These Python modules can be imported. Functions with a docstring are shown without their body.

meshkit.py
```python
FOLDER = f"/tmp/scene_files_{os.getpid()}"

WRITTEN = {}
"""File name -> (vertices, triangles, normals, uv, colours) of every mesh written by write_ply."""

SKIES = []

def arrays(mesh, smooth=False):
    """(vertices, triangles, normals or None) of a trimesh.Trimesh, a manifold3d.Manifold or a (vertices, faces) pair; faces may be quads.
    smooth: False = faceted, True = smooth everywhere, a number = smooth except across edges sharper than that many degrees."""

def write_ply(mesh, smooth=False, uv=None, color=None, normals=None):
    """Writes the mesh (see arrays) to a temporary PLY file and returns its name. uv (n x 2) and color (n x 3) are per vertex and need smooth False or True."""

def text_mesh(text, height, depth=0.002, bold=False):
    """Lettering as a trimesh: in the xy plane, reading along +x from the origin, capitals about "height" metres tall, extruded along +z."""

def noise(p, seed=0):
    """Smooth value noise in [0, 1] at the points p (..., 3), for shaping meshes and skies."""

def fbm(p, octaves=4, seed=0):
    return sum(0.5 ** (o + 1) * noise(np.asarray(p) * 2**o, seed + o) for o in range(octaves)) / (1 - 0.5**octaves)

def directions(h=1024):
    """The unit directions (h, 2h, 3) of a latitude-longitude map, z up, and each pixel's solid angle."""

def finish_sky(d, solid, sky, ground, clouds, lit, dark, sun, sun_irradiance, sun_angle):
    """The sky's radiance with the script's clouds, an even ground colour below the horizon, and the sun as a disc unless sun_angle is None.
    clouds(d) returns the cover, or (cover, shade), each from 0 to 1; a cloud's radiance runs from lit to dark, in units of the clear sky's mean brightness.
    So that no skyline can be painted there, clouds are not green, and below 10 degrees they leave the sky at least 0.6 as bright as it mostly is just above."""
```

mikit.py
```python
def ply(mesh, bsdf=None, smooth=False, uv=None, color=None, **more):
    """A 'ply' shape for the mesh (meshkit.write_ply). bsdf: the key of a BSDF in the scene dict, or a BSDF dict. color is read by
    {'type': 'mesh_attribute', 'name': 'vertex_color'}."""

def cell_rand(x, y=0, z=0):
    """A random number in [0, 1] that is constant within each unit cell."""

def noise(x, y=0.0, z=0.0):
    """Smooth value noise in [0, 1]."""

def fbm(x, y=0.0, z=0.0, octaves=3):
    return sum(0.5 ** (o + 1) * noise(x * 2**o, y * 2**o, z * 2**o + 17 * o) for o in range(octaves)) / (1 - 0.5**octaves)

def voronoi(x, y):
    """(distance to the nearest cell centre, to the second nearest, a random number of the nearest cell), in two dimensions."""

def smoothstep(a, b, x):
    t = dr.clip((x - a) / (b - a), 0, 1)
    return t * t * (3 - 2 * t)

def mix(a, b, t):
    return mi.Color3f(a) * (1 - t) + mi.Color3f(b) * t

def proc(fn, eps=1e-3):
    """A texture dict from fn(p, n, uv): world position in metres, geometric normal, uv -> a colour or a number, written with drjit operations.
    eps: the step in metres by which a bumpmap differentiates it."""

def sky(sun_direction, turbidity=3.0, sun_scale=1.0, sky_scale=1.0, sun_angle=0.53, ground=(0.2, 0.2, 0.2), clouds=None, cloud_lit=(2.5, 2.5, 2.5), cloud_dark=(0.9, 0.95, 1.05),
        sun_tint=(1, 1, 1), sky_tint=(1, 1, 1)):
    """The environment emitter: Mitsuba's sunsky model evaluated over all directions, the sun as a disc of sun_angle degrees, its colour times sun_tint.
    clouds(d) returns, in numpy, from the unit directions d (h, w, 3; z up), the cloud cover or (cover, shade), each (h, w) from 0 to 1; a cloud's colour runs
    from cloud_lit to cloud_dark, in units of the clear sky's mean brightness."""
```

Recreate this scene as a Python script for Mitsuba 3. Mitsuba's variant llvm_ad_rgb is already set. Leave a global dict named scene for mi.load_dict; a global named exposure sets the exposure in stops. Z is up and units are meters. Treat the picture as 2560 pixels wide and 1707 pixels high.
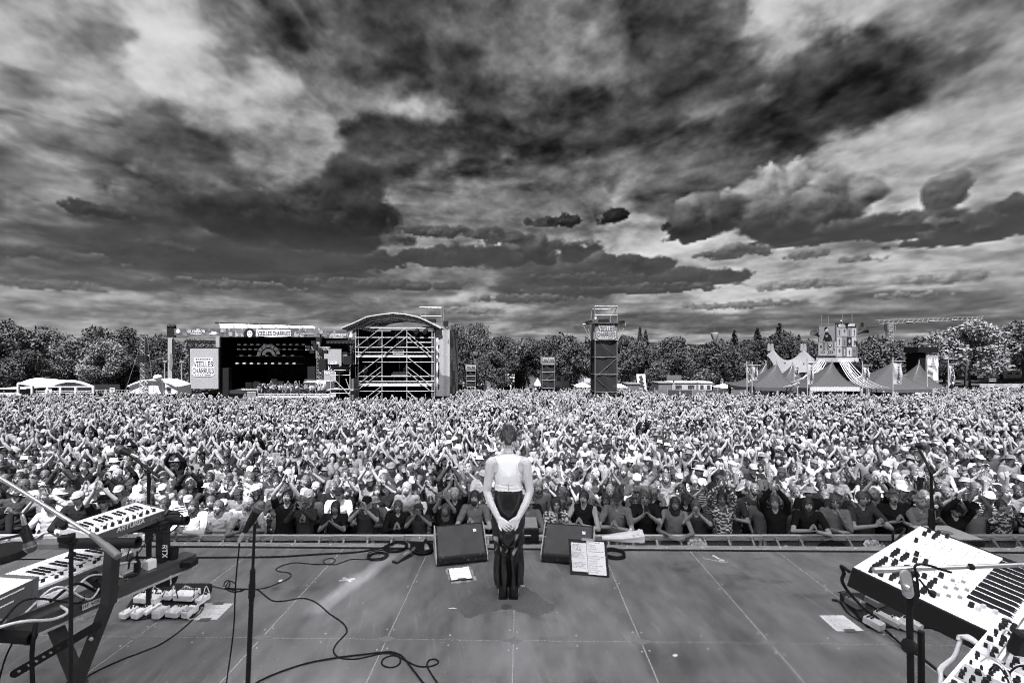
import math, random
import numpy as np, trimesh, manifold3d as m3
import mitsuba as mi, mikit, meshkit
from shapely import geometry as sg, affinity as sa
from scipy.ndimage import gaussian_filter
import drjit as dr
M3, T = m3.Manifold, mi.ScalarTransform4f
scene, labels = {}, {}
# ---------------------------------------------------------------- camera: x right, y away from the stage, z up; the deck is z = 0, the lens 2.4 m above it
FP, EYE = 1175.0, 2.4                       # focal length in pixels of the 2560 pixel wide photograph
scene['camera'] = {'type': 'perspective', 'fov': math.degrees(2 * math.atan(1280 / FP)), 'fov_axis': 'x', 'near_clip': 0.05, 'far_clip': 5000.0,
                   'principal_point_offset_y': -(890 - 853.5) / 1707, 'to_world': T().look_at(origin=[0, 0, EYE], target=[0, 10, EYE], up=[0, 0, 1])}
SUN = (-0.20, -1.0, 1.92)
SUN_SCALE, exposure = 9.6, 0.0
ROOF_Y0, ROOF_Y1 = -8.5, 3.6                 # the roof of the stage the camera stands on
NO_CROWD = []
RAIL_Y0 = 8.55                              # the rail of the crowd barrier
# ---------------------------------------------------------------- sky: a field of clouds over the whole dome
def _az(px, py):
    """azimuth, elevation in degrees of a cloud seen px right of and py above straight ahead (tangent units)"""
    return math.degrees(math.atan2(px, 1.0)), math.degrees(math.atan2(py, math.hypot(px, 1.0)))

# broad tones of the cloud deck: azimuth and elevation (as tangents*1000), spreads, brightness
_TONES = [(-905,717,80,48,.84),(-880,640,50,40,.70),(-1060,760,90,50,.48),(-1040,790,50,30,.36),(-720,640,90,50,.52),(-1110,620,80,60,.55),(-980,570,90,40,.58),
(-640,580,64,50,.68),(-690,500,60,34,.58),(-560,540,60,50,.52),(-520,770,110,50,.40),(-500,690,70,50,.33),(-1010,480,110,50,.48),(-860,470,90,45,.30),(-730,440,100,45,.27),
(-1060,420,90,40,.32),(-1060,350,55,28,.82),(-960,370,70,30,.40),(-980,310,90,30,.50),(-870,330,70,30,.24),(-870,300,60,18,.14),(-700,390,90,40,.33),(-560,430,60,35,.50),(-500,390,60,40,.48),
(-690,310,90,40,.22),(-560,320,80,40,.26),(-640,360,80,25,.24),(-460,310,80,40,.24),(-560,240,80,30,.10),(-470,235,70,35,.07),(-400,280,60,40,.15),(-370,330,55,45,.18),
(-330,440,45,26,.13),(-270,430,60,36,.20),(-250,510,40,45,.60),(-200,500,30,30,.52),(-330,520,60,40,.42),(-400,600,70,60,.35),(-380,720,100,70,.22),(-260,640,100,60,.20),
(-150,560,90,50,.22),(-160,720,90,60,.25),(-100,420,80,50,.14),(-30,650,70,60,.33),(40,520,80,50,.30),(20,750,80,40,.36),(100,430,120,45,.17),(90,610,50,50,.40),(180,640,40,50,.46),
(160,560,60,30,.50),(200,500,70,35,.24),(270,720,70,40,.28),(310,660,90,60,.25),(330,560,90,60,.20),(400,470,80,40,.22),(340,480,40,30,.46),(420,530,25,20,.50),(520,560,90,50,.20),(620,480,100,60,.15),
(470,640,50,35,.47),(560,720,50,30,.60),(620,770,60,30,.70),(690,700,60,35,.56),(720,600,80,40,.24),(820,570,80,40,.28),(860,690,80,50,.52),(980,720,90,60,.50),(1060,640,90,70,.46),(940,560,90,40,.42),
(1000,470,90,60,.58),(820,460,80,40,.62),(700,430,70,30,.56),(900,400,90,30,.60),(1060,400,80,30,.62),(560,400,100,30,.42),(440,390,80,30,.38),(300,380,100,40,.34),(180,350,110,40,.34),
(0,330,120,40,.36),(-90,340,70,30,.52),(-150,300,60,30,.40),(-60,290,70,25,.42),(300,300,40,40,.62),(260,240,60,35,.72),(330,215,60,18,.74),(420,200,60,18,.55),(120,290,60,20,.44),
(-1080,240,90,30,.46),(-960,240,90,25,.34),(-800,230,90,25,.20),(-720,215,60,20,.15),(-1060,190,90,22,.40),(-900,185,110,22,.27),(-740,160,110,20,.30),(-1040,130,120,22,.60),(-900,110,120,20,.56),
(-680,115,110,18,.50),(-480,130,90,14,.34),(-360,145,100,16,.24),(-300,110,100,16,.40),(-210,150,70,14,.36),(-180,195,60,16,.40),(-60,230,30,14,.66),(-40,110,50,16,.64),(30,95,60,14,.50),(-140,85,70,14,.52),(110,120,70,14,.32),
(160,150,90,14,.16),(230,160,60,12,.22),(60,180,60,14,.20),(280,110,70,12,.58),(180,80,100,12,.38),(340,80,80,12,.52),(420,70,90,10,.40),(470,110,60,18,.74),(540,140,60,18,.74),(600,195,70,16,.62),(660,210,60,10,.40),
(700,150,70,20,.62),(800,170,60,18,.78),(900,180,70,18,.58),(1040,180,80,22,.56),(820,125,70,10,.40),(940,115,80,10,.40),(720,100,60,12,.56),(600,90,60,12,.48),(660,115,22,10,.78),(1020,120,70,16,.50),(800,75,100,10,.40),(980,70,110,12,.44)]
# separate cumulus masses in front of the deck: position, half widths, tone of the top, tone of the base, raggedness
_MASSES = [(-660,322,190,64,.36,.17,.8),(-330,330,80,105,.27,.14,.9),(-500,285,210,62,.26,.10,.8),(-420,250,200,48,.17,.05,.8),(-300,300,70,60,.24,.09,1.0),
(560,345,150,62,.66,.40,.8),(690,330,120,48,.56,.30,.8),(430,300,100,62,.44,.14,.85),(600,282,170,52,.42,.08,.8),(800,272,190,40,.36,.07,.8),(1010,280,190,46,.36,.11,.8),(925,340,62,42,.44,.28,.9),(1090,318,80,36,.34,.18,.9),(690,250,300,15,.12,.05,.7),(980,254,220,18,.16,.08,.7),(370,262,60,26,.20,.08,1.2),
(30,215,80,36,.32,.12,1.0),(130,228,95,44,.34,.12,1.0),(230,190,120,30,.32,.13,1.0),(380,165,130,24,.30,.13,1.0),(115,292,40,20,.24,.14,1.3),(215,296,42,24,.20,.12,1.3),(60,285,45,14,.28,.20,1.3),
(-60,210,110,36,.28,.10,1.0),(-200,205,120,26,.26,.10,1.0),(-330,200,110,22,.20,.08,1.0),(-160,262,90,16,.34,.20,1.2),(-20,250,60,20,.30,.18,1.2),(-760,222,130,24,.26,.12,1.0),(-560,215,130,24,.20,.09,1.0),(-430,200,140,28,.16,.07,1.0),
(480,222,95,20,.44,.22,1.1),(630,215,60,12,.46,.30,1.2),(740,205,60,11,.46,.34,1.2),(250,140,230,14,.34,.14,.9),(150,160,160,18,.30,.14,1.0),(-250,150,190,16,.36,.20,.9),(850,128,90,10,.64,.34,1.0),(620,150,130,16,.66,.42,1.0),(900,165,130,20,.66,.44,1.0),
(-870,300,80,20,.26,.12,1.0),(-960,215,140,22,.36,.22,1.0),(-980,150,150,14,.44,.32,1.0),(-600,150,140,13,.40,.26,1.0),(30,120,120,12,.42,.26,1.0),(480,108,140,10,.50,.34,1.0),(-90,95,90,10,.60,.42,1.0)]

def _sky_b(d):
    x, y, z = d[..., 0], d[..., 1], np.maximum(d[..., 2], 0.0)
    az, el = np.degrees(np.arctan2(x, y)), np.degrees(np.arcsin(np.clip(z, 0, 1)))
    fold = lambda a: np.abs((a + 47.0 + 188.0) % 188.0 - 94.0) * -1 + 47.0   # the same kind of sky goes on all round
    q = 1.0 / (z + 0.10)
    pl = np.stack([x * q, y * q, 0 * x], -1)                       # the cloud deck as a plane overhead
    sw = lambda s, k, seed, o: meshkit.fbm(pl * s + k, o, seed) - 0.5
    w1, w2 = sw(1.3, 3.1, 1, 6), sw(1.3, 7.7, 2, 6)
    sph = np.stack([az / 6.0, el / 4.0, 0 * az], -1)               # billows as seen from the side
    wisp = np.stack([(az + el * .9) / 8.0, (el - az * .3) / 2.4, 0 * az], -1)
    b1, b2 = meshkit.fbm(sph, 6, 11) - .5, meshkit.fbm(sph + 31.7, 6, 12) - .5
    b3 = meshkit.fbm(sph * 2.9 + 5.2, 5, 13) - .5
    st = meshkit.fbm(wisp + w1[..., None] * 2.6, 6, 17) - .5
    hi = np.clip((el - 5) / 18, 0, 1)
    fl = np.stack([x * q * 1.7 + w1 * .9 + 9.3, y * q * 1.7 + w2 * .9, 0 * x], -1)
    dn = meshkit.fbm(fl, 6, 23) - .5
    lit = dn - (meshkit.fbm(fl + np.array([.16, .22, 0]), 6, 23) - .5)   # lit flanks of the deck's billows
    waz = np.where(np.abs(az) > 47, fold(az), az)
    wa, we = waz + (w1 * 18 + b1 * 9) * (0.45 + hi * .55), el + (w2 * 10 + b2 * 6.5) * (0.3 + 0.7 * hi)
    zen = .62 + .20 * np.clip((el - 38) / 30, 0, 1)
    num, den = .006 * zen, np.full(az.shape, .006)
    for px, py, rx, ry, b in _TONES:
        a, e = _az(px / 1000, py / 1000)
        a2, _ = _az((px + rx) / 1000, py / 1000)
        _, e2 = _az(px / 1000, (py + ry) / 1000)
        da, de = (wa - a) / max(abs(a2 - a), .5), (we - e) / max(abs(e2 - e), .5)
        g = np.exp(-np.minimum(da * da + de * de, 30) * .95)
        num, den = num + g * b, den + g
    base = num / den
    amp = .25 + .85 * base
    b4 = 1 - np.abs(2 * meshkit.fbm(sph * 1.5 + np.stack([w1, w2, w1], -1) * 1.5 + 3.3, 6, 61) - 1)      # rolls
    pz = np.stack([x * q * 2.6 + w1 * 1.6 + 4.1, y * q * 2.6 + w2 * 1.6, 0 * x], -1)
    e1 = meshkit.fbm(pz, 6, 71)
    e2 = meshkit.fbm(pz + np.array([.11, .16, 0]), 6, 71)
    rim = np.clip((e1 - e2) * 5.5, -1, 1)                                   # lit and shaded flanks of the ragged layers
    lay = np.clip((e1 - .44) / .10, 0, 1); lay = lay * lay * (3 - 2 * lay) - .5  # overlapping layers with an edge
    shp = .35 + .65 * hi
    B = base * 1.02 + .03 + amp * (.62 + .38 * hi) * (st * .50 + b1 * .24 + b3 * .20 + dn * .30 + lit * .70 + (b4 - .82) * .22) + shp * (.25 + base) * (.11 * rim + .09 * lay)
    for i, (px, py, rx, ry, top, bot, rag) in enumerate(_MASSES):
        a, e = _az(px / 1000, py / 1000)
        a2, _ = _az((px + rx) / 1000, py / 1000)
        _, e2 = _az(px / 1000, (py + ry) / 1000)
        ra, re = abs(a2 - a), abs(e2 - e)
        ok = (np.abs(waz - a) < ra * 2) & (np.abs(el - e) < re * 2.8)
        if not ok.any():
            continue
        A, E = waz[ok], el[ok]
        P = np.stack([A / re / 1.25, E / re / .95, 0 * A + 7.3 * i], -1)
        P[..., 0] += b1[ok] * 1.2
        n = meshkit.fbm(P, 6, 40 + i) - .5
        n2 = meshkit.fbm(P + np.array([-.16, .30, 0]), 5, 40 + i) - .5
        da, de = (A - a) / ra, (E - e) / re + b1[ok] * min(1.2, 4 / ra)
        de = np.where(de < 0, de * 1.45, de)
        r = 1 - np.abs(da) ** 2.4 - de * de + n * 3.0 * rag
        al = np.clip(r / .45, 0, 1)
        al = al * al * (3 - 2 * al) * min(1, .55 + .3 * re)
        t = np.clip((de + .80 + n * 1.3) / 1.75, 0, 1)
        tone = bot + (top - bot) * t ** 1.2 + ((n - n2) * 1.15 + b3[ok] * .12) * (top * .7 + .05) + (1 - np.clip(r, 0, 1)) * .06
        B[ok] = B[ok] * (1 - al) + np.maximum(tone, .03) * al
    B = B * (1.04 + b3 * .25) + b3 * .03 
    B = B * (1 - .14 * np.exp(-(el / 7) ** 2))
    B = np.where(B > .62, .62 + .30 * (1 - np.exp(-(B - .62) / .30)), B)
    return np.clip(B, 0.03, .97)

CLOUD_LIT = 2.0 / .108      # a cloud of brightness 1 in units of the clear sky's mean
SUN_TINT = (.84, 1.0, 1.38)             # grey light: the picture is black and white
def clouds(d):
    B = _sky_b(d)
    m = ('nearest', 'wrap')
    B = np.clip(B * 1.03 + .012 + .7 * (B - gaussian_filter(B, 1.3, mode=m)) + .30 * (B - gaussian_filter(B, 6, mode=m)), .025, .97)     # crisp cloud edges
    lin = B ** 2.2
    el = np.degrees(np.arcsin(np.clip(d[..., 2], 0, 1)))
    thr = .61 * np.median(lin[(el >= 10) & (el < 20)])             # towards the horizon the air lifts the darkest cloud bases
    tx = meshkit.fbm(np.stack([np.degrees(np.arctan2(d[..., 0], d[..., 1])) / 5, el / 1.6, 0 * el], -1), 5, 91)
    k = np.clip((17 - el) / 7, 0, 1)
    lin = lin + k * k * (3 - 2 * k) * thr * (.6 + 1.1 * tx) * np.exp(-lin / thr * .8)
    return np.ones(lin.shape), 1 - lin * (1.0 / 2.0)
scene['sky'] = mikit.sky(SUN, turbidity=3, sun_scale=SUN_SCALE, sun_angle=1.2, ground=(.12, .12, .12), clouds=clouds, cloud_lit=(CLOUD_LIT,) * 3, cloud_dark=(0, 0, 0), sun_tint=SUN_TINT)
# ---------------------------------------------------------------- helpers
def P(px, py, z=0.0):
    """the point at height z above the deck that a pixel of the photograph shows"""
    y = FP * (EYE - z) / (py - 890)
    return np.array([(px - 1280) / FP * y, y, z])
def Q(px, py, y):
    """the point at distance y"""
    return np.array([(px - 1280) / FP * y, y, EYE - (py - 890) / FP * y])
def ground_z(x, y):
    g = 4.35 + np.clip(np.asarray(y, float) - 8.5, 0, 75) * .033
    rise = np.clip(np.asarray(x, float) - 48, 0, 60) * .05 * np.clip((np.asarray(y, float) - 40) / 20, 0, 1)
    far = np.clip(np.asarray(y, float) - 135, 0, 500)
    return EYE - g + rise + far * .012
BS = {}
def mat(val, rough=None, metal=0.0, key=None, **more):
    """a plain grey material, defined once"""
    k = key or f'grey_{int(round(val * 1000)):03d}' + (f'_r{int(rough * 100)}' if rough is not None else '') + (f'_m{int(metal * 100)}' if metal else '')
    if k not in scene:
        c = {'type': 'rgb', 'value': [val] * 3}
        b = {'type': 'diffuse', 'reflectance': c} if rough is None else {'type': 'principled', 'base_color': c, 'roughness': rough, 'metallic': metal, **more}
        scene[k] = {'type': 'twosided', 'b': b}
    return k
def pmat(key, fn, rough=None, metal=0.0, bump=None, bscale=0.0, **more):
    c = mikit.proc(fn)
    b = {'type': 'diffuse', 'reflectance': c} if rough is None else {'type': 'principled', 'base_color': c, 'roughness': rough, 'metallic': metal, **more}
    if bump is not None:
        b = {'type': 'bumpmap', 'arbitrary': mikit.proc(bump), 'scale': bscale, 'b': b}
    scene[key] = {'type': 'twosided', 'b': b}
    return key
def join(*ms):
    vs, fs, n = [], [], 0
    for m in ms:
        v, f = (m.vertices, m.faces) if hasattr(m, 'faces') else m
        f = np.asarray(f, int)
        if f.shape[1] == 4:
            f = np.vstack([f[:, [0, 1, 2]], f[:, [0, 2, 3]]])
        vs.append(np.asarray(v, float)); fs.append(f + n); n += len(v)
    return np.vstack(vs), np.vstack(fs)
def rotz(a):
    c, s = math.cos(a), math.sin(a)
    return np.array([[c, -s, 0], [s, c, 0], [0, 0, 1.0]])
def rotx(a):
    c, s = math.cos(a), math.sin(a)
    return np.array([[1.0, 0, 0], [0, c, -s], [0, s, c]])
def roty(a):
    c, s = math.cos(a), math.sin(a)
    return np.array([[c, 0, s], [0, 1.0, 0], [-s, 0, c]])
def mv(m, t=(0, 0, 0), R=None, s=1.0):
    v, f = (m.vertices, m.faces) if hasattr(m, 'faces') else m
    v = np.asarray(v, float) * s
    if R is not None:
        v = v @ np.asarray(R).T
    return v + np.asarray(t, float), f
_CB = np.array([[x, y, z] for x in (-.5, .5) for y in (-.5, .5) for z in (-.5, .5)])
_CF = np.array([[0, 1, 3, 2], [4, 6, 7, 5], [0, 4, 5, 1], [2, 3, 7, 6], [0, 2, 6, 4], [1, 5, 7, 3]])
def box(c, s, R=None, ch=0.0):
    """a box with centre c and size s; ch chamfers its edges"""
    s = np.asarray(s, float)
    if ch:
        h = s / 2
        pts = np.array([[sx * (h[0] - (k != 0) * ch), sy * (h[1] - (k != 1) * ch), sz * (h[2] - (k != 2) * ch)] for sx in (-1, 1) for sy in (-1, 1) for sz in (-1, 1) for k in range(3)])
        hm = M3.hull_points(pts.astype(np.float32)).to_mesh()
        v, f = hm.vert_properties[:, :3].astype(float), hm.tri_verts
    else:
        v, f = _CB * s, _CF
    return mv((v, f), c, R)
def hexa(b4, t4):
    """a block from four base corners and four top corners, both going round the same way"""
    return np.vstack([b4, t4]).astype(float), np.array([[3, 2, 1, 0], [4, 5, 6, 7], [0, 1, 5, 4], [1, 2, 6, 5], [2, 3, 7, 6], [3, 0, 4, 7]])
def tube(pts, r, n=8, cap=True):
    """a tube along a polyline, radius a number or one per point"""
    p = np.asarray(pts, float)
    t = np.gradient(p, axis=0); t /= np.linalg.norm(t, axis=1, keepdims=True) + 1e-12
    up = np.array([0, 0, 1.0]) if abs(t[0, 2]) < .9 else np.array([1.0, 0, 0])
    a = np.cross(t[0], up); a /= np.linalg.norm(a)
    A = []
    for k in range(len(p)):
        a = a - t[k] * (a @ t[k]); a = a / (np.linalg.norm(a) + 1e-12); A.append(a)
    A = np.array(A); B = np.cross(t, A)
    an = np.arange(n) * 2 * np.pi / n
    rr = np.broadcast_to(r, (len(p),))[:, None, None]
    v = (p[:, None] + rr * (np.cos(an)[None, :, None] * A[:, None] + np.sin(an)[None, :, None] * B[:, None])).reshape(-1, 3)
    i, j = np.meshgrid(np.arange(len(p) - 1), np.arange(n), indexing='ij')
    q = np.stack([i * n + j, i * n + (j + 1) % n, (i + 1) * n + (j + 1) % n, (i + 1) * n + j], -1).reshape(-1, 4)
    f = np.vstack([q[:, [0, 1, 2]], q[:, [0, 2, 3]]])
    if cap:
        e = (len(p) - 1) * n
        f = np.vstack([f, [[0, k + 1, k] for k in range(1, n - 1)], [[e, e + k, e + k + 1] for k in range(1, n - 1)]])
    return v, f
def bar(a, b, r, n=6):
    return tube([a, b], r, n)
def bars(segs, r, n=6):
    return join(*[bar(a, b, r, n) for a, b in segs])
def beam(a, b, w, h, up=(0, 0, 1)):
    """a rectangular bar from a to b"""
    a, b = np.asarray(a, float), np.asarray(b, float)
    d = b - a; L = np.linalg.norm(d); d /= L
    x = np.cross(d, up); x /= np.linalg.norm(x); z = np.cross(x, d)
    return mv((_CB * [w, L, h], _CF), (a + b) / 2, np.stack([x, d, z], 1))
def lathe(prof, n=24, c=(0, 0, 0), R=None, s=(1, 1)):
    """a solid turned about z from a list of (radius, height)"""
    pr = np.asarray(prof, float); an = np.arange(n) * 2 * np.pi / n
    v = np.stack([pr[:, None, 0] * np.cos(an) * s[0], pr[:, None, 0] * np.sin(an) * s[1], np.repeat(pr[:, 1:2], n, 1)], -1).reshape(-1, 3)
    i, j = np.meshgrid(np.arange(len(pr) - 1), np.arange(n), indexing='ij')
    q = np.stack([i * n + j, i * n + (j + 1) % n, (i + 1) * n + (j + 1) % n, (i + 1) * n + j], -1).reshape(-1, 4)
    f = np.vstack([q[:, [0, 1, 2]], q[:, [0, 2, 3]]])
    e = (len(pr) - 1) * n
    f = np.vstack([f, [[0, k + 1, k] for k in range(1, n - 1)], [[e, e + k, e + k + 1] for k in range(1, n - 1)]])
    return mv((v, f), c, R)
def cyl(a, b, r, n=14):
    return tube([a, b], r, n)
def sheet(o, u, v, nu=1, nv=1, fn=None, th=0.0):
    """a grid sheet from corner o along u and v, moved by fn(s, t, points); th gives it a back"""
    o, u, v = (np.asarray(k, float) for k in (o, u, v))
    s, t = np.meshgrid(np.linspace(0, 1, nu + 1), np.linspace(0, 1, nv + 1), indexing='ij')
    p = o + s[..., None] * u + t[..., None] * v
    if fn is not None:
        p = fn(s, t, p)
    p = p.reshape(-1, 3)
    i, j = np.meshgrid(np.arange(nu), np.arange(nv), indexing='ij')
    a = (i * (nv + 1) + j).ravel()
    q = np.stack([a, a + nv + 1, a + nv + 2, a + 1], 1)
    if th:
        nrm = np.cross(u, v); nrm /= np.linalg.norm(nrm)
        N = len(p)
        ring = [i * (nv + 1) for i in range(nu + 1)] + [nu * (nv + 1) + j for j in range(1, nv + 1)] + [i * (nv + 1) + nv for i in range(nu - 1, -1, -1)] + [j for j in range(nv - 1, 0, -1)]
        side = [[a, b, b + N, a + N] for a, b in zip(ring, ring[1:] + ring[:1])]
        return np.vstack([p, p - nrm * th]), np.vstack([q, q[:, ::-1] + N, np.array(side)[:, ::-1]])
    return p, q
def flat(poly, z0, z1, R=None, t=(0, 0, 0)):
    """a polygon (list of xy or shapely) extruded from z0 to z1"""
    g = poly if hasattr(poly, 'geom_type') else sg.Polygon(poly)
    gs = [k for k in getattr(g, 'geoms', [g]) if k.geom_type == 'Polygon' and k.area > 1e-9]
    return mv(mv(join(*[trimesh.creation.extrude_polygon(k, z1 - z0, engine='earcut') for k in gs]), (0, 0, z0)), t, R)
_TX = {}
def text(s, h, bold=False, depth=.002):
    k = (s, h, bold, depth)
    if k not in _TX:
        m = meshkit.text_mesh(s, h, depth, bold)
        v = np.array(m.vertices); v[:, 0] -= (v[:, 0].min() + v[:, 0].max()) / 2
        _TX[k] = (v, np.array(m.faces))
    return _TX[k]
UP = np.array([[1, 0, 0], [0, 0, -1], [0, 1, 0.0]])       # turns a drawing in xy to stand upright, facing -y (the camera)
def spline(pts, n=8):
    """a smooth curve through the points"""
    p = np.asarray(pts, float); p = np.vstack([2 * p[0] - p[1], p, 2 * p[-1] - p[-2]])
    t = np.linspace(0, 1, n, endpoint=False)[:, None]
    out = [0.5 * (2 * p[k] + (p[k + 1] - p[k - 1]) * t + (2 * p[k - 1] - 5 * p[k] + 4 * p[k + 1] - p[k + 2]) * t ** 2 + (3 * p[k] - p[k - 1] - 3 * p[k + 1] + p[k + 2]) * t ** 3) for k in range(1, len(p) - 2)]
    return np.vstack(out + [p[-2:-1]])
ORDW = ['first', 'second', 'third', 'fourth', 'fifth', 'sixth', 'seventh', 'eighth', 'ninth', 'tenth']
_used = {}
def num(name):
    n = _used.get(name, 0); _used[name] = n + 1
    return name if n == 0 else f'{name}_{n:03d}'
def thing(name, label, cat, group=None):
    k = num(name); labels[k] = {'label': label, 'category': cat}
    if group:
        labels[k]['group'] = group
    return k
def put(key, mesh, m, smooth=False, label=None, color=None, **more):
    """one entry of the scene: a thing's only mesh, or a part (holder__part)"""
    if '__' in key:
        key = num(key)
    scene[key] = mikit.ply(mesh, m, smooth=smooth, color=color, **more)
    if label:
        labels[key] = {'label': label}
    return key
def one(name, label, cat, mesh, m, smooth=False, group=None, **more):
    k = thing(name, label, cat, group); put(k, mesh, m, smooth, **more)
    return k
def struct(name, mesh=None, m=None, smooth=False):
    labels[name] = {'kind': 'structure', 'label': name.replace('_', ' ')}
    if mesh is not None:
        put(name, mesh, m, smooth)
    return name
# ---------------------------------------------------------------- the setting: field, stage deck, roof of this stage
def _grass(p, n, uv):
    f = mikit.fbm(p.x * .9, p.y * .9, 0, 4)
    far = mikit.smoothstep(120, 170, p.y)
    return mi.Color3f((.5 - .32 * far) * (.05 + .10 * f + .05 * mikit.noise(p.x * 9, p.y * 9)))
pmat('trodden_grass', _grass)
def _field():
    xs = np.unique(np.concatenate([np.linspace(-900, -130, 20), np.linspace(-130, 130, 66), np.linspace(130, 900, 20)]))
    ys = np.unique(np.concatenate([np.linspace(-60, 6, 8), np.linspace(6, 140, 60), np.linspace(140, 900, 24)]))
    X, Y = np.meshgrid(xs, ys, indexing='ij')
    Z = ground_z(X, Y)
    hill = np.clip((Y - 230) / 300, 0, 1) ** 1.3 * (11 + 3 * np.sin(X * .006 + 1) + 2 * np.sin(X * .017)) * (Y > 230)
    v = np.stack([X, Y, Z + hill], -1).reshape(-1, 3)
    n = len(ys); i, j = np.meshgrid(np.arange(len(xs) - 1), np.arange(n - 1), indexing='ij')
    a = (i * n + j).ravel()
    return v, np.stack([a, a + n, a + n + 1, a + 1], 1)
struct('ground', _field(), 'trodden_grass', True)
# deck panels 1.074 m wide in aluminium frames
def _ply(p, n, uv):
    a = mikit.fbm(p.x * 1.3, p.y * 1.3, 0, 4); b = mikit.fbm(p.x * 9 + 4, p.y * 3.5, 2, 3)
    hexs = dr.sin(p.x * 400) * dr.sin(p.y * 400 + p.x * 120)
    worn = mikit.smoothstep(.50, .66, mikit.fbm(p.x * .9 + 3.7, p.y * .9 + 1.2, 5, 4)) * mikit.smoothstep(6.0, 2.6, p.y) * mikit.smoothstep(-1.5, .2, p.x)
    pan = mikit.cell_rand(dr.floor(p.x / 1.074 + .01 * p.y), dr.floor((p.y - 3.97 + p.x * .017) / 2.1), 4)
    g = (.138 + .085 * (a - .5) + .03 * (pan - .5)) + .095 * (b - .5) + .018 * hexs
    sc = mikit.smoothstep(.80, .86, mikit.noise(p.x * 60 + p.y * 14, p.y * 3 - p.x * 2)) * mikit.smoothstep(.5, .7, mikit.noise(p.x * 2.1, p.y * 2.1, 7))
    speck = 1.1 * mikit.smoothstep(.955, .975, mikit.noise(p.x * 55, p.y * 55, 3))
    g = g * (1 - .50 * worn * (.55 + .9 * mikit.noise(p.x * 130, p.y * 130))) + .025 * sc + .10 * speck
    scf = mikit.smoothstep(.58, .76, mikit.fbm(p.x * 3.1, p.y * 7.0, 11, 4)) * mikit.smoothstep(.55, .7, mikit.noise(p.x * .8, p.y * .8, 21))
    return mi.Color3f(dr.maximum(g - .03 * scf, .03))
def _plyb(p, n, uv):
    return dr.sin(p.x * 380) * dr.sin(p.y * 380 + p.x * 100) * .5 + mikit.noise(p.x * 90, p.y * 90)
def _plyr(p, n, uv):
    return .34 + .25 * mikit.fbm(p.x * 3, p.y * 3, 1, 3)
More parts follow.
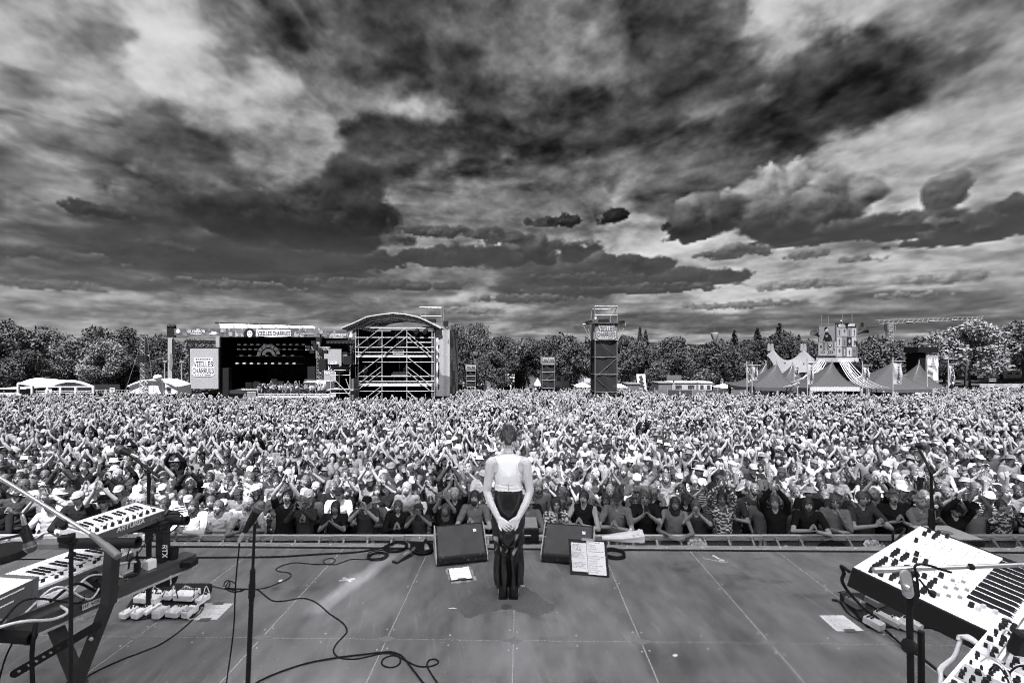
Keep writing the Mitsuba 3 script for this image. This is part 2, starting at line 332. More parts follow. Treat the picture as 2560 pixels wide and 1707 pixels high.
scene['deck_ply'] = {'type': 'twosided', 'b': {'type': 'bumpmap', 'arbitrary': mikit.proc(_plyb), 'scale': .0006,
                     'b': {'type': 'principled', 'base_color': mikit.proc(_ply), 'roughness': mikit.proc(_plyr), 'specular': .5}}}
mat(.55, .38, .6, key='aluminium'); mat(.010, .6, key='black_rubber', specular=.2); mat(.008, key='black_cloth'); mat(.30, .35, .8, key='steel'); mat(.75, key='white_paper')
PW, EDGE, SEAM, DYAW = 1.074, 5.82, 3.97, -1.0
DK = T().translate([.012, 4, 0]).rotate([0, 0, 1], DYAW).translate([0, -4, 0])
DKM = np.array(DK.matrix)
def dk(m):
    return mv(m, DKM[:3, 3], DKM[:3, :3])
struct('stage_floor', dk(join(box((0, (EDGE - 7.2) / 2, -.0495), (PW * 20, EDGE + 7.2, .1)))), 'aluminium')
for r_, (y0, y1) in enumerate([(SEAM, EDGE), (SEAM - 2.1, SEAM), (SEAM - 4.2, SEAM - 2.1), (SEAM - 6.3, SEAM - 4.2), (SEAM - 8.4, SEAM - 6.3)]):
    pd = mikit.ply(box((0, (y0 + y1) / 2, -.002), (PW - .008, y1 - y0 - .003, .008), ch=.0015), 'deck_ply')
    for c_ in range(-9, 9):
        scene[num('stage_floor__panel')] = {**pd, 'to_world': DK @ T().translate([(c_ + .5) * PW, 0, 0])}
pm = flat([(-.085, 0), (0, -.048), (.085, 0), (0, .048)], .0, .0045)
pm = (pm[0], pm[1])
for c_ in range(-6, 7):
    k = num('stage_floor__corner_plate')
    scene[k] = {**mikit.ply(pm, mat(.19, .4, .3)), 'to_world': DK @ T().translate([c_ * PW, SEAM, .0])}
scr = np.random.default_rng(3)
sm = [lathe([(.0001, .0055), (.007, .005), (.008, .0025)][::-1], 7, (c_ * PW + ox, SEAM + oy, 0)) for c_ in range(-9, 10) for ox, oy in ((.03, .13), (-.03, .13), (.03, -.13), (-.03, -.13), (.03, 1.0), (-.03, .9), (.53, .07), (.53, -.07), (.03, -.9), (-.03, -1.1))]
sm = [mv(m, (scr.uniform(-.01, .01), scr.uniform(-.02, .02), 0)) for m in sm]
put('stage_floor__screw', dk(join(*sm)), mat(.6, .4, .5)); labels['stage_floor__screw'] = {'kind': 'stuff', 'label': 'small bright screws in the deck panels'}
# edge: a black gap, an aluminium nosing with screws, a black skirt down to the pit
put('stage_floor__edge_nosing', dk(join(box((0, EDGE + .098, .004), (PW * 20, .105, .02), ch=.003), box((0, EDGE + .149, -.05), (PW * 20, .012, .12)))), pmat('worn_aluminium', lambda p, n, uv: mi.Color3f(.20 + .16 * mikit.fbm(p.x * 6, p.y * 20, p.z * 20, 3)), .45, .3))
put('stage_floor__edge_gap', dk(box((0, EDGE + .022, .0022), (PW * 20, .038, .010))), 'black_rubber')
put('stage_floor__edge_screw', dk(join(*[lathe([(.014, .012), (.014, .017), (.006, .0175), (.0055, .0145)], 10, (x_ * .47 + scr.uniform(-.02, .02), EDGE + .095, 0)) for x_ in range(-20, 21)])), mat(.7, .3, .6)); labels['stage_floor__edge_screw'] = {'kind': 'stuff', 'label': 'washered screws along the stage edge'}
put('stage_floor__skirt', dk(sheet((-10.6, EDGE + .13, -.04), (21.2, 0, 0), (0, 0, -1.95), 240, 1, lambda s, t, p: p + np.stack([0 * s, .03 * np.sin(s * 300), 0 * s], -1))), 'black_cloth')
# the roof over this stage, its towers and rear screen (unseen, behind and above the camera; roof edge shaped for its shade)
def _arch(x):
    return 7.7 + .7 * math.cos(min(abs(x) / 10.5, 1) * math.pi / 2)
xs_ = np.linspace(-10.5, 10.5, 29)
prof = [(x, _arch(x)) for x in xs_]
top_ = np.array([[x, ROOF_Y1 + 1.6 * (1 - (x / 10.5) ** 2) + .07 * x, z] for x, z in prof]); bot_ = np.array([[x, ROOF_Y0, z] for x, z in prof])
n_ = len(prof)
def bot_top(a, b, n):
    return np.vstack([a, b]), np.array([[i, i + 1, n + i + 1, n + i] for i in range(n - 1)])
scene['roof_membrane'] = {'type': 'principledthin', 'base_color': {'type': 'rgb', 'value': [.92] * 3}, 'roughness': .8, 'diff_trans': 1.68, 'spec_trans': 0.0}  # translucency set high so the roof fills the stage with soft light
gap_ = 10                                                # the membrane panel slit to throw a streak of sun on the deck
keep_ = [i for i in range(n_ - 1) if i != gap_]
V_, F_ = bot_top(top_, bot_, n_)
struct('stage_roof', (V_, F_[keep_]), 'roof_membrane')
gx0, gx1 = xs_[gap_], xs_[gap_ + 1]
gp = sg.Polygon([(gx0, ROOF_Y0), (gx1, ROOF_Y0), (gx1, top_[gap_ + 1][1]), (gx0, top_[gap_][1])])
for a_, b_, w_ in (((-2.72, .12), (-2.60, .46), .035), ((-2.575, .54), (-2.47, .86), .045), ((-2.43, .98), (-2.34, 1.28), .045)):
    gp = gp.difference(sg.LineString([a_, b_]).buffer(w_))
tv_, tf_ = trimesh.creation.triangulate_polygon(gp, engine='earcut')
tv_ = np.column_stack([tv_, np.interp(tv_[:, 0], [gx0, gx1], [_arch(gx0), _arch(gx1)])])
put('stage_roof__slit_panel', (tv_, tf_), 'roof_membrane')
put('stage_roof__tower', join(*[box((sx * 10.7, y_, 2.85), (.45, .45, 9.5)) for sx in (-1, 1) for y_ in (ROOF_Y0 + .5, ROOF_Y1 - .6)]), 'aluminium')
put('stage_roof__rear_screen', box((0, ROOF_Y0 - .1, 2.9), (21, .15, 9.4)), mat(.10))
# ---------------------------------------------------------------- people: figure 1.72 m tall, facing -y, feet at z = 0
def ell(c, r, seg=10, R=None):
    m = M3.sphere(1.0, seg).scale([float(k) for k in np.broadcast_to(r, (3,))])
    if R is not None:
        m = m.transform(np.hstack([np.asarray(R, float), [[0], [0], [0]]]))
    return m.translate([float(k) for k in c])
def hull(*bs):
    return M3.batch_hull(list(bs))
def chain(pts, rs, seg=10):
    s = [ell(p, r, seg) for p, r in zip(pts, rs)]
    return [hull(a, b) for a, b in zip(s, s[1:])]
def union(ms):
    return M3.batch_boolean(list(ms), m3.OpType.Add)
def arr(m):
    k = m.to_mesh()
    return k.vert_properties[:, :3].astype(float), k.tri_verts.astype(int)
def solid(v, f):
    f = np.asarray(f, int)
    if f.shape[1] == 4:
        f = np.vstack([f[:, [0, 1, 2]], f[:, [0, 2, 3]]])
    return M3(m3.Mesh(np.asarray(v, np.float32), np.asarray(f, np.uint32)))
def smoothed(m, it=8, ln=None):
    v, f = arr(m.refine_to_length(ln) if ln else m)
    t = trimesh.Trimesh(v, f, process=True)
    trimesh.smoothing.filter_taubin(t, iterations=it)
    return np.array(t.vertices), np.array(t.faces)
HC, TILT = np.array([0, -.035, 1.605]), rotx(math.radians(-9))       # head centre; heads look up at the stage a little
def head_solid(nl=22, nm=26, mouth=0.0):
    """a head as a closed skin: skull, brow, eye sockets, nose, mouth, chin"""
    u = np.linspace(-np.pi, np.pi, nm, endpoint=False); u = u - .55 * np.sin(u)      # more columns at the face (u = 0)
    w = np.linspace(0, np.pi, nl + 1)[1:-1]
    U, W = np.meshgrid(u, w)
    x, y, z = np.sin(W) * np.sin(U), -np.sin(W) * np.cos(U), np.cos(W)
    dn = np.clip(-z, 0, 1)
    fr = np.clip(-y, 0, 1)
    X, Y, Z = x * .077 * (1 - .30 * dn ** 1.3), y * .097 * (1 - .05 * dn) - .012 * dn * fr, z * .120
    g = lambda cx, cz, sx, sz: np.exp(-((X - cx) / sx) ** 2 - ((Z - cz) / sz) ** 2) * fr
    Y = Y - .024 * g(0, -.018, .012, .022) - .008 * g(0, .012, .009, .02) + .010 * (g(.031, .010, .017, .013) + g(-.031, .010, .017, .013)) - .006 * (g(.03, .033, .024, .010) + g(-.03, .033, .024, .010)) - .004 * g(0, -.066, .024, .012) - .008 * g(0, -.1, .026, .016) + mouth * .012 * g(0, -.062, .017, .010)
    v = np.vstack([np.stack([X, Y, Z], -1).reshape(-1, 3), [[0, 0, .120], [0, -.01, -.120]]])
    n, f = nm, []
    for i in range(nl - 2):
        for j in range(n):
            k = (j + 1) % n
            f += [[i * n + j, (i + 1) * n + j, (i + 1) * n + k], [i * n + j, (i + 1) * n + k, i * n + k]]
    t, b = len(v) - 2, len(v) - 1
    f += [[t, j, (j + 1) % n] for j in range(n)] + [[b, (nl - 2) * n + (j + 1) % n, (nl - 2) * n + j] for j in range(n)]
    return solid(v, f)
def hd(p):
    """a point given from the head's centre, in body space"""
    return TILT @ np.asarray(p, float) + HC
def to_head(m):
    return m.transform(np.hstack([TILT, HC[:, None]]))
ARMS = {  # pose: for each side (elbow, wrist, hand direction, palm normal); the left side mirrors x unless given
 'clap': (((.27, -.14, 1.14), (.055, -.36, 1.26), (-.25, -.45, .85), (-1, 0, 0)),) * 2,
 'clap_up': (((.245, -.24, 1.36), (.065, -.34, 1.58), (-.25, -.05, .95), (-1, 0, 0)),) * 2,
 'clap_top': (((.21, -.14, 1.66), (.06, -.18, 1.89), (-.2, 0, 1), (-1, 0, 0)),) * 2,
 'arms_up': (((.33, -.10, 1.58), (.34, -.16, 1.84), (.08, -.08, 1), (0, -1, .1)),) * 2,
 'one_up': (((.29, -.10, 1.60), (.25, -.18, 1.86), (-.05, -.05, 1), (0, -1, .1)), ((.27, -.04, 1.14), (.22, -.20, .95), (0, -.3, -1), (-1, 0, 0))),
 'reach': (((.34, -.2, 1.52), (.42, -.34, 1.74), (.3, -.3, .9), (0, -1, .2)), ((.25, -.18, 1.14), (.05, -.34, 1.22), (-.4, -.4, .8), (-1, 0, 0))),
 'lean': (((.30, -.24, 1.16), (.13, -.47, 1.19), (-.75, -.5, -.1), (0, 0, -1)),) * 2,
 'lean_clap': (((.30, -.30, 1.17), (.06, -.50, 1.28), (-.3, -.4, .8), (-1, 0, 0)),) * 2,
 'phone': (((.23, -.26, 1.24), (.055, -.40, 1.42), (-.3, -.05, .95), (-1, 0, 0)),) * 2,
 'phone_up': (((.24, -.22, 1.48), (.05, -.33, 1.70), (-.2, -.05, .95), (-1, 0, 0)), ((.26, -.02, 1.13), (.20, -.2, .98), (0, -.3, -1), (-1, 0, 0))),
 'down': (((.26, .02, 1.12), (.23, -.12, .88), (0, -.2, -1), (-1, 0, 0)),) * 2,
 'chin': (((.20, -.24, 1.18), (.05, -.20, 1.43), (-.3, .25, .9), (-1, 0, 0)), ((.26, -.12, 1.12), (-.02, -.26, 1.14), (-1, -.1, .1), (0, 0, -1))),
}
def hand(w, d, n, side, seg=6, curl=.25, k=1.0):
    """palm, four fingers of unequal length and a thumb leaving the side of the palm"""
    w, d, n = (np.asarray(q, float) for q in (w, d, n))
    d = d / np.linalg.norm(d); n = n - d * (n @ d); n /= np.linalg.norm(n); a = np.cross(d, n) * side
    a = a if True else -a
    at = lambda f, s, o=0.0: w + d * f * k + a * s * k + n * o * k
    out = [hull(*[ell(at(f, s), .014 * k, seg) for f, s in ((.0, -.018), (.0, .018), (.085, -.036), (.09, .034))])]
    for s, ln in ((-.033, .062), (-.011, .078), (.011, .084), (.032, .074)):
        out += chain([at(.085, s), at(.085 + ln * .55, s * 1.15, .012 * curl), at(.085 + ln, s * 1.2, .05 * curl)], [.0105 * k, .0095 * k, .0075 * k], seg)
    out += chain([at(.022, .022), at(.060, .056, .014), at(.095, .062, .022)], [.013 * k, .0115 * k, .009 * k], seg)
    return out
def limbs(pose):
    for side, (e, w, d, n) in zip((1, -1), ARMS[pose]):
        fx = np.array([side, 1, 1.0])
        yield side, np.array([.185, 0, 1.425]) * fx, np.array(e) * fx, np.array(w) * fx, np.array(d) * fx, np.array(n) * fx
def torso(g=0.0, seg=10, bottom=.93, fat=1.0):
    b = lambda c, r: ell(c, (np.array(r) + g) * [fat, fat, 1], seg)
    hips, waist, chest, sh = b((0, .01, bottom + .02), (.165, .115, .06)), b((0, .0, 1.10), (.145, .105, .09)), b((0, .005, 1.29), (.165, .118, .10)), [b((s * .165, .01, 1.415), (.05, .055, .045)) for s in (1, -1)]
    nk = b((0, .012, 1.455), (.062, .062, .03))
    return [hull(hips, waist), hull(waist, chest), hull(chest, *sh), hull(*sh, nk)]
def body(pose, lod=0, mouth=0.0, fat=1.0):
    seg = (12, 8, 6)[lod]
    ms = torso(0, seg, fat=fat) + [hull(ell((0, .012, 1.44), (.058, .06, .03), seg), ell(hd((0, .022, -.05)), (.052, .055, .04), seg))]
    ms.append(to_head(head_solid(*((30, 38), (14, 16), (9, 10))[lod], mouth)))
    if lod < 2:
        ms += [ell(hd((s * .078, .008, -.005)), (.012, .024, .034), 6) for s in (1, -1)]
    for side, s, e, w, d, n in limbs(pose):
        ms += chain([s, e, w], [.052 * fat, .041 * fat, .029], seg)
        if lod == 0:
            ms += hand(w, d, n, side, 6)
        else:
            d = d / np.linalg.norm(d)
            ms.append(hull(ell(w, .03, 6), ell(w + d * .10, (.045, .03, .04), 6), ell(w + d * .165, .02, 6)))
    if lod < 2:
        for s in (1, -1):
            ms += chain([(s * .09, .01, .93), (s * .10, 0, .52), (s * .105, .02, .10)], [.095, .062, .045], 8)
            ms.append(hull(ell((s * .105, .03, .045), .045, 8), ell((s * .12, -.15, .03), (.045, .05, .03), 8)))
    return arr(union(ms))
def skin_color(v, tone, mouth=0.0, brow=.12):
    """flesh, with the darker lips, brows and eyes of a face; eye spots include painted socket shade"""
    h = (v - HC) @ TILT
    c = np.full(len(v), tone)
    c *= .93 + .14 * meshkit.noise(v * 23.0)
    face = h[:, 1] < -.04
    eye = face & ((np.abs(np.abs(h[:, 0]) - .031) < .0125) & (np.abs(h[:, 2] - .010) < .0085))
    brw = face & ((np.abs(np.abs(h[:, 0]) - .031) < .020) & (np.abs(h[:, 2] - .030) < .009))
    lip = face & ((h[:, 0] / .024) ** 2 + ((h[:, 2] + .064) / (.008 + .008 * mouth)) ** 2 < 1)
    c[brw] = brow; c[eye] = .05; c[lip] = tone * (.38 if mouth < .5 else .08)
    return np.repeat(c[:, None], 3, 1)
def top_solid(pose, sleeve, seg=10, fat=1.0, grow=.016, long=False):
    ms = torso(grow, seg, .86 if long else .93, fat)
    for side, s, e, w, d, n in limbs(pose):
        if sleeve == 'short':
            ms += [hull(ell(s, .068 * fat, seg), ell(s + (e - s) * .62, .064 * fat, seg))]
        elif sleeve == 'long':
            ms += chain([s, e, e + (w - e) * .93], [.068 * fat, .056 * fat, .043], seg)
    m = union(ms)
    neck = hull(ell((0, -.03, 1.50), (.068, .062, .02), seg), ell((0, -.075, 1.42), (.035, .05, .02), seg))
    return m - neck
def trousers(seg=8):
    ms = [hull(ell((0, .01, .96), (.172, .125, .05), seg), ell((.085, .01, .88), (.10, .12, .06), seg), ell((-.085, .01, .88), (.10, .12, .06), seg))]
    for s in (1, -1):
        ms += chain([(s * .09, .01, .90), (s * .10, 0, .52), (s * .105, .02, .12)], [.108, .078, .065], seg)
    return arr(union(ms))
def _R(m):
    v, f = arr(to_head(m.refine_to_length(.022)) if ROUGH_HAIR else to_head(m))
    if ROUGH_HAIR:
        n = trimesh.Trimesh(v, f, process=False).vertex_normals; v = v + n * ((meshkit.noise(v * [95, 95, 38]) - .45) * .020)[:, None]
    return v, f
ROUGH_HAIR = True
def hair(style, seg=14):
    cut = hull(ell((0, -.080, -.006), (.056, .075, .054), seg), ell((0, -.075, -.09), (.062, .09, .06), seg))
    cap = ell((0, .012, .026), (.092, .108, .120), seg)
    low = M3.cube([.5, .5, .3], True).translate([0, 0, -.205])
    if style == 'short':
        m = (cap - cut) - low - hull(ell((0, -.09, -.03), (.1, .09, .04), 8), ell((0, -.05, -.09), (.1, .08, .04), 8))
    elif style == 'receding':
        m = ell((0, .012, .008), (.084, .101, .095), seg) - hull(ell((0, -.08, .02), (.1, .08, .10), seg), ell((0, .0, .14), (.055, .10, .05), seg)) - low
    elif style == 'curly':
        rng = np.random.default_rng(5); ps = [cap - cut]
        for _ in range(26):
            q = rng.normal(size=3); q /= np.linalg.norm(q)
            if q[2] > -.3 and not (q[1] < -.25 and q[2] < .55):
                ps.append(ell(q * [.088, .104, .118] + [0, .01, .03], .036, 6))
        m = union(ps) - cut
    elif style in ('bob', 'long'):
        zl = -.10 if style == 'bob' else -.24
        drape = hull(ell((0, .022, -.01), (.090, .088, .08), seg), ell((0, .045, zl), (.092 if style == 'bob' else .105, .058, .03), seg)) - hull(ell((0, -.10, .0), (.055, .085, .06), seg), ell((0, -.11, -.28), (.060, .095, .06), seg))
        m = union([cap - cut, drape]) - cut
    elif style == 'bun':
        m = union([cap - cut - low, ell((0, .05, .135), (.042, .042, .036), 10)])
    else:                                                    # tied back
        m = union([cap - cut - low, hull(ell((0, .105, .02), .03, 8), ell((.03, .13, -.14), .02, 8))])
    return _R(m)
def hat(kind, n=18):
    if kind == 'cap':
        m = join(lathe([(.092, .035), (.093, .06), (.086, .10), (.062, .135), (.025, .148), (.001, .15)], n, (0, .008, -.008), s=(1, 1.13)),
                 mv(flat(sg.Point(0, 0).buffer(.075, 8).intersection(sg.box(-.1, -.1, .1, .02)), -.004, .004), (0, -.095, .036), rotx(.28), [1, 1.15, 1]))
    elif kind == 'bucket':
        m = lathe([(.135, .028), (.094, .052), (.086, .115), (.070, .128), (.001, .13)], n, s=(1, 1.1))
    elif kind == 'beanie':
        m = lathe([(.090, .010), (.094, .03), (.092, .07), (.075, .115), (.04, .14), (.001, .147)], n, (0, .012, 0), s=(1, 1.14))
    elif kind == 'hood':
        m = arr(ell((0, .02, .015), (.108, .125, .15), 14) - hull(ell((0, -.10, -.01), (.068, .09, .095), 12), ell((0, -.10, -.10), (.07, .1, .06), 12)) - ell((0, 0, -.01), (.085, .105, .125), 12))
    else:                                                    # brimmed hat
        m = lathe([(.165, .048), (.160, .040), (.092, .050), (.089, .060), (.084, .12), (.065, .135), (.03, .128), (.001, .125)], n, s=(1, 1.12))
    v, f = m
    return v @ TILT.T + HC, f
def glasses():
    v = join(*[arr(ell((s * .031, -.097, .012), (.022, .008, .0145), 8)) for s in (1, -1)], box((0, -.099, .016), (.02, .006, .006)), *[beam((s * .055, -.092, .016), (s * .079, 0, .012), .004, .008) for s in (1, -1)])
    return v[0] @ TILT.T + HC, v[1]
def scarf_beard():
    return _R(hull(ell((0, -.060, -.085), (.052, .045, .045), 10), ell((0, -.075, -.060), (.045, .03, .02), 10)) - ell((0, -.105, -.060), (.020, .03, .008), 8) - ell((0, -.098, -.022), (.04, .05, .03), 8))
# ---------------------------------------------------------------- the performer, seen from behind (local: +y is the way she faces)
mat(.56, .55, key='performer_skin', specular=.3)
mat(.88, key='white_jersey')
scene['black_satin'] = {'type': 'twosided', 'b': {'type': 'principled', 'base_color': {'type': 'rgb', 'value': [.006] * 3}, 'roughness': .20, 'specular': 1.0}}
mat(.008, .25, key='shoe_leather')
def performer():
    O = np.array([-.036, 4.69, 0.0])
    k = thing('person', 'person in white tank top and long black satin skirt, hands clasped behind back', 'person')
    pl = lambda m: mv(m, O)
    E = lambda c, r: ell(c, r, 16)
    ms = [hull(E((0, 0, .90), (.135, .10, .05)), E((0, .0, 1.05), (.115, .085, .05))), hull(E((0, 0, 1.05), (.115, .085, .05)), E((0, 0, 1.22), (.138, .095, .07))),
          hull(E((0, 0, 1.22), (.138, .095, .07)), *[E((s * .10, -.01, 1.345), (.075, .062, .05)) for s in (1, -1)]), hull(*[E((s * .10, -.01, 1.345), (.075, .062, .05)) for s in (1, -1)], E((0, .0, 1.405), (.055, .05, .03)))]
    ms += [hull(E((0, .0, 1.40), (.052, .05, .03)), E((0, .035, 1.50), (.046, .05, .04)))]
    ms += [hull(E((s * .10, -.01, 1.345), (.06, .055, .045)), E((s * .170, -.01, 1.338), (.052, .052, .056))) for s in (1, -1)]
    ms += [hull(E((s * .05, -.005, 1.40), (.04, .042, .03)), E((s * .17, -.01, 1.362), (.035, .04, .03))) for s in (1, -1)]
    ms += [E((s * .098, -.046, 1.285), (.05, .030, .075)) for s in (1, -1)]                                    # shoulder blades
    hR = rotx(math.radians(-32))
    h = ell((0, 0, 0), (.074, .094, .112), 20)
    h = union([h, ell((0, .035, -.075), (.05, .055, .045), 14), ell((0, .10, -.02), (.012, .018, .02), 8)] + [ell((s * .074, .0, -.01), (.011, .022, .032), 10) for s in (1, -1)])
    HP = np.array([0, .062, 1.560])
    ms.append(h.transform(np.hstack([hR, HP[:, None]])))
    for s in (1, -1):
        sh, el, wr = (s * .176, -.015, 1.330), (s * .214, -.045, 1.065), (s * .088, -.185, .835)
        ms += chain([sh, (s * .192, -.03, 1.20), el], [.054, .047, .039], 14)
        ms += chain([el, (s * .175, -.10, .97), wr], [.039, .037, .026], 14)
        w, d, n = np.array(wr), np.array([-s * .80, -.18, -.62]), np.array([0, -1.0, .25])
        d = d / np.linalg.norm(d); n = n - d * (n @ d); n /= np.linalg.norm(n); a = np.cross(d, n) * s
        lay = -.012 if s > 0 else .016
        at = lambda f, q, o=0.0: w + d * f + a * q + n * (o + lay * min(f / .07, 1))
        ms.append(hull(*[ell(at(f, q), r, 10) for f, q, r in ((0, -.014, .02), (0, .014, .02), (.07, -.032, .014), (.075, .030, .014))]))
        for i, (q, ln) in enumerate(((-.030, .058), (-.010, .074), (.010, .078), (.029, .066))):
            ms += chain([at(.07, q), at(.07 + ln * .45, q * 1.1, .010), at(.07 + ln * .78, q * 1.12, -.002), at(.07 + ln, q * 1.1, -.014)], [.0105, .0098, .009, .0078], 8)
        ms += chain([at(.015, -.020), at(.045, -.050, .01), at(.078, -.060, .012)], [.0135, .012, .009], 8)
    for s in (1, -1):
        ms += chain([(s * .07, 0, .90), (s * .062, .0, .50), (s * .055, .0, .12)], [.085, .055, .038], 12)
        ms.append(hull(E((s * .055, .0, .06), .036), E((s * .06, .12, .035), (.035, .05, .025))))
    v, f = smoothed(union(ms), 6, .016)
    put(k + '__body', pl((v, f)), 'performer_skin', True)
    # tank top
    g = .009
    tm = [hull(E((0, 0, 1.02), (.140 + g, .098 + g, .03)), E((0, 0, 1.13), (.128 + g, .094 + g, .05))), hull(E((0, 0, 1.13), (.122 + g, .094 + g, .05)), E((0, 0, 1.22), (.142 + g, .100 + g, .07))),
          hull(E((0, 0, 1.22), (.142 + g, .100 + g, .07)), *[E((s * .10, -.01, 1.345), (.075 + g, .064 + g, .05 + g)) for s in (1, -1)]), hull(*[E((s * .10, -.01, 1.345), (.075 + g, .064 + g, .05 + g)) for s in (1, -1)], E((0, .0, 1.408), (.056 + g, .052 + g, .028)))] 
    t = union(tm).refine_to_length(.012)
    t = t - M3.cube([1, 1, .4], True).translate([0, 0, .875]) - hull(ell((0, .0, 1.47), (.072, .075, .035), 20), ell((0, .05, 1.50), (.08, .09, .06), 20))
    cuts = [hull(ell((s * .195, -.02, 1.315), (.102, .3, .108), 36), ell((s * .30, -.02, 1.32), (.11, .3, .14), 24)) for s in (1, -1)]
    for c in cuts:
        t = t - c
    v, f = arr(t)
    fold = np.exp(-((v[:, 2] - 1.115) / .04) ** 2) * .005 * np.sin(v[:, 2] * 210 + v[:, 0] * 14) * (v[:, 1] < 0)
    v[:, 1] -= fold
    put(k + '__tank_top', pl((v, f)), 'white_jersey', 40)
    # skirt
    nz, nt = 120, 144
    zs = np.linspace(1.085, .115, nz); th = np.arange(nt) * 2 * np.pi / nt
    wz = np.interp(zs, [.115, .25, .45, .60, .75, .90, 1.0, 1.085], [.112, .122, .136, .152, .166, .163, .148, .134])
    dz = np.interp(zs, [.115, .25, .45, .60, .75, .90, 1.0, 1.085], [.085, .092, .10, .115, .128, .128, .112, .102])
    Z, TH = np.meshgrid(zs, th, indexing='ij')
    X, Y = np.cos(TH) * wz[:, None], np.sin(TH) * dz[:, None]
    back = np.clip(-np.sin(TH) * 1.4 + .2, 0, 1)
    low = np.clip((.74 - Z) / .12, 0, 1)
    nz_ = meshkit.fbm(np.stack([X * 9, Y * 9, Z * 4], -1), 3, 5) - .5
    vf = .024 * np.sin(TH * 9 + nz_ * 5 + (Z - .4) * 2.2) + .011 * np.sin(TH * 17 + nz_ * 8 - Z * 5)          # long falls
    uf = .027 * np.sin(46 * (Z - 2.4 * X ** 2 / .16 * .5) + nz_ * 5 + np.sign(X) * .8) * np.exp(-((Z - .56) / .13) ** 2)     # hanging swags below the hands
    rad = low * (vf * np.clip((.62 - Z) / .3, .15, 1)) + back * uf + .004 * nz_ * 2
    rad = rad - .018 * low * np.exp(-(X / .022) ** 2) * back * np.clip((.62 - Z) / .2, 0, 1)                       # fall between the legs
    hem = np.clip((.2 - Z) / .09, 0, 1)
    rad += hem * .010 * np.sin(TH * 7 + 2)
    X, Y = X + np.cos(TH) * rad, Y + np.sin(TH) * rad
    v = np.stack([X, Y, Z], -1).reshape(-1, 3)
    i, j = np.meshgrid(np.arange(nz - 1), np.arange(nt), indexing='ij')
    q = np.stack([i * nt + j, (i + 1) * nt + j, (i + 1) * nt + (j + 1) % nt, i * nt + (j + 1) % nt], -1).reshape(-1, 4)
    put(k + '__skirt', pl((v, q)), 'black_satin', True)
    # cowl of cloth lifted in the clasped hands
    def cowl(s, t, p):
        x = (s - .5) * 2
        ztop = .715 + .235 * np.abs(x) ** 1.7
        y = -.118 - .085 * (1 - x ** 2) * (1 - .55 * t) - .008 * np.sin(t * 9 + x * 3)
        xx = x * (.158 - .02 * t)
        z = ztop - t * (.15 - .05 * np.abs(x)) + .006 * np.sin(x * 11)
        yy = y * np.sqrt(np.clip(1 - (xx / .19) ** 2, .1, 1)) - .0
        return np.stack([xx, yy, z], -1)
    put(k + '__skirt_cowl', pl(sheet((0, 0, 0), (1, 0, 0), (0, 0, -1), 40, 14, cowl, .006)), 'black_satin', True)
    put(k + '__waistband', pl(lathe([(.137, 1.02), (.140, 1.022), (.139, 1.062), (.136, 1.064)], 48, s=(1, .78))), mat(.012, .5))
    # hair: gathered up in a loose knot, with strands
    rg = np.random.default_rng(8)
    hm = union([ell((0, -.010, .026), (.086, .104, .108), 24), hull(ell((0, -.08, .0), (.055, .03, .06), 14), ell((0, -.07, -.07), (.032, .03, .03), 12)), ell((-.01, -.075, .085), (.044, .042, .040), 16), ell((.02, -.05, .11), (.03, .03, .026), 12)]) - ell((0, .11, -.02), (.085, .07, .10), 18) - M3.cube([.4, .4, .3], True).translate([0, .0, -.235])
    hm = hm.transform(np.hstack([hR, HP[:, None]]))
    v, f = arr(hm.refine_to_length(.010))
    n = trimesh.Trimesh(v, f, process=False).vertex_normals
    v = v + n * ((meshkit.noise(np.stack([v[:, 0] * 150, v[:, 1] * 60, v[:, 2] * 26], -1)) - .5) * .016)[:, None]
    put(k + '__hair', pl((v, f)), mat(.035, .45, key='performer_hair'), True)
    st = []
    for _ in range(420):
        a = rg.uniform(0, 2 * np.pi); u = rg.uniform(-.2, 1)
        b = np.array([math.cos(a) * math.sqrt(1 - u * u) * .084, math.sin(a) * math.sqrt(1 - u * u) * .10 - .01, u * .108 + .02])
        if b[1] > .05 and b[2] < .06:
            continue
        d = b / np.linalg.norm(b) * rg.uniform(.012, .042) + rg.normal(size=3) * .016
        st.append(tube(spline([b * .97, b + d * .5 + rg.normal(size=3) * .006, b + d + np.array([0, 0, -.014])], 3), [.0017] * 7, 3, False))
    for s in (1, -1):
        for _ in range(9):
            b = np.array([s * .06 + rg.normal() * .01, -.05, -.07])
            st.append(tube(spline([b, b + [s * .02, -.02, -.035], b + [s * rg.uniform(.02, .09), -.03, rg.uniform(-.10, -.04)]], 3), [.0011] * 7, 3, False))
    v, f = join(*st)
    put(k + '__hair_strand', pl((v @ hR.T + HP, f)), mat(.13, .45), True)
    labels[k + '__hair_strand'] = {'kind': 'stuff', 'label': 'loose wisps of hair'}
    for s in (1, -1):
        b = union([hull(ell((s * .052, -.015, .035), (.042, .05, .035), 14), ell((s * .056, .10, .03), (.044, .05, .03), 14), ell((s * .060, .18, .022), (.036, .05, .022), 14)), hull(ell((s * .052, -.015, .06), (.043, .05, .05), 14), ell((s * .052, .0, .125), (.044, .05, .02), 14))]) - M3.cube([1, 1, .2], True).translate([0, 0, -.1])
        put(k + '__shoe', pl(arr(b)), 'shoe_leather', 50)
        put(k + '__shoe_sole', pl(flat(sg.Polygon([(s * .052 - .030, -.045), (s * .052 + .030, -.045), (s * .064 + .030, .19), (s * .064 - .02, .2)]).buffer(.016), .001, .014)), 'black_rubber')
        put(k + '__shoe_buckle', pl(box((s * .098 if s > 0 else -.097, -.02, .075), (.006, .03, .05), ch=.002)), mat(.7, .3, .5))
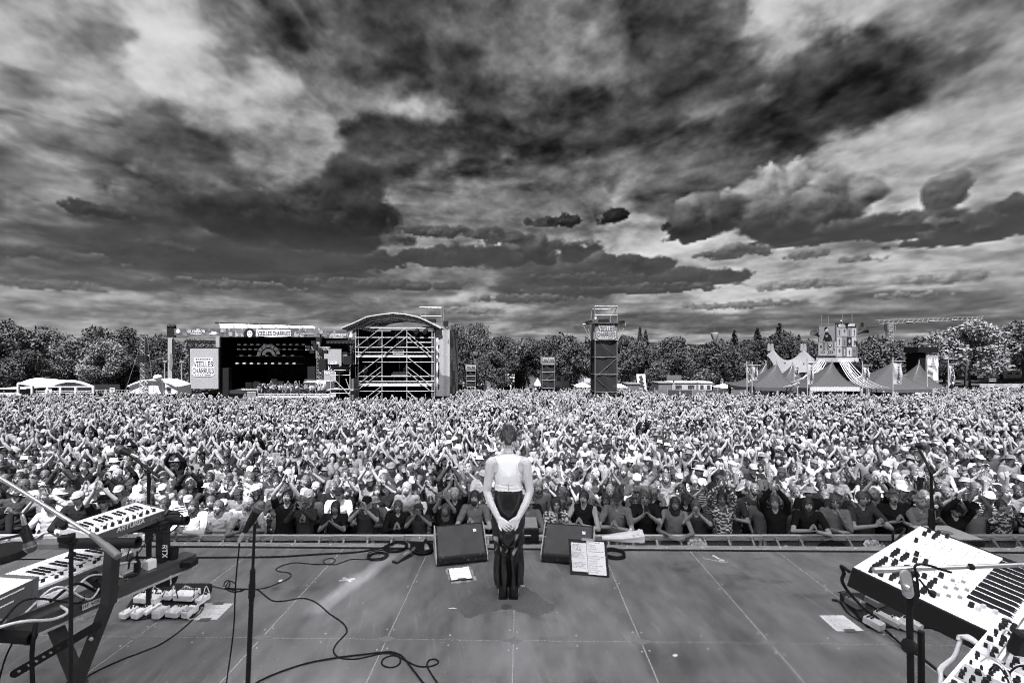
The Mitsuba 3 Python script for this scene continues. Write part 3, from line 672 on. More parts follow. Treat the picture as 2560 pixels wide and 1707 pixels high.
    put(k + '__necklace', pl(tube([(math.cos(a) * .058, math.sin(a) * .058 - .002, 1.432 - .012 * math.sin(a)) for a in np.linspace(0, 2 * np.pi, 30)], .0016, 4)), mat(.05, .3, .5))
    put(k + '__bracelet', pl(tube([(.102 + .030 * math.cos(a) * .7, -.172 + .030 * math.sin(a), .850 + .022 * math.cos(a)) for a in np.linspace(0, 2 * np.pi, 24)], .002, 5)), mat(.6, .3, .5))
    put(k + '__top_seam', pl(tube([(-.004, -.112, 1.165), (.002, -.110, 1.11), (.006, -.112, 1.07)], .0018, 4)), mat(.05))
performer()
# flat dark patch laid on the deck round her feet
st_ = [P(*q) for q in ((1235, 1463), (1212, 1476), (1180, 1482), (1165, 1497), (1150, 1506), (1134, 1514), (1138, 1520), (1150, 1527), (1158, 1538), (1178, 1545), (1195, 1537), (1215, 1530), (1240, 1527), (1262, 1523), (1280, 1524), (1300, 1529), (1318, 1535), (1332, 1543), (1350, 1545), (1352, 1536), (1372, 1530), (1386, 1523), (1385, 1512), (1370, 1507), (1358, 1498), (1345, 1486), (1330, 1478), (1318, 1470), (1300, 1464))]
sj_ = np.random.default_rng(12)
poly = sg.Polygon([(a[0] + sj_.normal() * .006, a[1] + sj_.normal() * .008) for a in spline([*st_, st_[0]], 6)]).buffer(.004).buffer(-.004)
pmat('dark_deck', lambda p, n, uv: mi.Color3f(.060 + .04 * mikit.fbm(p.x * 6, p.y * 6, 0, 4) + .02 * mikit.noise(p.x * 90, p.y * 90)), .55, specular=.25)
one('deck_patch', 'dark wet stain spread on the deck around the feet of the person in satin skirt', 'stain', flat(poly.simplify(.002), .0022, .0034), 'dark_deck')
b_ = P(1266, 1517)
one('deck_patch', 'small darker round wet spot just in front of the camera side of the stain', 'stain', flat(sg.Point(b_[0], b_[1]).buffer(.05, 12).buffer(.0), .0036, .0046), pmat('darker_deck', lambda p, n, uv: mi.Color3f(.04 + .02 * mikit.noise(p.x * 40, p.y * 40)), .5, specular=.25))
# ---------------------------------------------------------------- things on the middle of the stage
mat(.009, .45, key='black_paint', specular=.25); mat(.014, .55, key='black_plastic', specular=.2); mat(.82, .4, key='white_lacquer'); mat(.10, .5, key='dark_plastic'); mat(.62, .22, .85, key='chrome')
mat(.008, .6, key='cable_rubber', specular=.15)
pmat('grille_foam', lambda p, n, uv: mi.Color3f(.040 + .045 * mikit.noise(p.x * 420, p.y * 420, p.z * 420) + .03 * mikit.fbm(p.x * 9, p.y * 9, p.z * 9, 3)))
pmat('cabinet_paint', lambda p, n, uv: mi.Color3f(.008 + .012 * mikit.noise(p.x * 300, p.y * 300, p.z * 300) + .10 * mikit.smoothstep(.80, .86, mikit.noise(p.x * 38, p.y * 38, p.z * 38))), .6, specular=.2)
pmat('printed_page', lambda p, n, uv: mi.Color3f(.70 + .05 * mikit.noise(p.x * 60, p.y * 60)))
def lines_on(o, u, v, rows, rg, x0=.08, x1=.9, th=.0008):
    """printed lines of words on a sheet from corner o along u (width) and v (down)"""
    o, u, v = (np.asarray(q, float) for q in (o, u, v)); n = np.cross(u, v); n /= np.linalg.norm(n)
    n = n if n[2] > 0 or n[1] < -.2 else -n
    ms = []
    for t in rows:
        x = x0
        end = rg.uniform(.45, 1.0) * (x1 - x0) + x0
        while x < end:
            w = rg.uniform(.03, .12)
            a = o + u * x + v * t + n * th
            ms.append((np.array([a, a + u * w * .8, a + u * w * .8 + v * .012, a + v * .012]), np.array([[0, 1, 2, 3]])))
            x += w
    return join(*ms)
def wedge(bl, br, label, skew):
    k = thing('wedge_monitor', label, 'stage monitor', 'wedge monitors at the front of the stage')
    bl, br = np.array(bl, float), np.array(br, float)
    u = br - bl; w = np.linalg.norm(u); u /= w; d = np.array([-u[1], u[0], 0]); up = np.array([0, 0, 1.0])
    def pro(x0, x1, pts):
        a = np.array([bl + u * x0 + d * y + up * z for y, z in pts]); b = np.array([bl + u * x1 + d * y + up * z for y, z in pts])
        m = M3.hull_points(np.vstack([a, b]).astype(np.float32))
        return arr(m)
    prof_ = [(0.0, .03), (.004, .085), (.012, .10), (.30, .335), (.325, .35), (.36, .345), (.40, .15), (.40, .03), (.39, .012), (.01, .012)]
    put(k + '__cabinet', pro(0, w, prof_), 'cabinet_paint', 30)
    gp = [(.020, .098), (.018, .112), (.30, .349), (.312, .341)]
    v, f = pro(.028, w - .028, gp)
    put(k + '__grille', (v, f), 'grille_foam', 30)
    for s, x in ((0, -.006), (1, w - .006)):
        put(k + '__side_edge', pro(x, x + .012, [(-.002, .03), (.0, .088), (.01, .105), (.298, .342), (.325, .356), (.365, .351), (.406, .15), (.406, .02)]), mat(.30, .5, key='worn_edge'), 30)
    for s in (.08, w - .08):
        put(k + '__foot', bl_ if False else box(bl + u * s + d * .06 + up * .006, (.05, .05, .012), np.stack([u, d, up], 1)), 'black_rubber')
    n = np.array([0, -.235, .282]); n /= np.linalg.norm(n)
    c = bl + u * (w * .80) + d * .235 + up * .297
    sl = d * .282 + up * .237; sl /= np.linalg.norm(sl)
    nn = np.cross(u, sl)
    R = np.stack([u, sl, nn], 1)
    put(k + '__badge', box(c + nn * .004, (.038, .036, .008), R), 'white_paper')
    put(k + '__badge_mark', mv(flat([(-.004, -.004), (.008, .010), (.012, .007), (.0, -.006)], .0, .001), c + nn * .0082, R), 'dark_plastic')
    if skew:
        rg = np.random.default_rng(4)
        put(k + '__scuff', join(*[mv(box((0, 0, 0), (rg.uniform(.004, .018), rg.uniform(.003, .007), .001), rotz(rg.uniform(0, 3))), bl + u * x + d * (.03 + .28 * t) + up * (.11 + .235 * t) + nn * .0045, R) for x, t in ((.03, .55), (.05, .48), (.08, .3), (.1, .33), (.13, .62), (.03, .4), (.2, .9), (.04, .62), (.06, .58), (.12, .31))]), 'white_paper')
        labels[k + '__scuff'] = {'kind': 'stuff', 'label': 'pale scuffs on the grille'}
wedge(P(1091, 1418), P(1219, 1405), 'dark wedge monitor left of the person in satin skirt, clipboard lying before it', 0)
wedge(P(1352, 1406), P(1482, 1419), 'scuffed dark wedge monitor right of the person in satin skirt, lyric board leaning on it', 1)
# lyric board with two sheets
bo, bu = P(1425.5, 1436), P(1524, 1444) - P(1425.5, 1436)
bu = bu * 1.0
bv = np.array([.0, .175, .325])
k = thing('lyric_board', 'black board with two printed sheets leaning against the right wedge monitor', 'board')
put(k + '__backing', sheet(bo + [0, -.001, .004], bu, bv, 1, 1, None, .008), 'black_plastic')
put(k + '__clip', sheet(bo + bu * .35 + bv * .98 + [0, -.006, .004], bu * .30, bv * .07, 1, 1, None, .012), mat(.2, .4, .5))
rg = np.random.default_rng(2)
for i, (x0, w_, y0, h_) in enumerate(((.06, .40, .10, .80), (.47, .46, .04, .92))):
    o = bo + bu * x0 + bv * (y0 + h_) + [0, -.007 - .002 * i, .007 + .002 * i]
    pk = one('lyric_sheet', ('printed sheet of dense lines on the left half of the lyric board', 'printed sheet of spaced lines on the right half of the lyric board')[i], 'paper', sheet(o, bu * w_, -bv * h_, 1, 1, None, .001), 'printed_page')
    put(pk + '__print', lines_on(o, bu * w_, -bv * h_, np.concatenate([np.linspace(.06, .26, 6), np.linspace(.33, .52, 6), np.linspace(.68, .86, 5)]) if i == 0 else [.03, .10, .16, .24, .31, .45, .52, .59, .66, .73, .80, .87, .93], rg, .05, .9, .0018), 'black_plastic')
    labels[pk + '__print'] = {'kind': 'stuff', 'label': 'lines of small print'}
# cloth bag, clipboard and white sheet in front of the left wedge
bq = [P(*q) for q in ((1112, 1423), (1176, 1416), (1193, 1451), (1128, 1459))]
def _cloth(s, t, p):
    e = np.minimum(np.minimum(s, 1 - s), np.minimum(t, 1 - t))
    z = .012 + .008 * np.sin(s * 9 + t * 4) * np.sin(t * 7) + .010 * np.exp(-(e / .06) ** 2) * (1 + np.sin(s * 40 + t * 31))
    z = np.where(e <= 0, .001, z)
    q = (1 - s)[..., None] * ((1 - t)[..., None] * bq[3] + t[..., None] * bq[0]) + s[..., None] * ((1 - t)[..., None] * bq[2] + t[..., None] * bq[1])
    q[..., 2] = np.abs(z); q[..., 0] += .008 * np.sin(t * 14); q[..., 1] += .008 * np.sin(s * 17)
    return q
one('cloth_bag', 'crumpled grey cloth bag lying flat under the white clipboard sheet', 'bag', sheet((0, 0, 0), (1, 0, 0), (0, 1, 0), 34, 24, _cloth), mat(.33), True)
k = thing('clipboard', 'clipboard with blank white sheet taped down in front of the left wedge monitor', 'clipboard')
pq = np.array([P(*q, z=.03) for q in ((1128, 1449.5), (1181, 1444.5), (1171, 1415), (1121, 1421))])
put(k + '__board', hexa(pq + [0, 0, -.008] + (pq - pq.mean(0)) * .06, pq + [0, 0, -.002] + (pq - pq.mean(0)) * .06), 'black_plastic')
put(k + '__sheet', hexa(pq + [0, 0, -.0015], pq + [0, 0, .001]), mat(.86, key='bright_paper'))
m_ = (pq[2] + pq[3]) / 2; put(k + '__clip', box(m_ + [0, .01, .006], (.10, .035, .012), rotz(.12), .003), 'dark_plastic')
m_ = (pq[0] + pq[1]) / 2; put(k + '__tape', box(m_ + [0.0, .005, .003], (.09, .03, .002), rotz(.1)), 'dark_plastic')
# microphone stands
def mic_stand(label, base, top, r=.008, sleeve=None, grip=None, boom=None, n=12, brad=.0075, tail=None, foot=True):
    k = thing('microphone_stand', label, 'microphone stand')
    base, top = np.array(base, float), np.array(top, float)
    put(k + '__pole', cyl(base, top, r, n), 'black_paint', 40)
    if sleeve:
        a, b = base, base + (top - base) * sleeve
        put(k + '__lower_tube', cyl(a, b, r * 1.65, n), 'black_paint', 40)
        put(k + '__clutch', lathe_along(b - (b - a) / np.linalg.norm(b - a) * .06, b + (b - a) / np.linalg.norm(b - a) * .12, [(r * 1.6, 0), (r * 2.3, .02), (r * 2.3, .45), (r * 1.9, .55), (r * 1.9, .95), (r * 1.2, 1)]), 'black_rubber', 40)
    if foot:
        put(k + '__base', lathe([(.135, .0), (.135, .012), (.12, .024), (.03, .034), (.02, .06), (.012, .07)], 28, (base[0], base[1], .0)), 'black_paint', 40)
    if boom is not None:
        a, b = np.array(boom[0], float), np.array(boom[1], float)
        put(k + '__boom', cyl(a, b, brad, n), 'chrome' if len(boom) > 2 else 'black_paint', 40)
        put(k + '__boom_clamp', join(cyl(top - [0, 0, .03], top + [0, 0, .03], .016, 10), cyl(top - [.02, .01, 0], top + [.028, -.01, 0], .013, 10)), 'black_plastic', 40)
    return k
def lathe_along(a, b, prof_, n=14):
    a, b = np.asarray(a, float), np.asarray(b, float); d = b - a; L = np.linalg.norm(d); d /= L
    x = np.cross(d, [0, 0, 1.0] if abs(d[2]) < .9 else [1.0, 0, 0]); x /= np.linalg.norm(x)
    return lathe([(q[0], q[1] * L) for q in prof_], n, a, np.stack([x, np.cross(d, x), d], 1))
def microphone(label, head, tail, s=1.0):
    k = thing('microphone', label, 'microphone')
    h, t = np.array(head, float), np.array(tail, float); d = (t - h) / np.linalg.norm(t - h)
    put(k + '__grille', lathe_along(h - d * .026 * s, h + d * .030 * s, [(.001, 0), (.014 * s, .06), (.022 * s, .25), (.0255 * s, .5), (.025 * s, .75), (.021 * s, 1)], 16), mat(.10, .45, .5), 40)
    put(k + '__band', lathe_along(h + d * .000 * s, h + d * .008 * s, [(.0262 * s, 0), (.0272 * s, .5), (.0262 * s, 1)], 16), 'steel', 40)
    put(k + '__handle', lathe_along(h + d * .028 * s, t, [(.0215 * s, 0), (.0195 * s, .15), (.0125 * s, .95), (.011 * s, 1)], 14), 'black_paint', 40)
    put(k + '__plug', lathe_along(t, t + d * .055 * s, [(.010 * s, 0), (.0095 * s, .7), (.006 * s, 1)], 12), 'chrome', 40)
    return k
# stand and microphone at the left of the middle
sb = np.array([P(613, 1862)[0], 2.9, 0]); stp = Q(637, 1309, 2.9)
mic_stand('straight black microphone stand on the deck, nearest the camera at centre left', sb, stp, .0083, .71)
mh, mt = Q(650, 1264, 2.82), Q(611, 1330, 2.80)
microphone('vocal microphone tilted in the clip of the straight stand at centre left', mh, mt, 1.25)
put('microphone_stand__mic_clip', lathe_along(mh + (mt - mh) * .42, mh + (mt - mh) * .72, [(.021, 0), (.024, .1), (.021, .9), (.018, 1)], 12), 'black_rubber', 40)
cab = lambda px, r, z=.006, n=8: tube(spline([P(*q, z=z) if len(q) == 2 else P(q[0], q[1], z=q[2]) for q in px], n), r, 7)
ccp = [mt + (mt - mh) * .35] + [Q(*q) for q in ((598, 1368, 2.80), (592, 1420, 2.81), (588, 1480, 2.82), (585, 1560, 2.83), (577, 1630, 2.84), (566, 1707, 2.85), (556, 1790, 2.86))]
one('microphone_cable', 'black cable hanging from the microphone of the straight stand at centre left', 'cable', tube(spline(ccp, 8), .0042, 8), 'cable_rubber', True)
# cables on the deck
r8 = lambda pts: [(440 + x / 2.976, 1180 + y / 2.976) for x, y in pts]
one('cable', 'long black cable running straight across the deck parallel to the stage edge', 'cable', cab([(300, 1395), (360, 1394)] + r8([(0, 635), (200, 634), (440, 632), (760, 628), (1050, 610), (1300, 598), (1440, 580), (1540, 560), (1620, 545)]), .011, .011), 'cable_rubber', True)
one('cable', 'thin black cable with a small loop, winding from the coil to the pedals', 'cable', cab(r8([(1560, 640), (1415, 648), (1300, 648), (1240, 668), (1180, 686), (1120, 684), (1098, 665), (1120, 645), (1160, 640), (1185, 655), (1165, 675), (1110, 685), (1000, 682), (890, 673), (800, 690), (745, 720), (770, 738), (830, 745), (857, 765), (830, 795), (760, 825), (680, 855), (600, 868), (440, 868), (330, 850), (250, 848), (120, 848), (20, 850)]), .0055), 'cable_rubber', True)
one('cable', 'black cable snaking down the left middle of the deck into loops at the bottom', 'cable', cab(r8([(380, 862), (500, 868), (600, 872), (660, 915), (720, 955), (800, 957), (920, 938), (990, 945), (1060, 980), (1140, 1050), (1240, 1120), (1272, 1180), (1240, 1225), (1190, 1280), (1172, 1330), (1215, 1378), (1330, 1388), (1450, 1365), (1530, 1348), (1620, 1352), (1668, 1385), (1660, 1425), (1620, 1448), (1570, 1448), (1532, 1425), (1540, 1390), (1590, 1366), (1640, 1366), (1710, 1400), (1790, 1438), (1870, 1445), (1935, 1428), (1952, 1405), (1920, 1389), (1880, 1400), (1868, 1440), (1900, 1500), (1960, 1590), (1990, 1650)]), .0062), 'cable_rubber', True)
one('cable', 'black cable sweeping in from the bottom edge and doubling back at the lower middle', 'cable', cab(r8([(520, 1620), (590, 1568), (700, 1512), (850, 1456), (1000, 1412), (1200, 1376), (1400, 1352), (1520, 1338), (1600, 1334), (1660, 1352), (1700, 1385), (1750, 1450), (1800, 1515), (1860, 1590), (1900, 1640)]), .0062, .013), 'cable_rubber', True)
one('cable', 'black cable running from the bottom left up to the left pedalboard', 'cable', cab([(190, 1712), (232, 1682), (300, 1650), (352, 1630), (400, 1610), (445, 1580), (480, 1550), (505, 1525), (508, 1510), (495, 1500), (478, 1508)], .0062), 'cable_rubber', True)
def coil(label, c, rx, n, r, seed, h=.03):
    rg = np.random.default_rng(seed); pts = []
    for i in range(n):
        a, b = rx * rg.uniform(.78, 1.05), rg.uniform(-.02, .02)
        ox, oy = rg.uniform(-.02, .02, 2)
        pts += [(c[0] + ox + a * math.cos(t), c[1] + oy + a * 1.02 * math.sin(t), r + h * i / n + .004 * math.sin(3 * t + i)) for t in np.linspace(0, 2 * np.pi, 14, endpoint=False)]
    return one('cable_coil', label, 'coiled cable', tube(spline(pts, 3), r, 6), 'cable_rubber', True)
coil('coil of black cable on the deck nearer the camera, thin cable leading from it', P(944, 1393), .12, 6, .006, 1)
coil('coil of black cable on the deck behind the other coil, towards the stage edge', P(991, 1370), .135, 6, .007, 2)
coil('thick black cable heaped beside the left wedge monitor under the connector', P(1058, 1379), .13, 4, .013, 3, .05)
coil('small coil of thick black cable right of the lyric board', P(1532, 1387), .12, 3, .011, 4, .03)
k = thing('power_box', 'black power box with grey lid beside the left wedge monitor', 'box')
put(k + '__case', box(P(1043, 1383) + [0, .08, .075], (.165, .15, .14), rotz(-.12), .006), 'black_plastic'); put(k + '__lid', box(P(1043, 1383) + [0, .08, .149], (.168, .153, .010), rotz(-.12), .003), mat(.16, .5)); put(k + '__tape', box(P(1043, 1383) + [.01, .10, .1555], (.012, .03, .003), rotz(.3)), 'white_paper')
k = thing('foot_pedal', 'black foot pedal on the deck in front of the power box', 'pedal')
fp = P(1006, 1398); put(k + '__base', box(fp + [0, 0, .012], (.085, .26, .024), rotz(-.55), .006), 'black_plastic'); put(k + '__treadle', box(fp + [0, .005, .042], (.08, .25, .014), rotz(-.55) @ rotx(.12), .005), 'dark_plastic'); put(k + '__plate', box(fp + [.03, .05, .056], (.03, .08, .003), rotz(-.55) @ rotx(.12)), mat(.35, .3, .5))
k = thing('power_connector', 'pair of fat ribbed power plugs lying on the heaped cable', 'plug')
for i, (q, a) in enumerate((((1038, 1380), .3), ((1064, 1378), -.7))):
    c = P(*q); d = np.array([math.sin(a), math.cos(a), .25]); put(k + '__plug', lathe_along(c + [0, 0, .05] - d * .07, c + [0, 0, .05] + d * .08, [(.02, 0), (.032, .15), (.034, .4), (.040, .42), (.040, .6), (.034, .62), (.034, 1)], 14), mat((.05, .25)[i], .45), 30)
# tape marks and litter on the deck
tc = P(867.4, 1448.8); k = thing('tape_cross', 'pale cross of tape stuck on the deck left of the middle', 'tape mark')
put(k + '__strip', box(tc + [0, 0, .003], (.16, .035, .0012), rotz(.30)), mat(.36)); put(k + '__strip', box(tc + [0, 0, .0045], (.15, .035, .0012), rotz(1.6 + .9)), mat(.38))
for (q, s, a, lb) in (((1131, 1521), (.075, .014), .0, 'short white tape strip left of the wet stain'), ((701.5, 1452), (.035, .05), .4, 'small white tape tag on the winding cable'), ((1790, 1393), (.03, .11), .35, 'short pale strip on the right of the deck near the stage edge'), ((1302, 1464), (.09, .018), -.3, 'pale tape strip at the right foot of the person in satin skirt'), ((1688, 1639), (.04, .025), .5, 'small pale flake lying on the near right deck')):
    one('tape_strip', lb, 'tape', box(P(*q) + [0, 0, .0055], (*s, .0012), rotz(a)), mat(.62))
k = one('cable_tie', 'little pale knotted tie with a wire on the deck, right of the lyric board', 'tie', cab([(1758, 1393), (1765, 1397), (1785, 1400), (1800, 1404), (1812, 1405), (1820, 1403)], .0035), mat(.5), True)
put(k + '__knot', lathe([(.001, .0), (.02, .006), (.012, .018), (.001, .022)], 8, P(1804, 1402), s=(2, .8)), mat(.55))
# bouquet lying on the stage edge
k = thing('bouquet', 'bouquet wrapped in clear pale film lying on the stage edge', 'bouquet')
bb = np.array([(1555 - 1280) / FP * 6.0, 6.0, .07]); rg = np.random.default_rng(6)
def _wrap(s, t, p):
    r = .030 + .075 * s ** .8 + .012 * np.sin(t * 2 * np.pi * 6 + s * 5) * s
    x = -.26 + .52 * s
    return np.stack([bb[0] + x, bb[1] + r * np.cos(t * 2 * np.pi), bb[2] + .01 + r * np.sin(t * 2 * np.pi) * .75 + .02 * s], -1)
put(k + '__wrapping', sheet((0, 0, 0), (1, 0, 0), (0, 1, 0), 22, 30, _wrap), mat(.55, .3, key='pale_film'), True)
put(k + '__flower', join(*[lathe([(.002, -.02), (.02, -.01), (.024, .005), (.012, .018), (.001, .02)], 8, bb + [rg.uniform(.10, .27), rg.uniform(-.08, .08), rg.uniform(0, .09)], rotx(rg.uniform(-1, 1)) @ roty(rg.uniform(0, 1.5))) for _ in range(26)]), mat(.62)); labels[k + '__flower'] = {'kind': 'stuff', 'label': 'pale blooms at the open end'}
put(k + '__stem', join(*[bar(bb + [-.33, rg.uniform(-.02, .02), rg.uniform(-.01, .03)], bb + [-.1, rg.uniform(-.03, .03), .01], .004, 5) for _ in range(9)]), mat(.2)); labels[k + '__stem'] = {'kind': 'stuff', 'label': 'stems'}
# setlists taped to the deck
def setlist(label, quad, seed, tapes):
    q = np.array([P(*c, z=.004) for c in quad]); rg = np.random.default_rng(seed)
    k = thing('setlist', label, 'paper')
    put(k + '__sheet', hexa(q - [0, 0, .0008], q + [0, 0, .0006]), mat(.60, key='setlist_paper'))
    o, u, v = q[3], q[2] - q[3], q[0] - q[3]
    put(k + '__print', lines_on(o, u, v, np.linspace(.08, .86, 15), rg, .1, .9, .0012), mat(.16)); labels[k + '__print'] = {'kind': 'stuff', 'label': 'lines of small print'}
    for a, b in tapes:
        c = q[a] * .5 + q[b] * .5; d = q[b] - q[a]
        put(k + '__tape', box(c + [0, 0, .0025], (.10, .05, .0015), rotz(math.atan2(d[1], d[0]))), mat(.10))
setlist('printed setlist taped to the deck right of the left pedalboard', ((482, 1549), (542.5, 1548), (582.8, 1507.6), (512, 1507.6)), 21, ((0, 1), (2, 3)))
setlist('printed setlist taped to the deck left of the right pedalboard', ((2091.9, 1577), (2159.9, 1575.7), (2107.9, 1537), (2048, 1537.7)), 22, ((0, 1),))
# ---------------------------------------------------------------- left side of the stage: keyboards, stand, pedals, boom stands
def hit(px, py, o, n):
    d = np.array([(px - 1280) / FP, 1, -(py - 890) / FP]); e = np.array([0, 0, EYE]); o, n = np.asarray(o, float), np.asarray(n, float)
    return e + d * (((o - e) @ n) / (d @ n))
class Frame:
    """a device's own axes: u along its length, v across it towards the player, w up from its top"""
    def __init__(s, o, u, v):
        s.o, s.u, s.v = (np.asarray(q, float) for q in (o, u, v)); s.lu, s.lv = np.linalg.norm(s.u), np.linalg.norm(s.v)
        s.eu, s.ev = s.u / s.lu, s.v / s.lv; s.w = np.cross(s.eu, s.ev); s.w = s.w / np.linalg.norm(s.w); s.w = s.w if s.w[2] > 0 else -s.w
        s.R = np.stack([s.eu, s.ev, s.w], 1)
    def p(s, u, v, w=0):
        return s.o + s.u * u + s.v * v + s.w * w
    def block(s, u0, u1, v0, v1, w0, w1):
        b = [s.p(u0, v0), s.p(u1, v0), s.p(u1, v1), s.p(u0, v1)]
        return hexa(np.array(b) + s.w * w0, np.array(b) + s.w * w1)
    def knob(s, u, v, r=.008, h=.016, w=0):
        return lathe([(r * 1.15, 0), (r, .002), (r * .9, h), (r * .6, h + .001)], 9, s.p(u, v, w), s.R)
    def uv(s, px, py):
        q = hit(px, py, s.o, s.w) - s.o
        A = np.stack([s.u, s.v], 1); return np.linalg.lstsq(A, q, rcond=None)[0]
def keyboard_keys(k, F, u0, u1, v0, v1, n, top=.006, wm='white_lacquer'):
    """white keys and raised black keys, each its own piece"""
    du = (u1 - u0) / n
    for i in range(n):
        put(k + '__white_key', F.block(u0 + i * du + .002 * (u1 - u0) / n * 4, u0 + (i + 1) * du - .002 * (u1 - u0) / n * 4, v0, v1, -.006, top), wm)
    for i in range(n - 1):
        if i % 7 in (0, 1, 3, 4, 5):
            c = u0 + (i + 1) * du; h = du * .16
            a = [F.p(c - h, v0), F.p(c + h, v0), F.p(c + h, v0 + (v1 - v0) * .64), F.p(c - h, v0 + (v1 - v0) * .64)]
            b = [F.p(c - h * .8, v0), F.p(c + h * .8, v0), F.p(c + h * .8, v0 + (v1 - v0) * .58), F.p(c - h * .8, v0 + (v1 - v0) * .58)]
            put(k + '__black_key', hexa(np.array(a) + F.w * top, np.array(b) + F.w * (top + .011)), 'black_plastic')
mat(.09, .5, key='grey_case')
rg = np.random.default_rng(31)
# upper keyboard, its back turned to the middle of the stage
k = thing('keyboard', 'white-topped keyboard on the upper arms of the left stand, grey rear panel lettered', 'keyboard')
F = Frame((-2.99, 3.35, 1.12), (.10, .56, .0), (-.27, .055, .045))
put(k + '__case', F.block(0, 1, 0, 1, -.085, -.004), 'grey_case'); put(k + '__top_panel', F.block(.0, 1, .0, .46, -.004, .0015), 'white_lacquer'); put(k + '__end_cheek', F.block(-.02, .0, 0, 1, -.085, .006), 'white_lacquer'); put(k + '__end_cheek', F.block(1.0, 1.02, 0, 1, -.085, .006), 'grey_case')
for i in range(9):
    put(k + '__knob', F.knob(.10 + i * .098, .13, .0125, .024), 'black_plastic', 30)
put(k + '__small_knob', join(*[F.knob(.08 + i * .07, .30, .006, .012) for i in range(13)]), 'dark_plastic'); labels[k + '__small_knob'] = {'kind': 'stuff', 'label': 'row of small buttons and knobs'}
keyboard_keys(k, F, .06, .98, .48, 1.0, 15)
tv, tf = text('ARTURIA', .036, True)
n_ = -F.ev; Rb = np.stack([F.eu, F.w, np.cross(F.eu, F.w)], 1)
put(k + '__lettering', mv((tv, tf), F.p(.50, -.004, -.042) + np.cross(F.eu, F.w) * .001, Rb), 'white_paper')
put(k + '__socket', join(*[lathe([(.011, 0), (.011, .004), (.006, .004), (.005, .0)], 10, F.p(.80 + .05 * i, -.001, -.045), np.stack([F.eu, F.w, np.cross(F.eu, F.w)], 1)) for i in range(4)]), 'steel')
# lower keyboard
k = thing('keyboard', 'long white keyboard on the lower arms of the left stand, knobs along its rear edge', 'keyboard')
F = Frame((-3.27, 2.62, .86), (.265, 1.10, 0), (-.42, .10, .01))
put(k + '__case', F.block(0, 1, 0, 1, -.075, -.003), 'white_lacquer'); put(k + '__rear_band', F.block(0, 1, -.03, .0, -.07, -.012), 'grey_case'); put(k + '__top_panel', F.block(0, 1, 0, .34, -.003, .002), 'white_lacquer')
for i in range(12):
    put(k + '__knob', F.knob(.36 + i * .052 + rg.uniform(-.008, .008), .09 + .06 * (i % 2), .011, .022), 'black_plastic', 30)
put(k + '__button', join(*[F.block(.34 + i * .035, .355 + i * .035, .24, .285, 0, .006) for i in range(18)]), 'dark_plastic'); labels[k + '__button'] = {'kind': 'stuff', 'label': 'rows of buttons'}
keyboard_keys(k, F, .04, .99, .36, 1.0, 32)
# the two tier stand
k = thing('keyboard_stand', 'black two-tier keyboard stand with square columns and round padded arms', 'stand')
sq = lambda a, b, w=.055, h=.075: beam(a, b, w, h, up=(0, 1, 0))
CA, CB, CV = np.array([-2.80, 3.30, 1.10]), np.array([-2.765, 3.22, .70]), np.array([-2.965, 3.2, .17])
put(k + '__column', sq(CA, CB), mat(.018, .4)); put(k + '__leg', sq(CB + [0, 0, .02], CV - (CB - CV) * .12, .05, .07), mat(.018, .4)); put(k + '__leg', sq((-3.19, 3.24, .64), CV + [0, .03, -.04], .05, .075), mat(.03, .4)); put(k + '__foot', sq(CV + [-.02, .01, .02], CV + [-.04, .0, -.165], .07, .09), mat(.018, .4))
def perf():
    a, b = np.array([-3.17, 3.0, .378]), np.array([-2.79, 3.16, .59]); d = b - a; L = np.linalg.norm(d); d /= L; y = np.cross([0, 0, 1.0], d); y /= np.linalg.norm(y); z = np.cross(d, y)
    g = sg.LineString([(0, 0), (L, 0)]).buffer(.026, 6)
    for x in (.02, .075, .115, .155, .195, .24, .30):
        g = g.difference(sg.Point(x, 0).buffer(.0105, 6))
    return mv(flat(g, -.004, .004), a, np.stack([d, z, -y], 1))
put(k + '__perforated_brace', perf(), 'black_paint')
for a, b, r in (((-3.6, 2.93, .690), (-2.965, 2.90, .662), .036), ((-3.15, 3.30, 1.085), (-2.61, 3.28, 1.10), .036), ((-3.12, 3.98, 1.0), (-2.745, 3.97, 1.012), .036), ((-3.10, 3.45, .80), (-2.86, 3.36, .72), .04)):
    a, b = np.array(a), np.array(b); d = (b - a) / np.linalg.norm(b - a)
    put(k + '__padded_arm', lathe_along(a, b, [(.001, 0), (r, 0), (r, .97), (r * 1.08, .975), (r * 1.08, 1), (r * .74, 1), (r * .70, .93), (.001, .93)], 20), 'black_rubber', 40)
put(k + '__column', sq((-2.895, 3.9, 1.02), (-2.895, 3.9, .50), .06, .085), mat(.014, .4))
put(k + '__cross_arm', box((-2.80, 3.96, .66), (.26, .09, .05), ch=.006), 'black_paint')
put(k + '__end_cap', lathe_along((-2.90, 3.9, .575), (-2.80, 3.86, .565), [(.001, 0), (.055, 0), (.055, 1), (.001, 1)], 20), 'black_rubber', 40)
put(k + '__lettering', mv(mv(text('RTX', .040, True), (0, 0, 0), np.array([[0, 1, 0], [-1, 0, 0], [0, 0, 1.0]])), (-2.868, 3.856, .80), UP), 'white_paper'); put(k + '__lettering', mv(mv(text('RTX', .03, True), (0, 0, 0), np.array([[0, 1, 0], [-1, 0, 0], [0, 0, 1.0]])), (-2.795, 3.857, .57), np.array([[.3, 0, .95], [-.95, 0, .3], [0, 1, 0.0]])), 'white_paper')
put(k + '__cross_arm', box((-3.22, 3.32, 1.075), (.24, .10, .045), ch=.006), mat(.12, .45)); put(k + '__cross_arm', box((-3.05, 3.86, .985), (.4, .08, .04), ch=.006), 'black_paint')
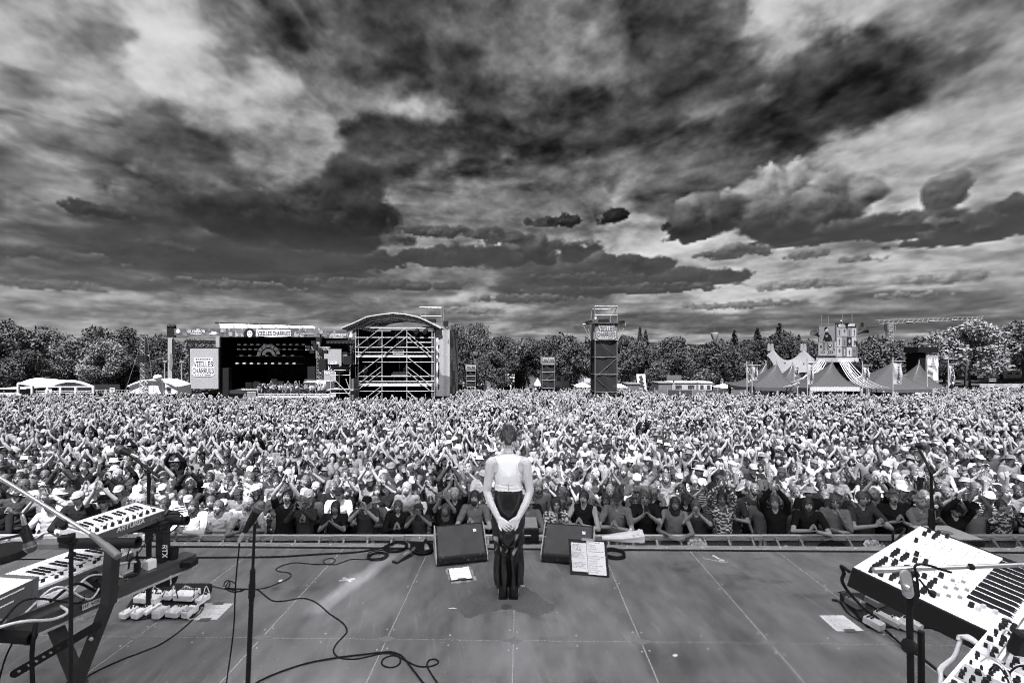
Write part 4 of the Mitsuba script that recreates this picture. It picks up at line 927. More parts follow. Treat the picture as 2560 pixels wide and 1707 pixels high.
put(k + '__bolt', join(*[lathe_along(p, np.array(p) + [.0, -.012, 0], [(.014, 0), (.014, .7), (.008, 1)], 8) for p in ((-2.83, 3.165, .50), (-2.90, 3.15, .52), (-2.77, 3.26, .9))]), 'chrome')
# wooden shelf rail behind the keyboards with small things on it
pmat('rail_wood', lambda p, n, uv: mi.Color3f(.03 + .04 * mikit.fbm(p.x * 5, p.y * 3, p.z * 60, 3)), .4)
k = thing('shelf_rail', 'dark wood-grained shelf rail slanting behind the left keyboards, with cup holes', 'shelf')
a, b = np.array([-3.12, 2.95, .70]), np.array([-2.72, 4.05, .70]); F = Frame(a, b - a, (-.14, .05, 0))
put(k + '__plank', F.block(0, 1, 0, 1, -.10, 0), 'rail_wood'); put(k + '__edge_strip', F.block(0, 1, -.06, -.0, -.115, -.100), 'aluminium')
for u in (.42, .60):
    put(k + '__cup_hole', lathe([(.036, .001), (.036, .003), (.03, .003), (.029, .0005), (.001, .0005)], 18, F.p(u, .5), F.R), 'black_plastic', 30)
put(k + '__label', F.block(.30, .42, -.012, -.004, -.075, -.035), 'white_paper')
put(k + '__label_print', mv(text('THE SOUND', .022), F.p(.36, -.016, -.063), np.stack([F.eu, F.w, np.cross(F.eu, F.w)], 1)), 'black_plastic')
one('white_box', 'small white cardboard box on the shelf rail beside the far column', 'box', box(F.p(.72, .5, .035), (.065, .06, .07), F.R, .002), 'white_paper')
k = thing('drinks_cup', 'black cup with pale rim on the far end of the shelf rail', 'cup'); put(k + '__cup', lathe([(.03, 0), (.038, .09), (.034, .09), (.027, .01)], 18, F.p(.88, .5), F.R), 'black_plastic', 40)
k = thing('spray_bottle', 'black bottle with narrow neck standing on the shelf rail', 'bottle'); put(k + '__body', lathe([(.022, 0), (.024, .01), (.022, .07), (.007, .11), (.006, .16), (.001, .162)], 14, F.p(.66, .75), F.R), 'black_plastic', 40)
k = thing('white_module', 'white box module with cables lying between the lower keyboard and the shelf rail', 'sound module'); F2 = Frame((-3.16, 3.0, .80), (.09, .28, 0), (-.16, .05, 0)); put(k + '__case', F2.block(0, 1, 0, 1, -.05, 0), 'white_lacquer'); put(k + '__knob', join(*[F2.knob(.2 + .2 * i, .4, .009, .015) for i in range(4)]), 'black_plastic')
k = thing('sound_module', 'grey desktop module with pale stripe and two jacks at the far left edge', 'sound module'); F2 = Frame((-3.10, 2.30, .955), (-.01, .75, -.006), (-.45, .0, .03))
put(k + '__case', F2.block(0, 1, 0, 1, -.19, 0), mat(.10, .45)); put(k + '__top_panel', F2.block(0, 1, 0, 1, 0, .003), 'white_lacquer'); put(k + '__stripe', F2.block(.0, .93, -.006, 0, -.030, -.022), 'white_paper'); put(k + '__stripe', F2.block(.0, .85, -.006, 0, -.082, -.074), 'white_paper'); put(k + '__cheek', F2.block(1, 1.05, -.01, 1, -.20, .006), mat(.11, .45))
put(k + '__jack', join(*[lathe_along(F2.p(u, 0, -.155), F2.p(u, -.09, -.155), [(.012, 0), (.012, 1), (.001, 1)], 10) for u in (.60, .74)]), 'chrome')
put(k + '__knob', join(*[F2.knob(.35 + .2 * i, .35, .012, .02) for i in range(3)]), 'black_plastic', 30)
# bundle of cables about the keyboards
for i in range(8):
    y0 = 2.7 + .12 * i
    pts = [np.array([-3.10 + .03 * i, y0, .80]), np.array([-2.98 + rg.uniform(-.05, .05), y0 + .12, .82 + rg.uniform(-.04, .08)]), np.array([-2.92 + rg.uniform(-.06, .04), y0 + .3, .76 + rg.uniform(-.05, .05)]), np.array([-2.95, y0 + .42, .72 + rg.uniform(-.05, .06)]), np.array([-3.06 + rg.uniform(-.03, .03), y0 + .5, .70])]
    one('patch_cable', f'{("pale", "black")[i % 2]} cable looping behind the left keyboards, {ORDW[i]} of eight from the near end', 'cable', tube(spline(pts, 7), .0065 if i % 3 else .009, 7), ('pale_film', 'cable_rubber')[i % 2], True, group='cables looping behind the left keyboards')
for i, pts in enumerate([[(410, 1290, 3.95), (430, 1284, 3.8), (455, 1288, 3.8), (448, 1310, 3.8), (425, 1330, 3.8), (400, 1325, 3.8), (395, 1300, 3.8)], [(345, 1345, 3.6), (325, 1370, 3.5), (318, 1400, 3.45), (335, 1395, 3.45), (370, 1350, 3.6), (400, 1330, 3.75)], [(90, 1560, 3.0), (85, 1585, 2.9), (80, 1640, 2.9), (82, 1720, 2.9)], [(30, 1608, 2.9), (15, 1640, 2.9), (0, 1690, 2.9), (-8, 1730, 2.9)], [(110, 1540, 3.1), (80, 1556, 3.05), (35, 1572, 3.0), (-10, 1610, 3.0)]]):
    one('patch_cable', ('black cable looped over the far upper arm of the left stand', 'thin black cable from the upper keyboard down to the shelf rail', 'thick black cable falling from the grey module to the floor', 'thin black cable hanging at the left edge under the padded arm', 'black cable drooping under the grey module')[i], 'cable', tube(spline([Q(*q) for q in pts], 7), (.006, .004, .012, .005, .005)[i], 7), 'cable_rubber', True)
# pedalboard
def pedal(label, px, py, z, w, d, h, rot, knobs, tone, group=None, tilt=.12, sw=1):
    k = thing('effects_pedal', label, 'effects pedal', group)
    c = P(px, py, z=z + h); R = rotz(rot) @ rotx(tilt)
    at = lambda x, y, zz: c + R @ np.array([x * w / 2, y * d / 2, zz])
    put(k + '__case', box(c + R @ np.array([0, 0, -h / 2]), (w, d, h), R, .004), mat(tone, .4))
    ks = [lathe([(.0085, 0), (.008, .002), (.0065, .014), (.004, .0145)], 9, at(x, y, 0), R) for x, y in knobs]
    if ks:
        put(k + '__knob', join(*ks), 'black_plastic', 30)
    for x in ((0,) if sw == 1 else (-.55, .55))[:sw]:
        put(k + '__footswitch', lathe([(.009, 0), (.009, .004), (.006, .005), (.006, .014), (.003, .016)], 9, at(x, -.72, 0), R), 'chrome', 30)
    return k, at, R
kb = thing('pedalboard', 'black pedalboard crowded with white effects pedals, beside the left keyboard stand', 'pedalboard')
b4 = np.array([P(303, 1548), P(482, 1547), P(530, 1478), P(355, 1476)])
put(kb + '__deck', hexa(b4 + [0, 0, .004], b4 + [[0, 0, .04], [0, 0, .04], [0, 0, .08], [0, 0, .08]]), 'black_plastic')
put(kb + '__rear_step', hexa(np.array([P(352, 1508), P(500, 1506), P(527, 1478), P(380, 1478)]) + [0, 0, .055], np.array([P(352, 1508), P(500, 1506), P(527, 1478), P(380, 1478)]) + [0, 0, .085]), 'black_plastic')
GP = 'white effects pedals on the left pedalboard'
row = np.linspace(-.6, .6, 3)
for lb, *a in (('slim white effects pedal at the front left corner of the left pedalboard', 322, 1523, .03, .075, .13, .05, -.30, [(-.5, .6), (.4, .65), (0, .3)], .74),
               ('white effects pedal with four knobs, second from left in the front row', 351, 1522, .03, .075, .13, .055, -.28, [(-.5, .7), (.45, .7), (-.4, .4), (.4, .4)], .76),
               ('flat white double-height pedal, third from left in the front row', 378, 1516, .03, .075, .15, .045, -.26, [(.2, .2)], .80),
               ('pale compact pedal with hinged tread, fourth from left in the front row', 402, 1521, .03, .073, .128, .06, -.22, [(-.5, .8), (0, .8), (.5, .8)], .62),
               ('wide grey pedal with two footswitches, fifth in the front row', 441, 1520, .03, .125, .13, .05, -.20, [(-.7, .75), (-.3, .75), (.1, .75), (.5, .75), (-.1, .45), (.3, .45)], .55),
               ('pale compact pedal with dark tread at the front right corner of the pedalboard', 474, 1519, .03, .073, .128, .06, -.18, [(-.5, .8), (0, .8), (.5, .8)], .66),
               ('large white multi-knob pedal at the back left of the pedalboard', 376, 1484, .085, .24, .14, .055, -.12, [(-.8, .6), (-.3, .6), (.2, .6), (.75, .6), (-.85, .15), (-.65, .15), (-.15, .15), (.05, .15), (.4, .15), (.6, .15), (.8, .15)], .78),
               ('small plain white box pedal in the middle of the back row', 426, 1480, .085, .07, .10, .05, -.1, [], .74),
               ('wide white pedal with a row of eight knobs at the back of the pedalboard', 467, 1478, .085, .19, .13, .06, -.08, [(-.85 + .24 * i, .5) for i in range(8)], .76),
               ('small white pedal at the back right corner of the pedalboard', 506, 1490, .075, .065, .115, .05, -.25, [(-.3, .6), (.3, .6)], .72)):
    kk, at, R = pedal(lb, *a, None, .10, 2 if 'two' in lb else 1)
    if 'tread' in lb:
        put(kk + '__tread', box(at(0, -.35, .004), (a[3] * .86, a[4] * .52, .010), R, .002), mat(.30 if 'dark' in lb else .5, .5))
for i in range(9):
    x = 345 + i * 20
    pts = [P(x, 1490 + rg.uniform(-4, 8), z=.13), P(x + rg.uniform(-6, 12), 1470 + rg.uniform(-6, 4), z=.16), P(x + rg.uniform(0, 20), 1474 + rg.uniform(-8, 4), z=.13), P(x + 18 + rg.uniform(0, 10), 1486 + rg.uniform(-5, 8), z=.12)]
    one('patch_lead', f'short {("pale", "black")[i % 2]} patch lead on the left pedalboard, {ORDW[i]} from the left', 'cable', tube(spline(pts, 5), .004, 6), ('pale_film', 'cable_rubber')[i % 2], True, group='patch leads on the left pedalboard')
one('patch_lead', 'pale lead curling over the right edge of the left pedalboard', 'cable', tube(spline([P(515, 1480, z=.1), P(500, 1510, z=.08), P(470, 1545, z=.03), P(500, 1540, z=.01), P(512, 1522, z=.01), P(495, 1515, z=.03)], 6), .004, 6), 'pale_film', True)
pedal('low grey box pedal on the deck between the stand legs and the pedalboard', 205, 1528, 0, .16, .12, .05, -.1, [(-.5, .4), (.5, .4)], .40, None, 0)
k = thing('cable_joint', 'black in-line cable plugs joined by a strap, right of the left pedalboard', 'plug')
a, b = P(533, 1463, z=.015), P(562, 1469, z=.015)
put(k + '__plug', lathe_along(a, b, [(.006, 0), (.013, .1), (.014, .45), (.010, .5), (.014, .55), (.013, .95), (.006, 1)], 10), 'steel', 30); put(k + '__strap', tube([P(567, 1468, z=.012) + [.03 * math.cos(t), .02 * math.sin(t), .03 + .035 * math.sin(t)] for t in np.linspace(0, 2 * np.pi, 16)], .006, 6), 'cable_rubber', True)
one('cable', 'tangle of thin black cable beside the in-line plugs', 'cable', cab([(560, 1470), (575, 1452), (590, 1462), (580, 1478), (566, 1470), (600, 1478), (612, 1470), (590, 1480), (570, 1475)], .005), 'cable_rubber', True)
# boom stands and stool
mic_stand('thin black boom stand behind the left keyboards', np.array([-3.40, 4.4, 0]), Q(372, 1180, 4.4), .0135, .55, None, (Q(398, 1192, 4.36), Q(318, 1133, 4.46)), 12, .012)
microphone('microphone on the thin boom behind the left keyboards, pointing left', Q(298, 1123, 4.5), Q(330, 1136, 4.46), 1.7)
one('microphone_cable', 'black cable looping from the microphone behind the left keyboards along its boom', 'cable', tube(spline([Q(334, 1138, 4.46), Q(344, 1130, 4.46), Q(346, 1142, 4.45), Q(356, 1170, 4.4), Q(374, 1185, 4.38), Q(375, 1230, 4.38), Q(372, 1300, 4.38), Q(370, 1420, 4.38)], 6), .005, 6), 'cable_rubber', True)
fb = np.array([-2.07, 2.2, 0.0])
k = mic_stand('chrome boom stand in the left foreground, boom slanting across the keyboards', fb, Q(178, 1350, 2.2), .0085, .30, None, (Q(234, 1339, 2.12), Q(-40, 1170, 2.42), 1), 14, .0095)
put(k + '__grip', lathe_along(Q(228, 1335, 2.125), Q(297, 1391, 2.06), [(.010, 0), (.012, .02), (.013, .45), (.0165, .5), (.0165, .98), (.012, 1)], 14), mat(.12, .4), 40); put(k + '__wing_nut', join(cyl(Q(152, 1308, 2.16), Q(160, 1316, 2.22), .016, 10), box(Q(163, 1345, 2.17), (.05, .03, .03), rotz(.4), .006), cyl(Q(176, 1386, 2.2), Q(184, 1386, 2.2), .014, 8)), 'black_rubber')
one('microphone_cable', 'thin black cable sagging below the foreground boom at the left edge', 'cable', tube(spline([Q(-20, 1205, 2.42), Q(10, 1228, 2.36), Q(35, 1240, 2.3), Q(60, 1238, 2.3), Q(72, 1232, 2.3)], 6), .004, 6), 'cable_rubber', True)
microphone('black microphone hanging downwards above the stool at the left edge', Q(76, 1368, 2.8), Q(62, 1312, 2.8), 1.2)
k = thing('boom_arm', 'thin black boom arm entering from the left edge, holding the hanging microphone', 'boom arm'); put(k + '__arm', cyl(Q(-40, 1356, 2.75), Q(66, 1334, 2.79), .008, 10), 'black_paint'); put(k + '__clip', cyl(Q(60, 1324, 2.8), Q(70, 1346, 2.8), .024, 12), 'black_rubber')
k = thing('stool', 'round black padded stool at the left edge of the stage', 'stool')
put(k + '__seat', lathe([(.05, .515), (.21, .515), (.228, .53), (.232, .56), (.226, .59), (.20, .602), (.001, .606)], 40, (-4.79, 4.36, 0)), 'black_plastic', 40); put(k + '__pole', cyl((-4.79, 4.36, .05), (-4.79, 4.36, .52), .025), 'chrome')
for a in range(3):
    put(k + '__leg', bar((-4.79, 4.36, .30), (-4.79 + .3 * math.cos(a * 2.1 + .4), 4.36 + .3 * math.sin(a * 2.1 + .4), .012), .012, 8), 'chrome')
one('cable', 'pair of black cables on the deck behind the stool at the left edge', 'cable', join(cab([(-20, 1436), (40, 1437), (110, 1436), (190, 1428)], .006), cab([(20, 1398), (120, 1397), (200, 1394), (300, 1395)], .008)), 'cable_rubber', True)
# ---------------------------------------------------------------- right side of the stage: big synthesiser, modular case, pedals, stand
k = thing('synthesiser', 'big white synthesiser with black side cheek and rows of black knobs, right foreground', 'synthesiser')
A, B, C = Q(2136.5, 1420.5, 2.77), Q(2518, 1602, 2.31), Q(2305, 1316, 3.45)
F = Frame(A, C - A, (B - A) * 1.12)
TH = .105
put(k + '__case', F.block(.004, .996, .004, 1, -TH, -.004), 'white_lacquer'); put(k + '__side_cheek', F.block(-.012, .004, -.01, 1.0, -TH - .01, .004), 'black_plastic'); put(k + '__side_cheek', F.block(.996, 1.012, -.01, 1.0, -TH - .01, .004), 'black_plastic'); put(k + '__rear_panel', F.block(.0, 1.0, -.012, .004, -TH, .001), 'white_lacquer')
u0, v0 = F.uv(2417, 1496); u1, v1 = F.uv(2510.6, 1393)
KV = (v0 + v1) / 2
put(k + '__control_panel', F.block(.004, .996, .004, KV - .01, -.004, .001), 'white_lacquer')
put(k + '__front_rail', F.block(.004, .996, 1.0, 1.05, -TH, .004), 'white_lacquer')
nk = 38
keyboard_keys(k, F, .22, .985, KV, 1.0, nk)
put(k + '__key_slip', F.block(.004, .215, KV - .01, 1.0, -.004, .004), 'white_lacquer')
r5 = lambda x, y: (2060 + x / 5.227, 1300 + y / 5.227)
r6 = lambda x, y: (2260 + x / 5.227, 1280 + y / 5.227)
big = [r5(*q) for q in ((605, 655), (645, 610), (685, 590), (725, 560), (760, 540), (795, 510), (885, 450), (920, 425), (955, 400), (1010, 505), (1045, 480), (1075, 455), (870, 755), (905, 725), (940, 700), (1000, 805), (735, 700), (1180, 520), (1195, 260), (1305, 175), (1365, 130), (1425, 215), (1455, 190), (1485, 165), (900, 565), (925, 545), (1300, 730), (1440, 790), (1520, 720), (1370, 850), (1395, 825), (1280, 925), (1305, 905), (1410, 960), (1320, 540), (1200, 440))]
big += [r6(*q) for q in ((555, 310), (925, 430), (1045, 470), (150, 540), (865, 1215), (370, 1075), (270, 650))]
for i, (px, py) in enumerate(big):
    u, v = F.uv(px, py + 5)
    if .015 < u < .985 and .02 < v < KV + .3:
        put(k + '__knob', F.knob(u, v, .0125 if i % 3 else .0105, .030, .001), 'black_plastic', 30)
dots = []
for r_ in range(9):
    for i in range(16):
        if rg.random() < .55:
            dots.append(F.knob(.30 + i * .042, .10 + r_ * .05, .0035, .004, .001))
put(k + '__button', join(*dots), mat(.25)); labels[k + '__button'] = {'kind': 'stuff', 'label': 'small grey buttons and lamps'}
put(k + '__fader', join(*[F.block(.12 + .04 * i, .135 + .04 * i, .46 + .05 * (i % 3), .485 + .05 * (i % 3), .001, .014) for i in range(8)]), mat(.3)); labels[k + '__fader'] = {'kind': 'stuff', 'label': 'faders'}
for q in ((1025, 1260), (1180, 1330), (1330, 1430), (960, 1290)):
    u, v = F.uv(*r6(*q)); put(k + '__pale_knob', F.knob(u, v, .011, .022, .004), mat(.55), 30)
put(k + '__wheel', join(*[cyl(F.p(.10 + i * .06, KV + .24, -.002), F.p(.125 + i * .06, KV + .24, -.002), .022, 18) for i in range(2)]), 'black_plastic', 30)
# the synthesiser's stand
k = thing('synthesiser_stand', 'black table stand under the right synthesiser', 'stand')
for u, v in ((.75, .55), (.72, .95), (.95, .55), (.95, .95)):
    q = F.p(u, v, -TH - .02); put(k + '__leg', beam(q, (q[0], q[1], .01), .04, .04, up=(0, 1, 0)), 'black_paint')
put(k + '__rail', F.block(.05, .95, .45, .55, -TH - .05, -TH - .008), 'black_paint'); put(k + '__rail', F.block(.05, .95, .85, .95, -TH - .05, -TH - .008), 'black_paint')
one('instrument_cable', 'thick black cable arching from the back of the right synthesiser down to the pedals', 'cable', tube(spline([F.p(.03, -.03, -.05), F.p(.03, -.10, -.04)] + [Q(*q) for q in ((2110, 1432, 2.85), (2105, 1450, 2.95), (2118, 1475, 3.1), (2140, 1500, 3.4), (2165, 1525, 3.7), (2195, 1545, 3.9))], 7), .010, 8), 'cable_rubber', True)
one('instrument_cable', 'black cable arching over the rear corner of the right synthesiser', 'cable', tube(spline([F.p(.6, -.02, -.02), Q(2262, 1322, 3.5), Q(2240, 1325, 3.6), Q(2232, 1338, 3.6), Q(2230, 1360, 3.6), F.p(.45, -.04, -.1)], 7), .008, 8), 'cable_rubber', True)
# pedals under it
kb = thing('pedalboard', 'black pedalboard with dark and grey pedals under the right synthesiser', 'pedalboard')
b4 = np.array([P(2168, 1570), P(2430, 1573), P(2330, 1500), P(2100, 1498)])
put(kb + '__deck', hexa(b4 + [0, 0, .004], b4 + [[0, 0, .025], [0, 0, .025], [0, 0, .07], [0, 0, .07]]), 'black_plastic')
for lb, *a in (('dark pedal with knobs at the back left corner of the right pedalboard', 2138, 1497, .06, .11, .13, .06, .40, [(-.6, .6), (0, .6), (.6, .6)], .10),
               ('dark wide pedal at the back of the right pedalboard', 2190, 1493, .06, .15, .12, .06, .42, [(-.7, .3), (-.2, .3), (.5, .3)], .14),
               ('grey pedal with three knobs in the front row, left end of the right pedalboard', 2186, 1548, .025, .085, .14, .06, .42, [(-.6, .6), (0, .6), (.6, .6), (-.3, .25), (.3, .25)], .42),
               ('long pale pedal with round end plate in the front row of the right pedalboard', 2220, 1540, .025, .075, .20, .05, .46, [(-.4, .8), (.4, .8)], .34),
               ('grey pedal with small screen in the front row of the right pedalboard', 2248, 1548, .025, .075, .13, .055, .46, [(-.5, .7), (.5, .7)], .40),
               ('pale grey pedal at the right end of the right pedalboard front row', 2280, 1550, .025, .085, .14, .055, .48, [(-.5, .7), (0, .7), (.5, .7)], .44)):
    kk, at, R = pedal(lb, *a, None, .10, 1)
    if 'screen' in lb:
        put(kk + '__screen', box(at(0, .2, .002), (.03, .02, .004), R), 'white_paper')
    if 'end plate' in lb:
        put(kk + '__end_plate', lathe([(.02, 0), (.02, .006), (.001, .007)], 16, at(0, -.8, 0), R), 'chrome', 30)
for i, pts in enumerate([[(2100, 1500), (2120, 1530), (2150, 1552), (2170, 1560)], [(2096, 1480), (2110, 1478), (2130, 1484), (2150, 1490), (2175, 1500)], [(2083, 1500), (2096, 1502), (2105, 1512), (2118, 1530), (2140, 1545), (2160, 1552)]]):
    one('patch_lead', ('black lead along the left side of the right pedalboard', 'thin black lead across the back of the right pedalboard', 'thin black lead with loose jack left of the right pedalboard')[i], 'cable', cab([(*q, .05 if i == 1 else .01) for q in pts], .005), 'cable_rubber', True)
one('jack_plug', 'loose black jack plug lying on the deck left of the right pedalboard', 'plug', lathe_along(P(2080, 1499, z=.012), P(2094, 1500, z=.012), [(.004, 0), (.012, .1), (.012, .8), (.005, 1)], 10), 'black_rubber')
# stand in the right foreground with a horizontal boom
kq = mic_stand('black stand with twin tubes in the right foreground, pale boom lying level across it', np.array([1.715, 2.0, 0]), Q(2272, 1432, 2.0), .0125, .36, None, (Q(2184, 1425, 1.98), Q(2640, 1408, 2.08), 1), 14, .0095)
put(kq + '__second_tube', cyl((1.765, 2.02, 0), (1.758, 2.02, 1.22), .0125, 14), 'black_paint', 40)
put(kq + '__second_sleeve', cyl((1.765, 2.02, 0), (1.762, 2.02, .86), .019, 14), 'black_paint', 40)
put(kq + '__boom_sleeve', lathe_along(Q(2184, 1425, 1.98), Q(2300, 1420, 2.0), [(.006, 0), (.0135, .03), (.0135, .42), (.0145, .43), (.0145, .47), (.0125, .48), (.0125, 1)], 14), 'chrome', 40)
put(kq + '__boom_ring', lathe_along(Q(2424, 1416, 2.02), Q(2432, 1416, 2.02), [(.010, 0), (.014, .2), (.014, .8), (.010, 1)], 14), 'black_rubber', 40)
put(kq + '__swivel_plate', mv(flat(sg.LineString([(0, .0), (0.012, -.075)]).buffer(.021, 8), -.006, .006), Q(2263, 1437, 1.97), UP), mat(.30, .4)); put(kq + '__swivel_bolt', lathe_along(Q(2268, 1468, 1.96), Q(2268, 1468, 1.945), [(.012, 0), (.010, .8), (.004, 1)], 12), 'chrome', 30)
put(kq + '__clutch', box(Q(2281, 1480, 1.99), (.035, .04, .10), ch=.008), 'black_rubber'); put(kq + '__tube_bracket', box((1.742, 2.01, .585), (.10, .045, .04), ch=.01), 'black_rubber'); put(kq + '__clamp_knob', lathe_along(Q(2266, 1612, 1.98), Q(2280, 1618, 1.98), [(.01, 0), (.03, .1), (.03, .9), (.01, 1)], 12), 'black_rubber')
one('gooseneck', 'thin black gooseneck with small black tip fixed to the right foreground stand', 'gooseneck', tube([*spline([Q(2298, 1447, 1.98), Q(2310, 1462, 1.97), Q(2325, 1478, 1.96)], 5)][:-1] + [Q(2326, 1479, 1.96), Q(2336, 1490, 1.95)], [.004] * 10 + [.011, .009], 8), 'black_rubber', True)
one('cable', 'black cable draped over the level boom of the right foreground stand', 'cable', tube(spline([Q(2297, 1490, 1.98), Q(2292, 1440, 1.97), Q(2287, 1418, 1.97), Q(2296, 1410, 1.97), Q(2320, 1412, 1.97), Q(2350, 1422, 1.98), Q(2378, 1430, 2.0)], 6), .005, 7), 'cable_rubber', True)
one('cable', 'black cable running from the pedals past the right foreground stand to the modular case', 'cable', cab([(2215, 1575, .02), (2260, 1615, .03), (2300, 1640, .05), (2350, 1680, .2), (2375, 1700, .3), (2400, 1720, .4)], .010), 'cable_rubber', True)
# modular case in the corner
k = thing('modular_case', 'white slanted modular synthesiser case full of black knobs in the bottom right corner', 'synthesiser')
A, B, C = Q(2340, 1720, 1.62), Q(2640, 1900, 1.35), Q(2445, 1600, 1.85)
F = Frame(A, C - A, B - A)
put(k + '__case', F.block(0, 1.6, 0, 1, -.16, -.006), 'white_lacquer')
for i in range(6):
    put(k + '__module', F.block(.02 + .26 * i, .265 + .26 * i, .05, .98, -.006, .003), mat((.70, .34, .78, .55, .78, .62)[i], .4))
kn = []
for i in range(6):
    for a in range(4):
        for b in range(9):
            if rg.random() < .62:
                kn.append(F.knob(.05 + .26 * i + a * .058, .10 + b * .1 + rg.uniform(-.01, .01), rg.choice([.0045, .007, .010]), .014, .003))
put(k + '__knob', join(*kn), 'black_plastic', 30); labels[k + '__knob'] = {'kind': 'stuff', 'label': 'black knobs and sockets of many sizes'}
for i in range(10):
    a, b = F.p(.08 + .13 * i, rg.uniform(.15, .9), .01), F.p(.14 + .13 * i + rg.uniform(0, .2), rg.uniform(.15, .9), .01)
    one('patch_lead', f'{("black", "pale")[i % 2]} patch lead plugged into the modular case, {ORDW[i]} from its near corner', 'cable', tube(spline([a, a * .7 + b * .3 + F.w * .05, a * .3 + b * .7 + F.w * .05, b], 6), .003, 6), ('cable_rubber', 'pale_film')[i % 2], True, group='patch leads on the modular case')
for i in range(5):
    pts = [Q(2395 + 6 * i, 1600 - 3 * i, 2.0 + .03 * i), Q(2402 + 10 * i, 1590, 2.0), Q(2440 + 8 * i, 1608 + 4 * i, 1.95), Q(2470, 1640, 1.9)] if i < 3 else [Q(2400, 1600, 2.0), Q(2385, 1640, 1.98), Q(2370 - 5 * i, 1670, 1.95), Q(2352, 1690, 1.9), Q(2350, 1730, 1.85)]
    one('cable', ('lowest pale cable in the tangle beside the modular case', 'middle pale cable in the tangle beside the modular case', 'topmost pale cable in the tangle beside the modular case', 'pale cable falling from the tangle, nearer the modular case', 'pale cable falling from the tangle, farther left')[i], 'cable', tube(spline(pts, 6), .008, 7), 'pale_film', True, group='pale cables beside the modular case')
k = thing('boom_arm', 'pale slanting boom arm with black clamp over the modular case at the right edge', 'boom arm'); put(k + '__arm', cyl(Q(2500, 1650, 1.7), Q(2580, 1530, 1.75), .011, 12), 'chrome', 40); put(k + '__clamp', box(Q(2545, 1605, 1.68), (.04, .04, .10), rotx(.3), .01), 'black_rubber')
# far microphone on the right
mic_stand('thin black boom stand behind the right synthesiser, in front of the crowd', np.array([4.11, 4.6, 0]), Q(2328, 1178, 4.6), .0125, .62, None, (Q(2330, 1184, 4.56), Q(2298, 1122, 4.7)), 12, .012)
microphone('microphone on the thin boom behind the right synthesiser, pointing right', Q(2309, 1115, 4.72), Q(2284, 1113, 4.7), 1.6)
one('microphone_cable', 'black cable looping from the right microphone down its stand', 'cable', tube(spline([Q(2276, 1114, 4.7), Q(2285, 1122, 4.68), Q(2300, 1128, 4.66), Q(2322, 1176, 4.55), Q(2338, 1210, 4.55), Q(2332, 1240, 4.55), Q(2336, 1300, 4.55), Q(2333, 1400, 4.55)], 6), .005, 6), 'cable_rubber', True)
# ---------------------------------------------------------------- the pit: barrier, loudspeakers, bags, flowers
pmat('mesh_panel', lambda p, n, uv: mi.Color3f(.05 + .14 * dr.select(dr.sin(p.x * 330) * dr.sin(p.z * 330) > .1, 1, 0)))
GZ = float(ground_z(0, 8.55)); RZ = -.838
NB = 17
for i in range(NB):
    x0, x1 = -11.05 + i * 1.3, -11.05 + (i + 1) * 1.3
    k = thing('barrier_section', f'aluminium barrier section before the crowd, number {i + 1} of the row counted from the left edge' if False else f'aluminium crowd barrier section, {["leftmost", "second", "third", "fourth", "fifth", "sixth", "seventh", "eighth", "middle", "tenth", "eleventh", "twelfth", "thirteenth", "fourteenth", "fifteenth", "sixteenth", "rightmost"][i]} along the row from the left', 'barrier', 'barrier sections between pit and crowd')
    bx = lambda c, s, **q: box(c, s, **q)
    put(k + '__top_rail', tube([(x0 + .004, RAIL_Y0, RZ - .03), (x1 - .004, RAIL_Y0, RZ - .03)], .034, 12), mat(.40, .4, .6), 40)
    put(k + '__lip', bx(((x0 + x1) / 2, RAIL_Y0 - .035, RZ - .075), (1.29, .02, .05)), mat(.38, .45, .5))
    put(k + '__mesh_panel', bx(((x0 + x1) / 2, RAIL_Y0 + .03, (RZ - .06 + GZ) / 2), (1.27, .012, RZ - .1 - GZ)), 'mesh_panel')
    for x in (x0 + .04, (x0 + x1) / 2 + .07, x1 - .04):
        put(k + '__post', bx((x, RAIL_Y0 - .0, (RZ - .06 + GZ) / 2), (.05, .05, RZ - .12 - GZ)), mat(.30, .45, .5))
    for x in (x0 + .22, x0 + .65, x0 + 1.08):
        put(k + '__brace', beam((x, RAIL_Y0 - .07, RZ - .07), (x + .05, RAIL_Y0 - 1.0, GZ + .05), .032, .03), mat(.24, .45, .5)); put(k + '__hook', bx((x, RAIL_Y0 - .055, RZ - .05), (.05, .05, .045), ch=.008), mat(.3, .45, .5))
    put(k + '__bolt', cyl((x1 - .08, RAIL_Y0 - .06, RZ - .20), (x1 + .08, RAIL_Y0 - .06, RZ - .20), .017, 8), 'chrome'); put(k + '__foot_plate', bx(((x0 + x1) / 2, RAIL_Y0 - .5, GZ + .02), (1.28, 1.0, .012)), mat(.3, .5, .5))
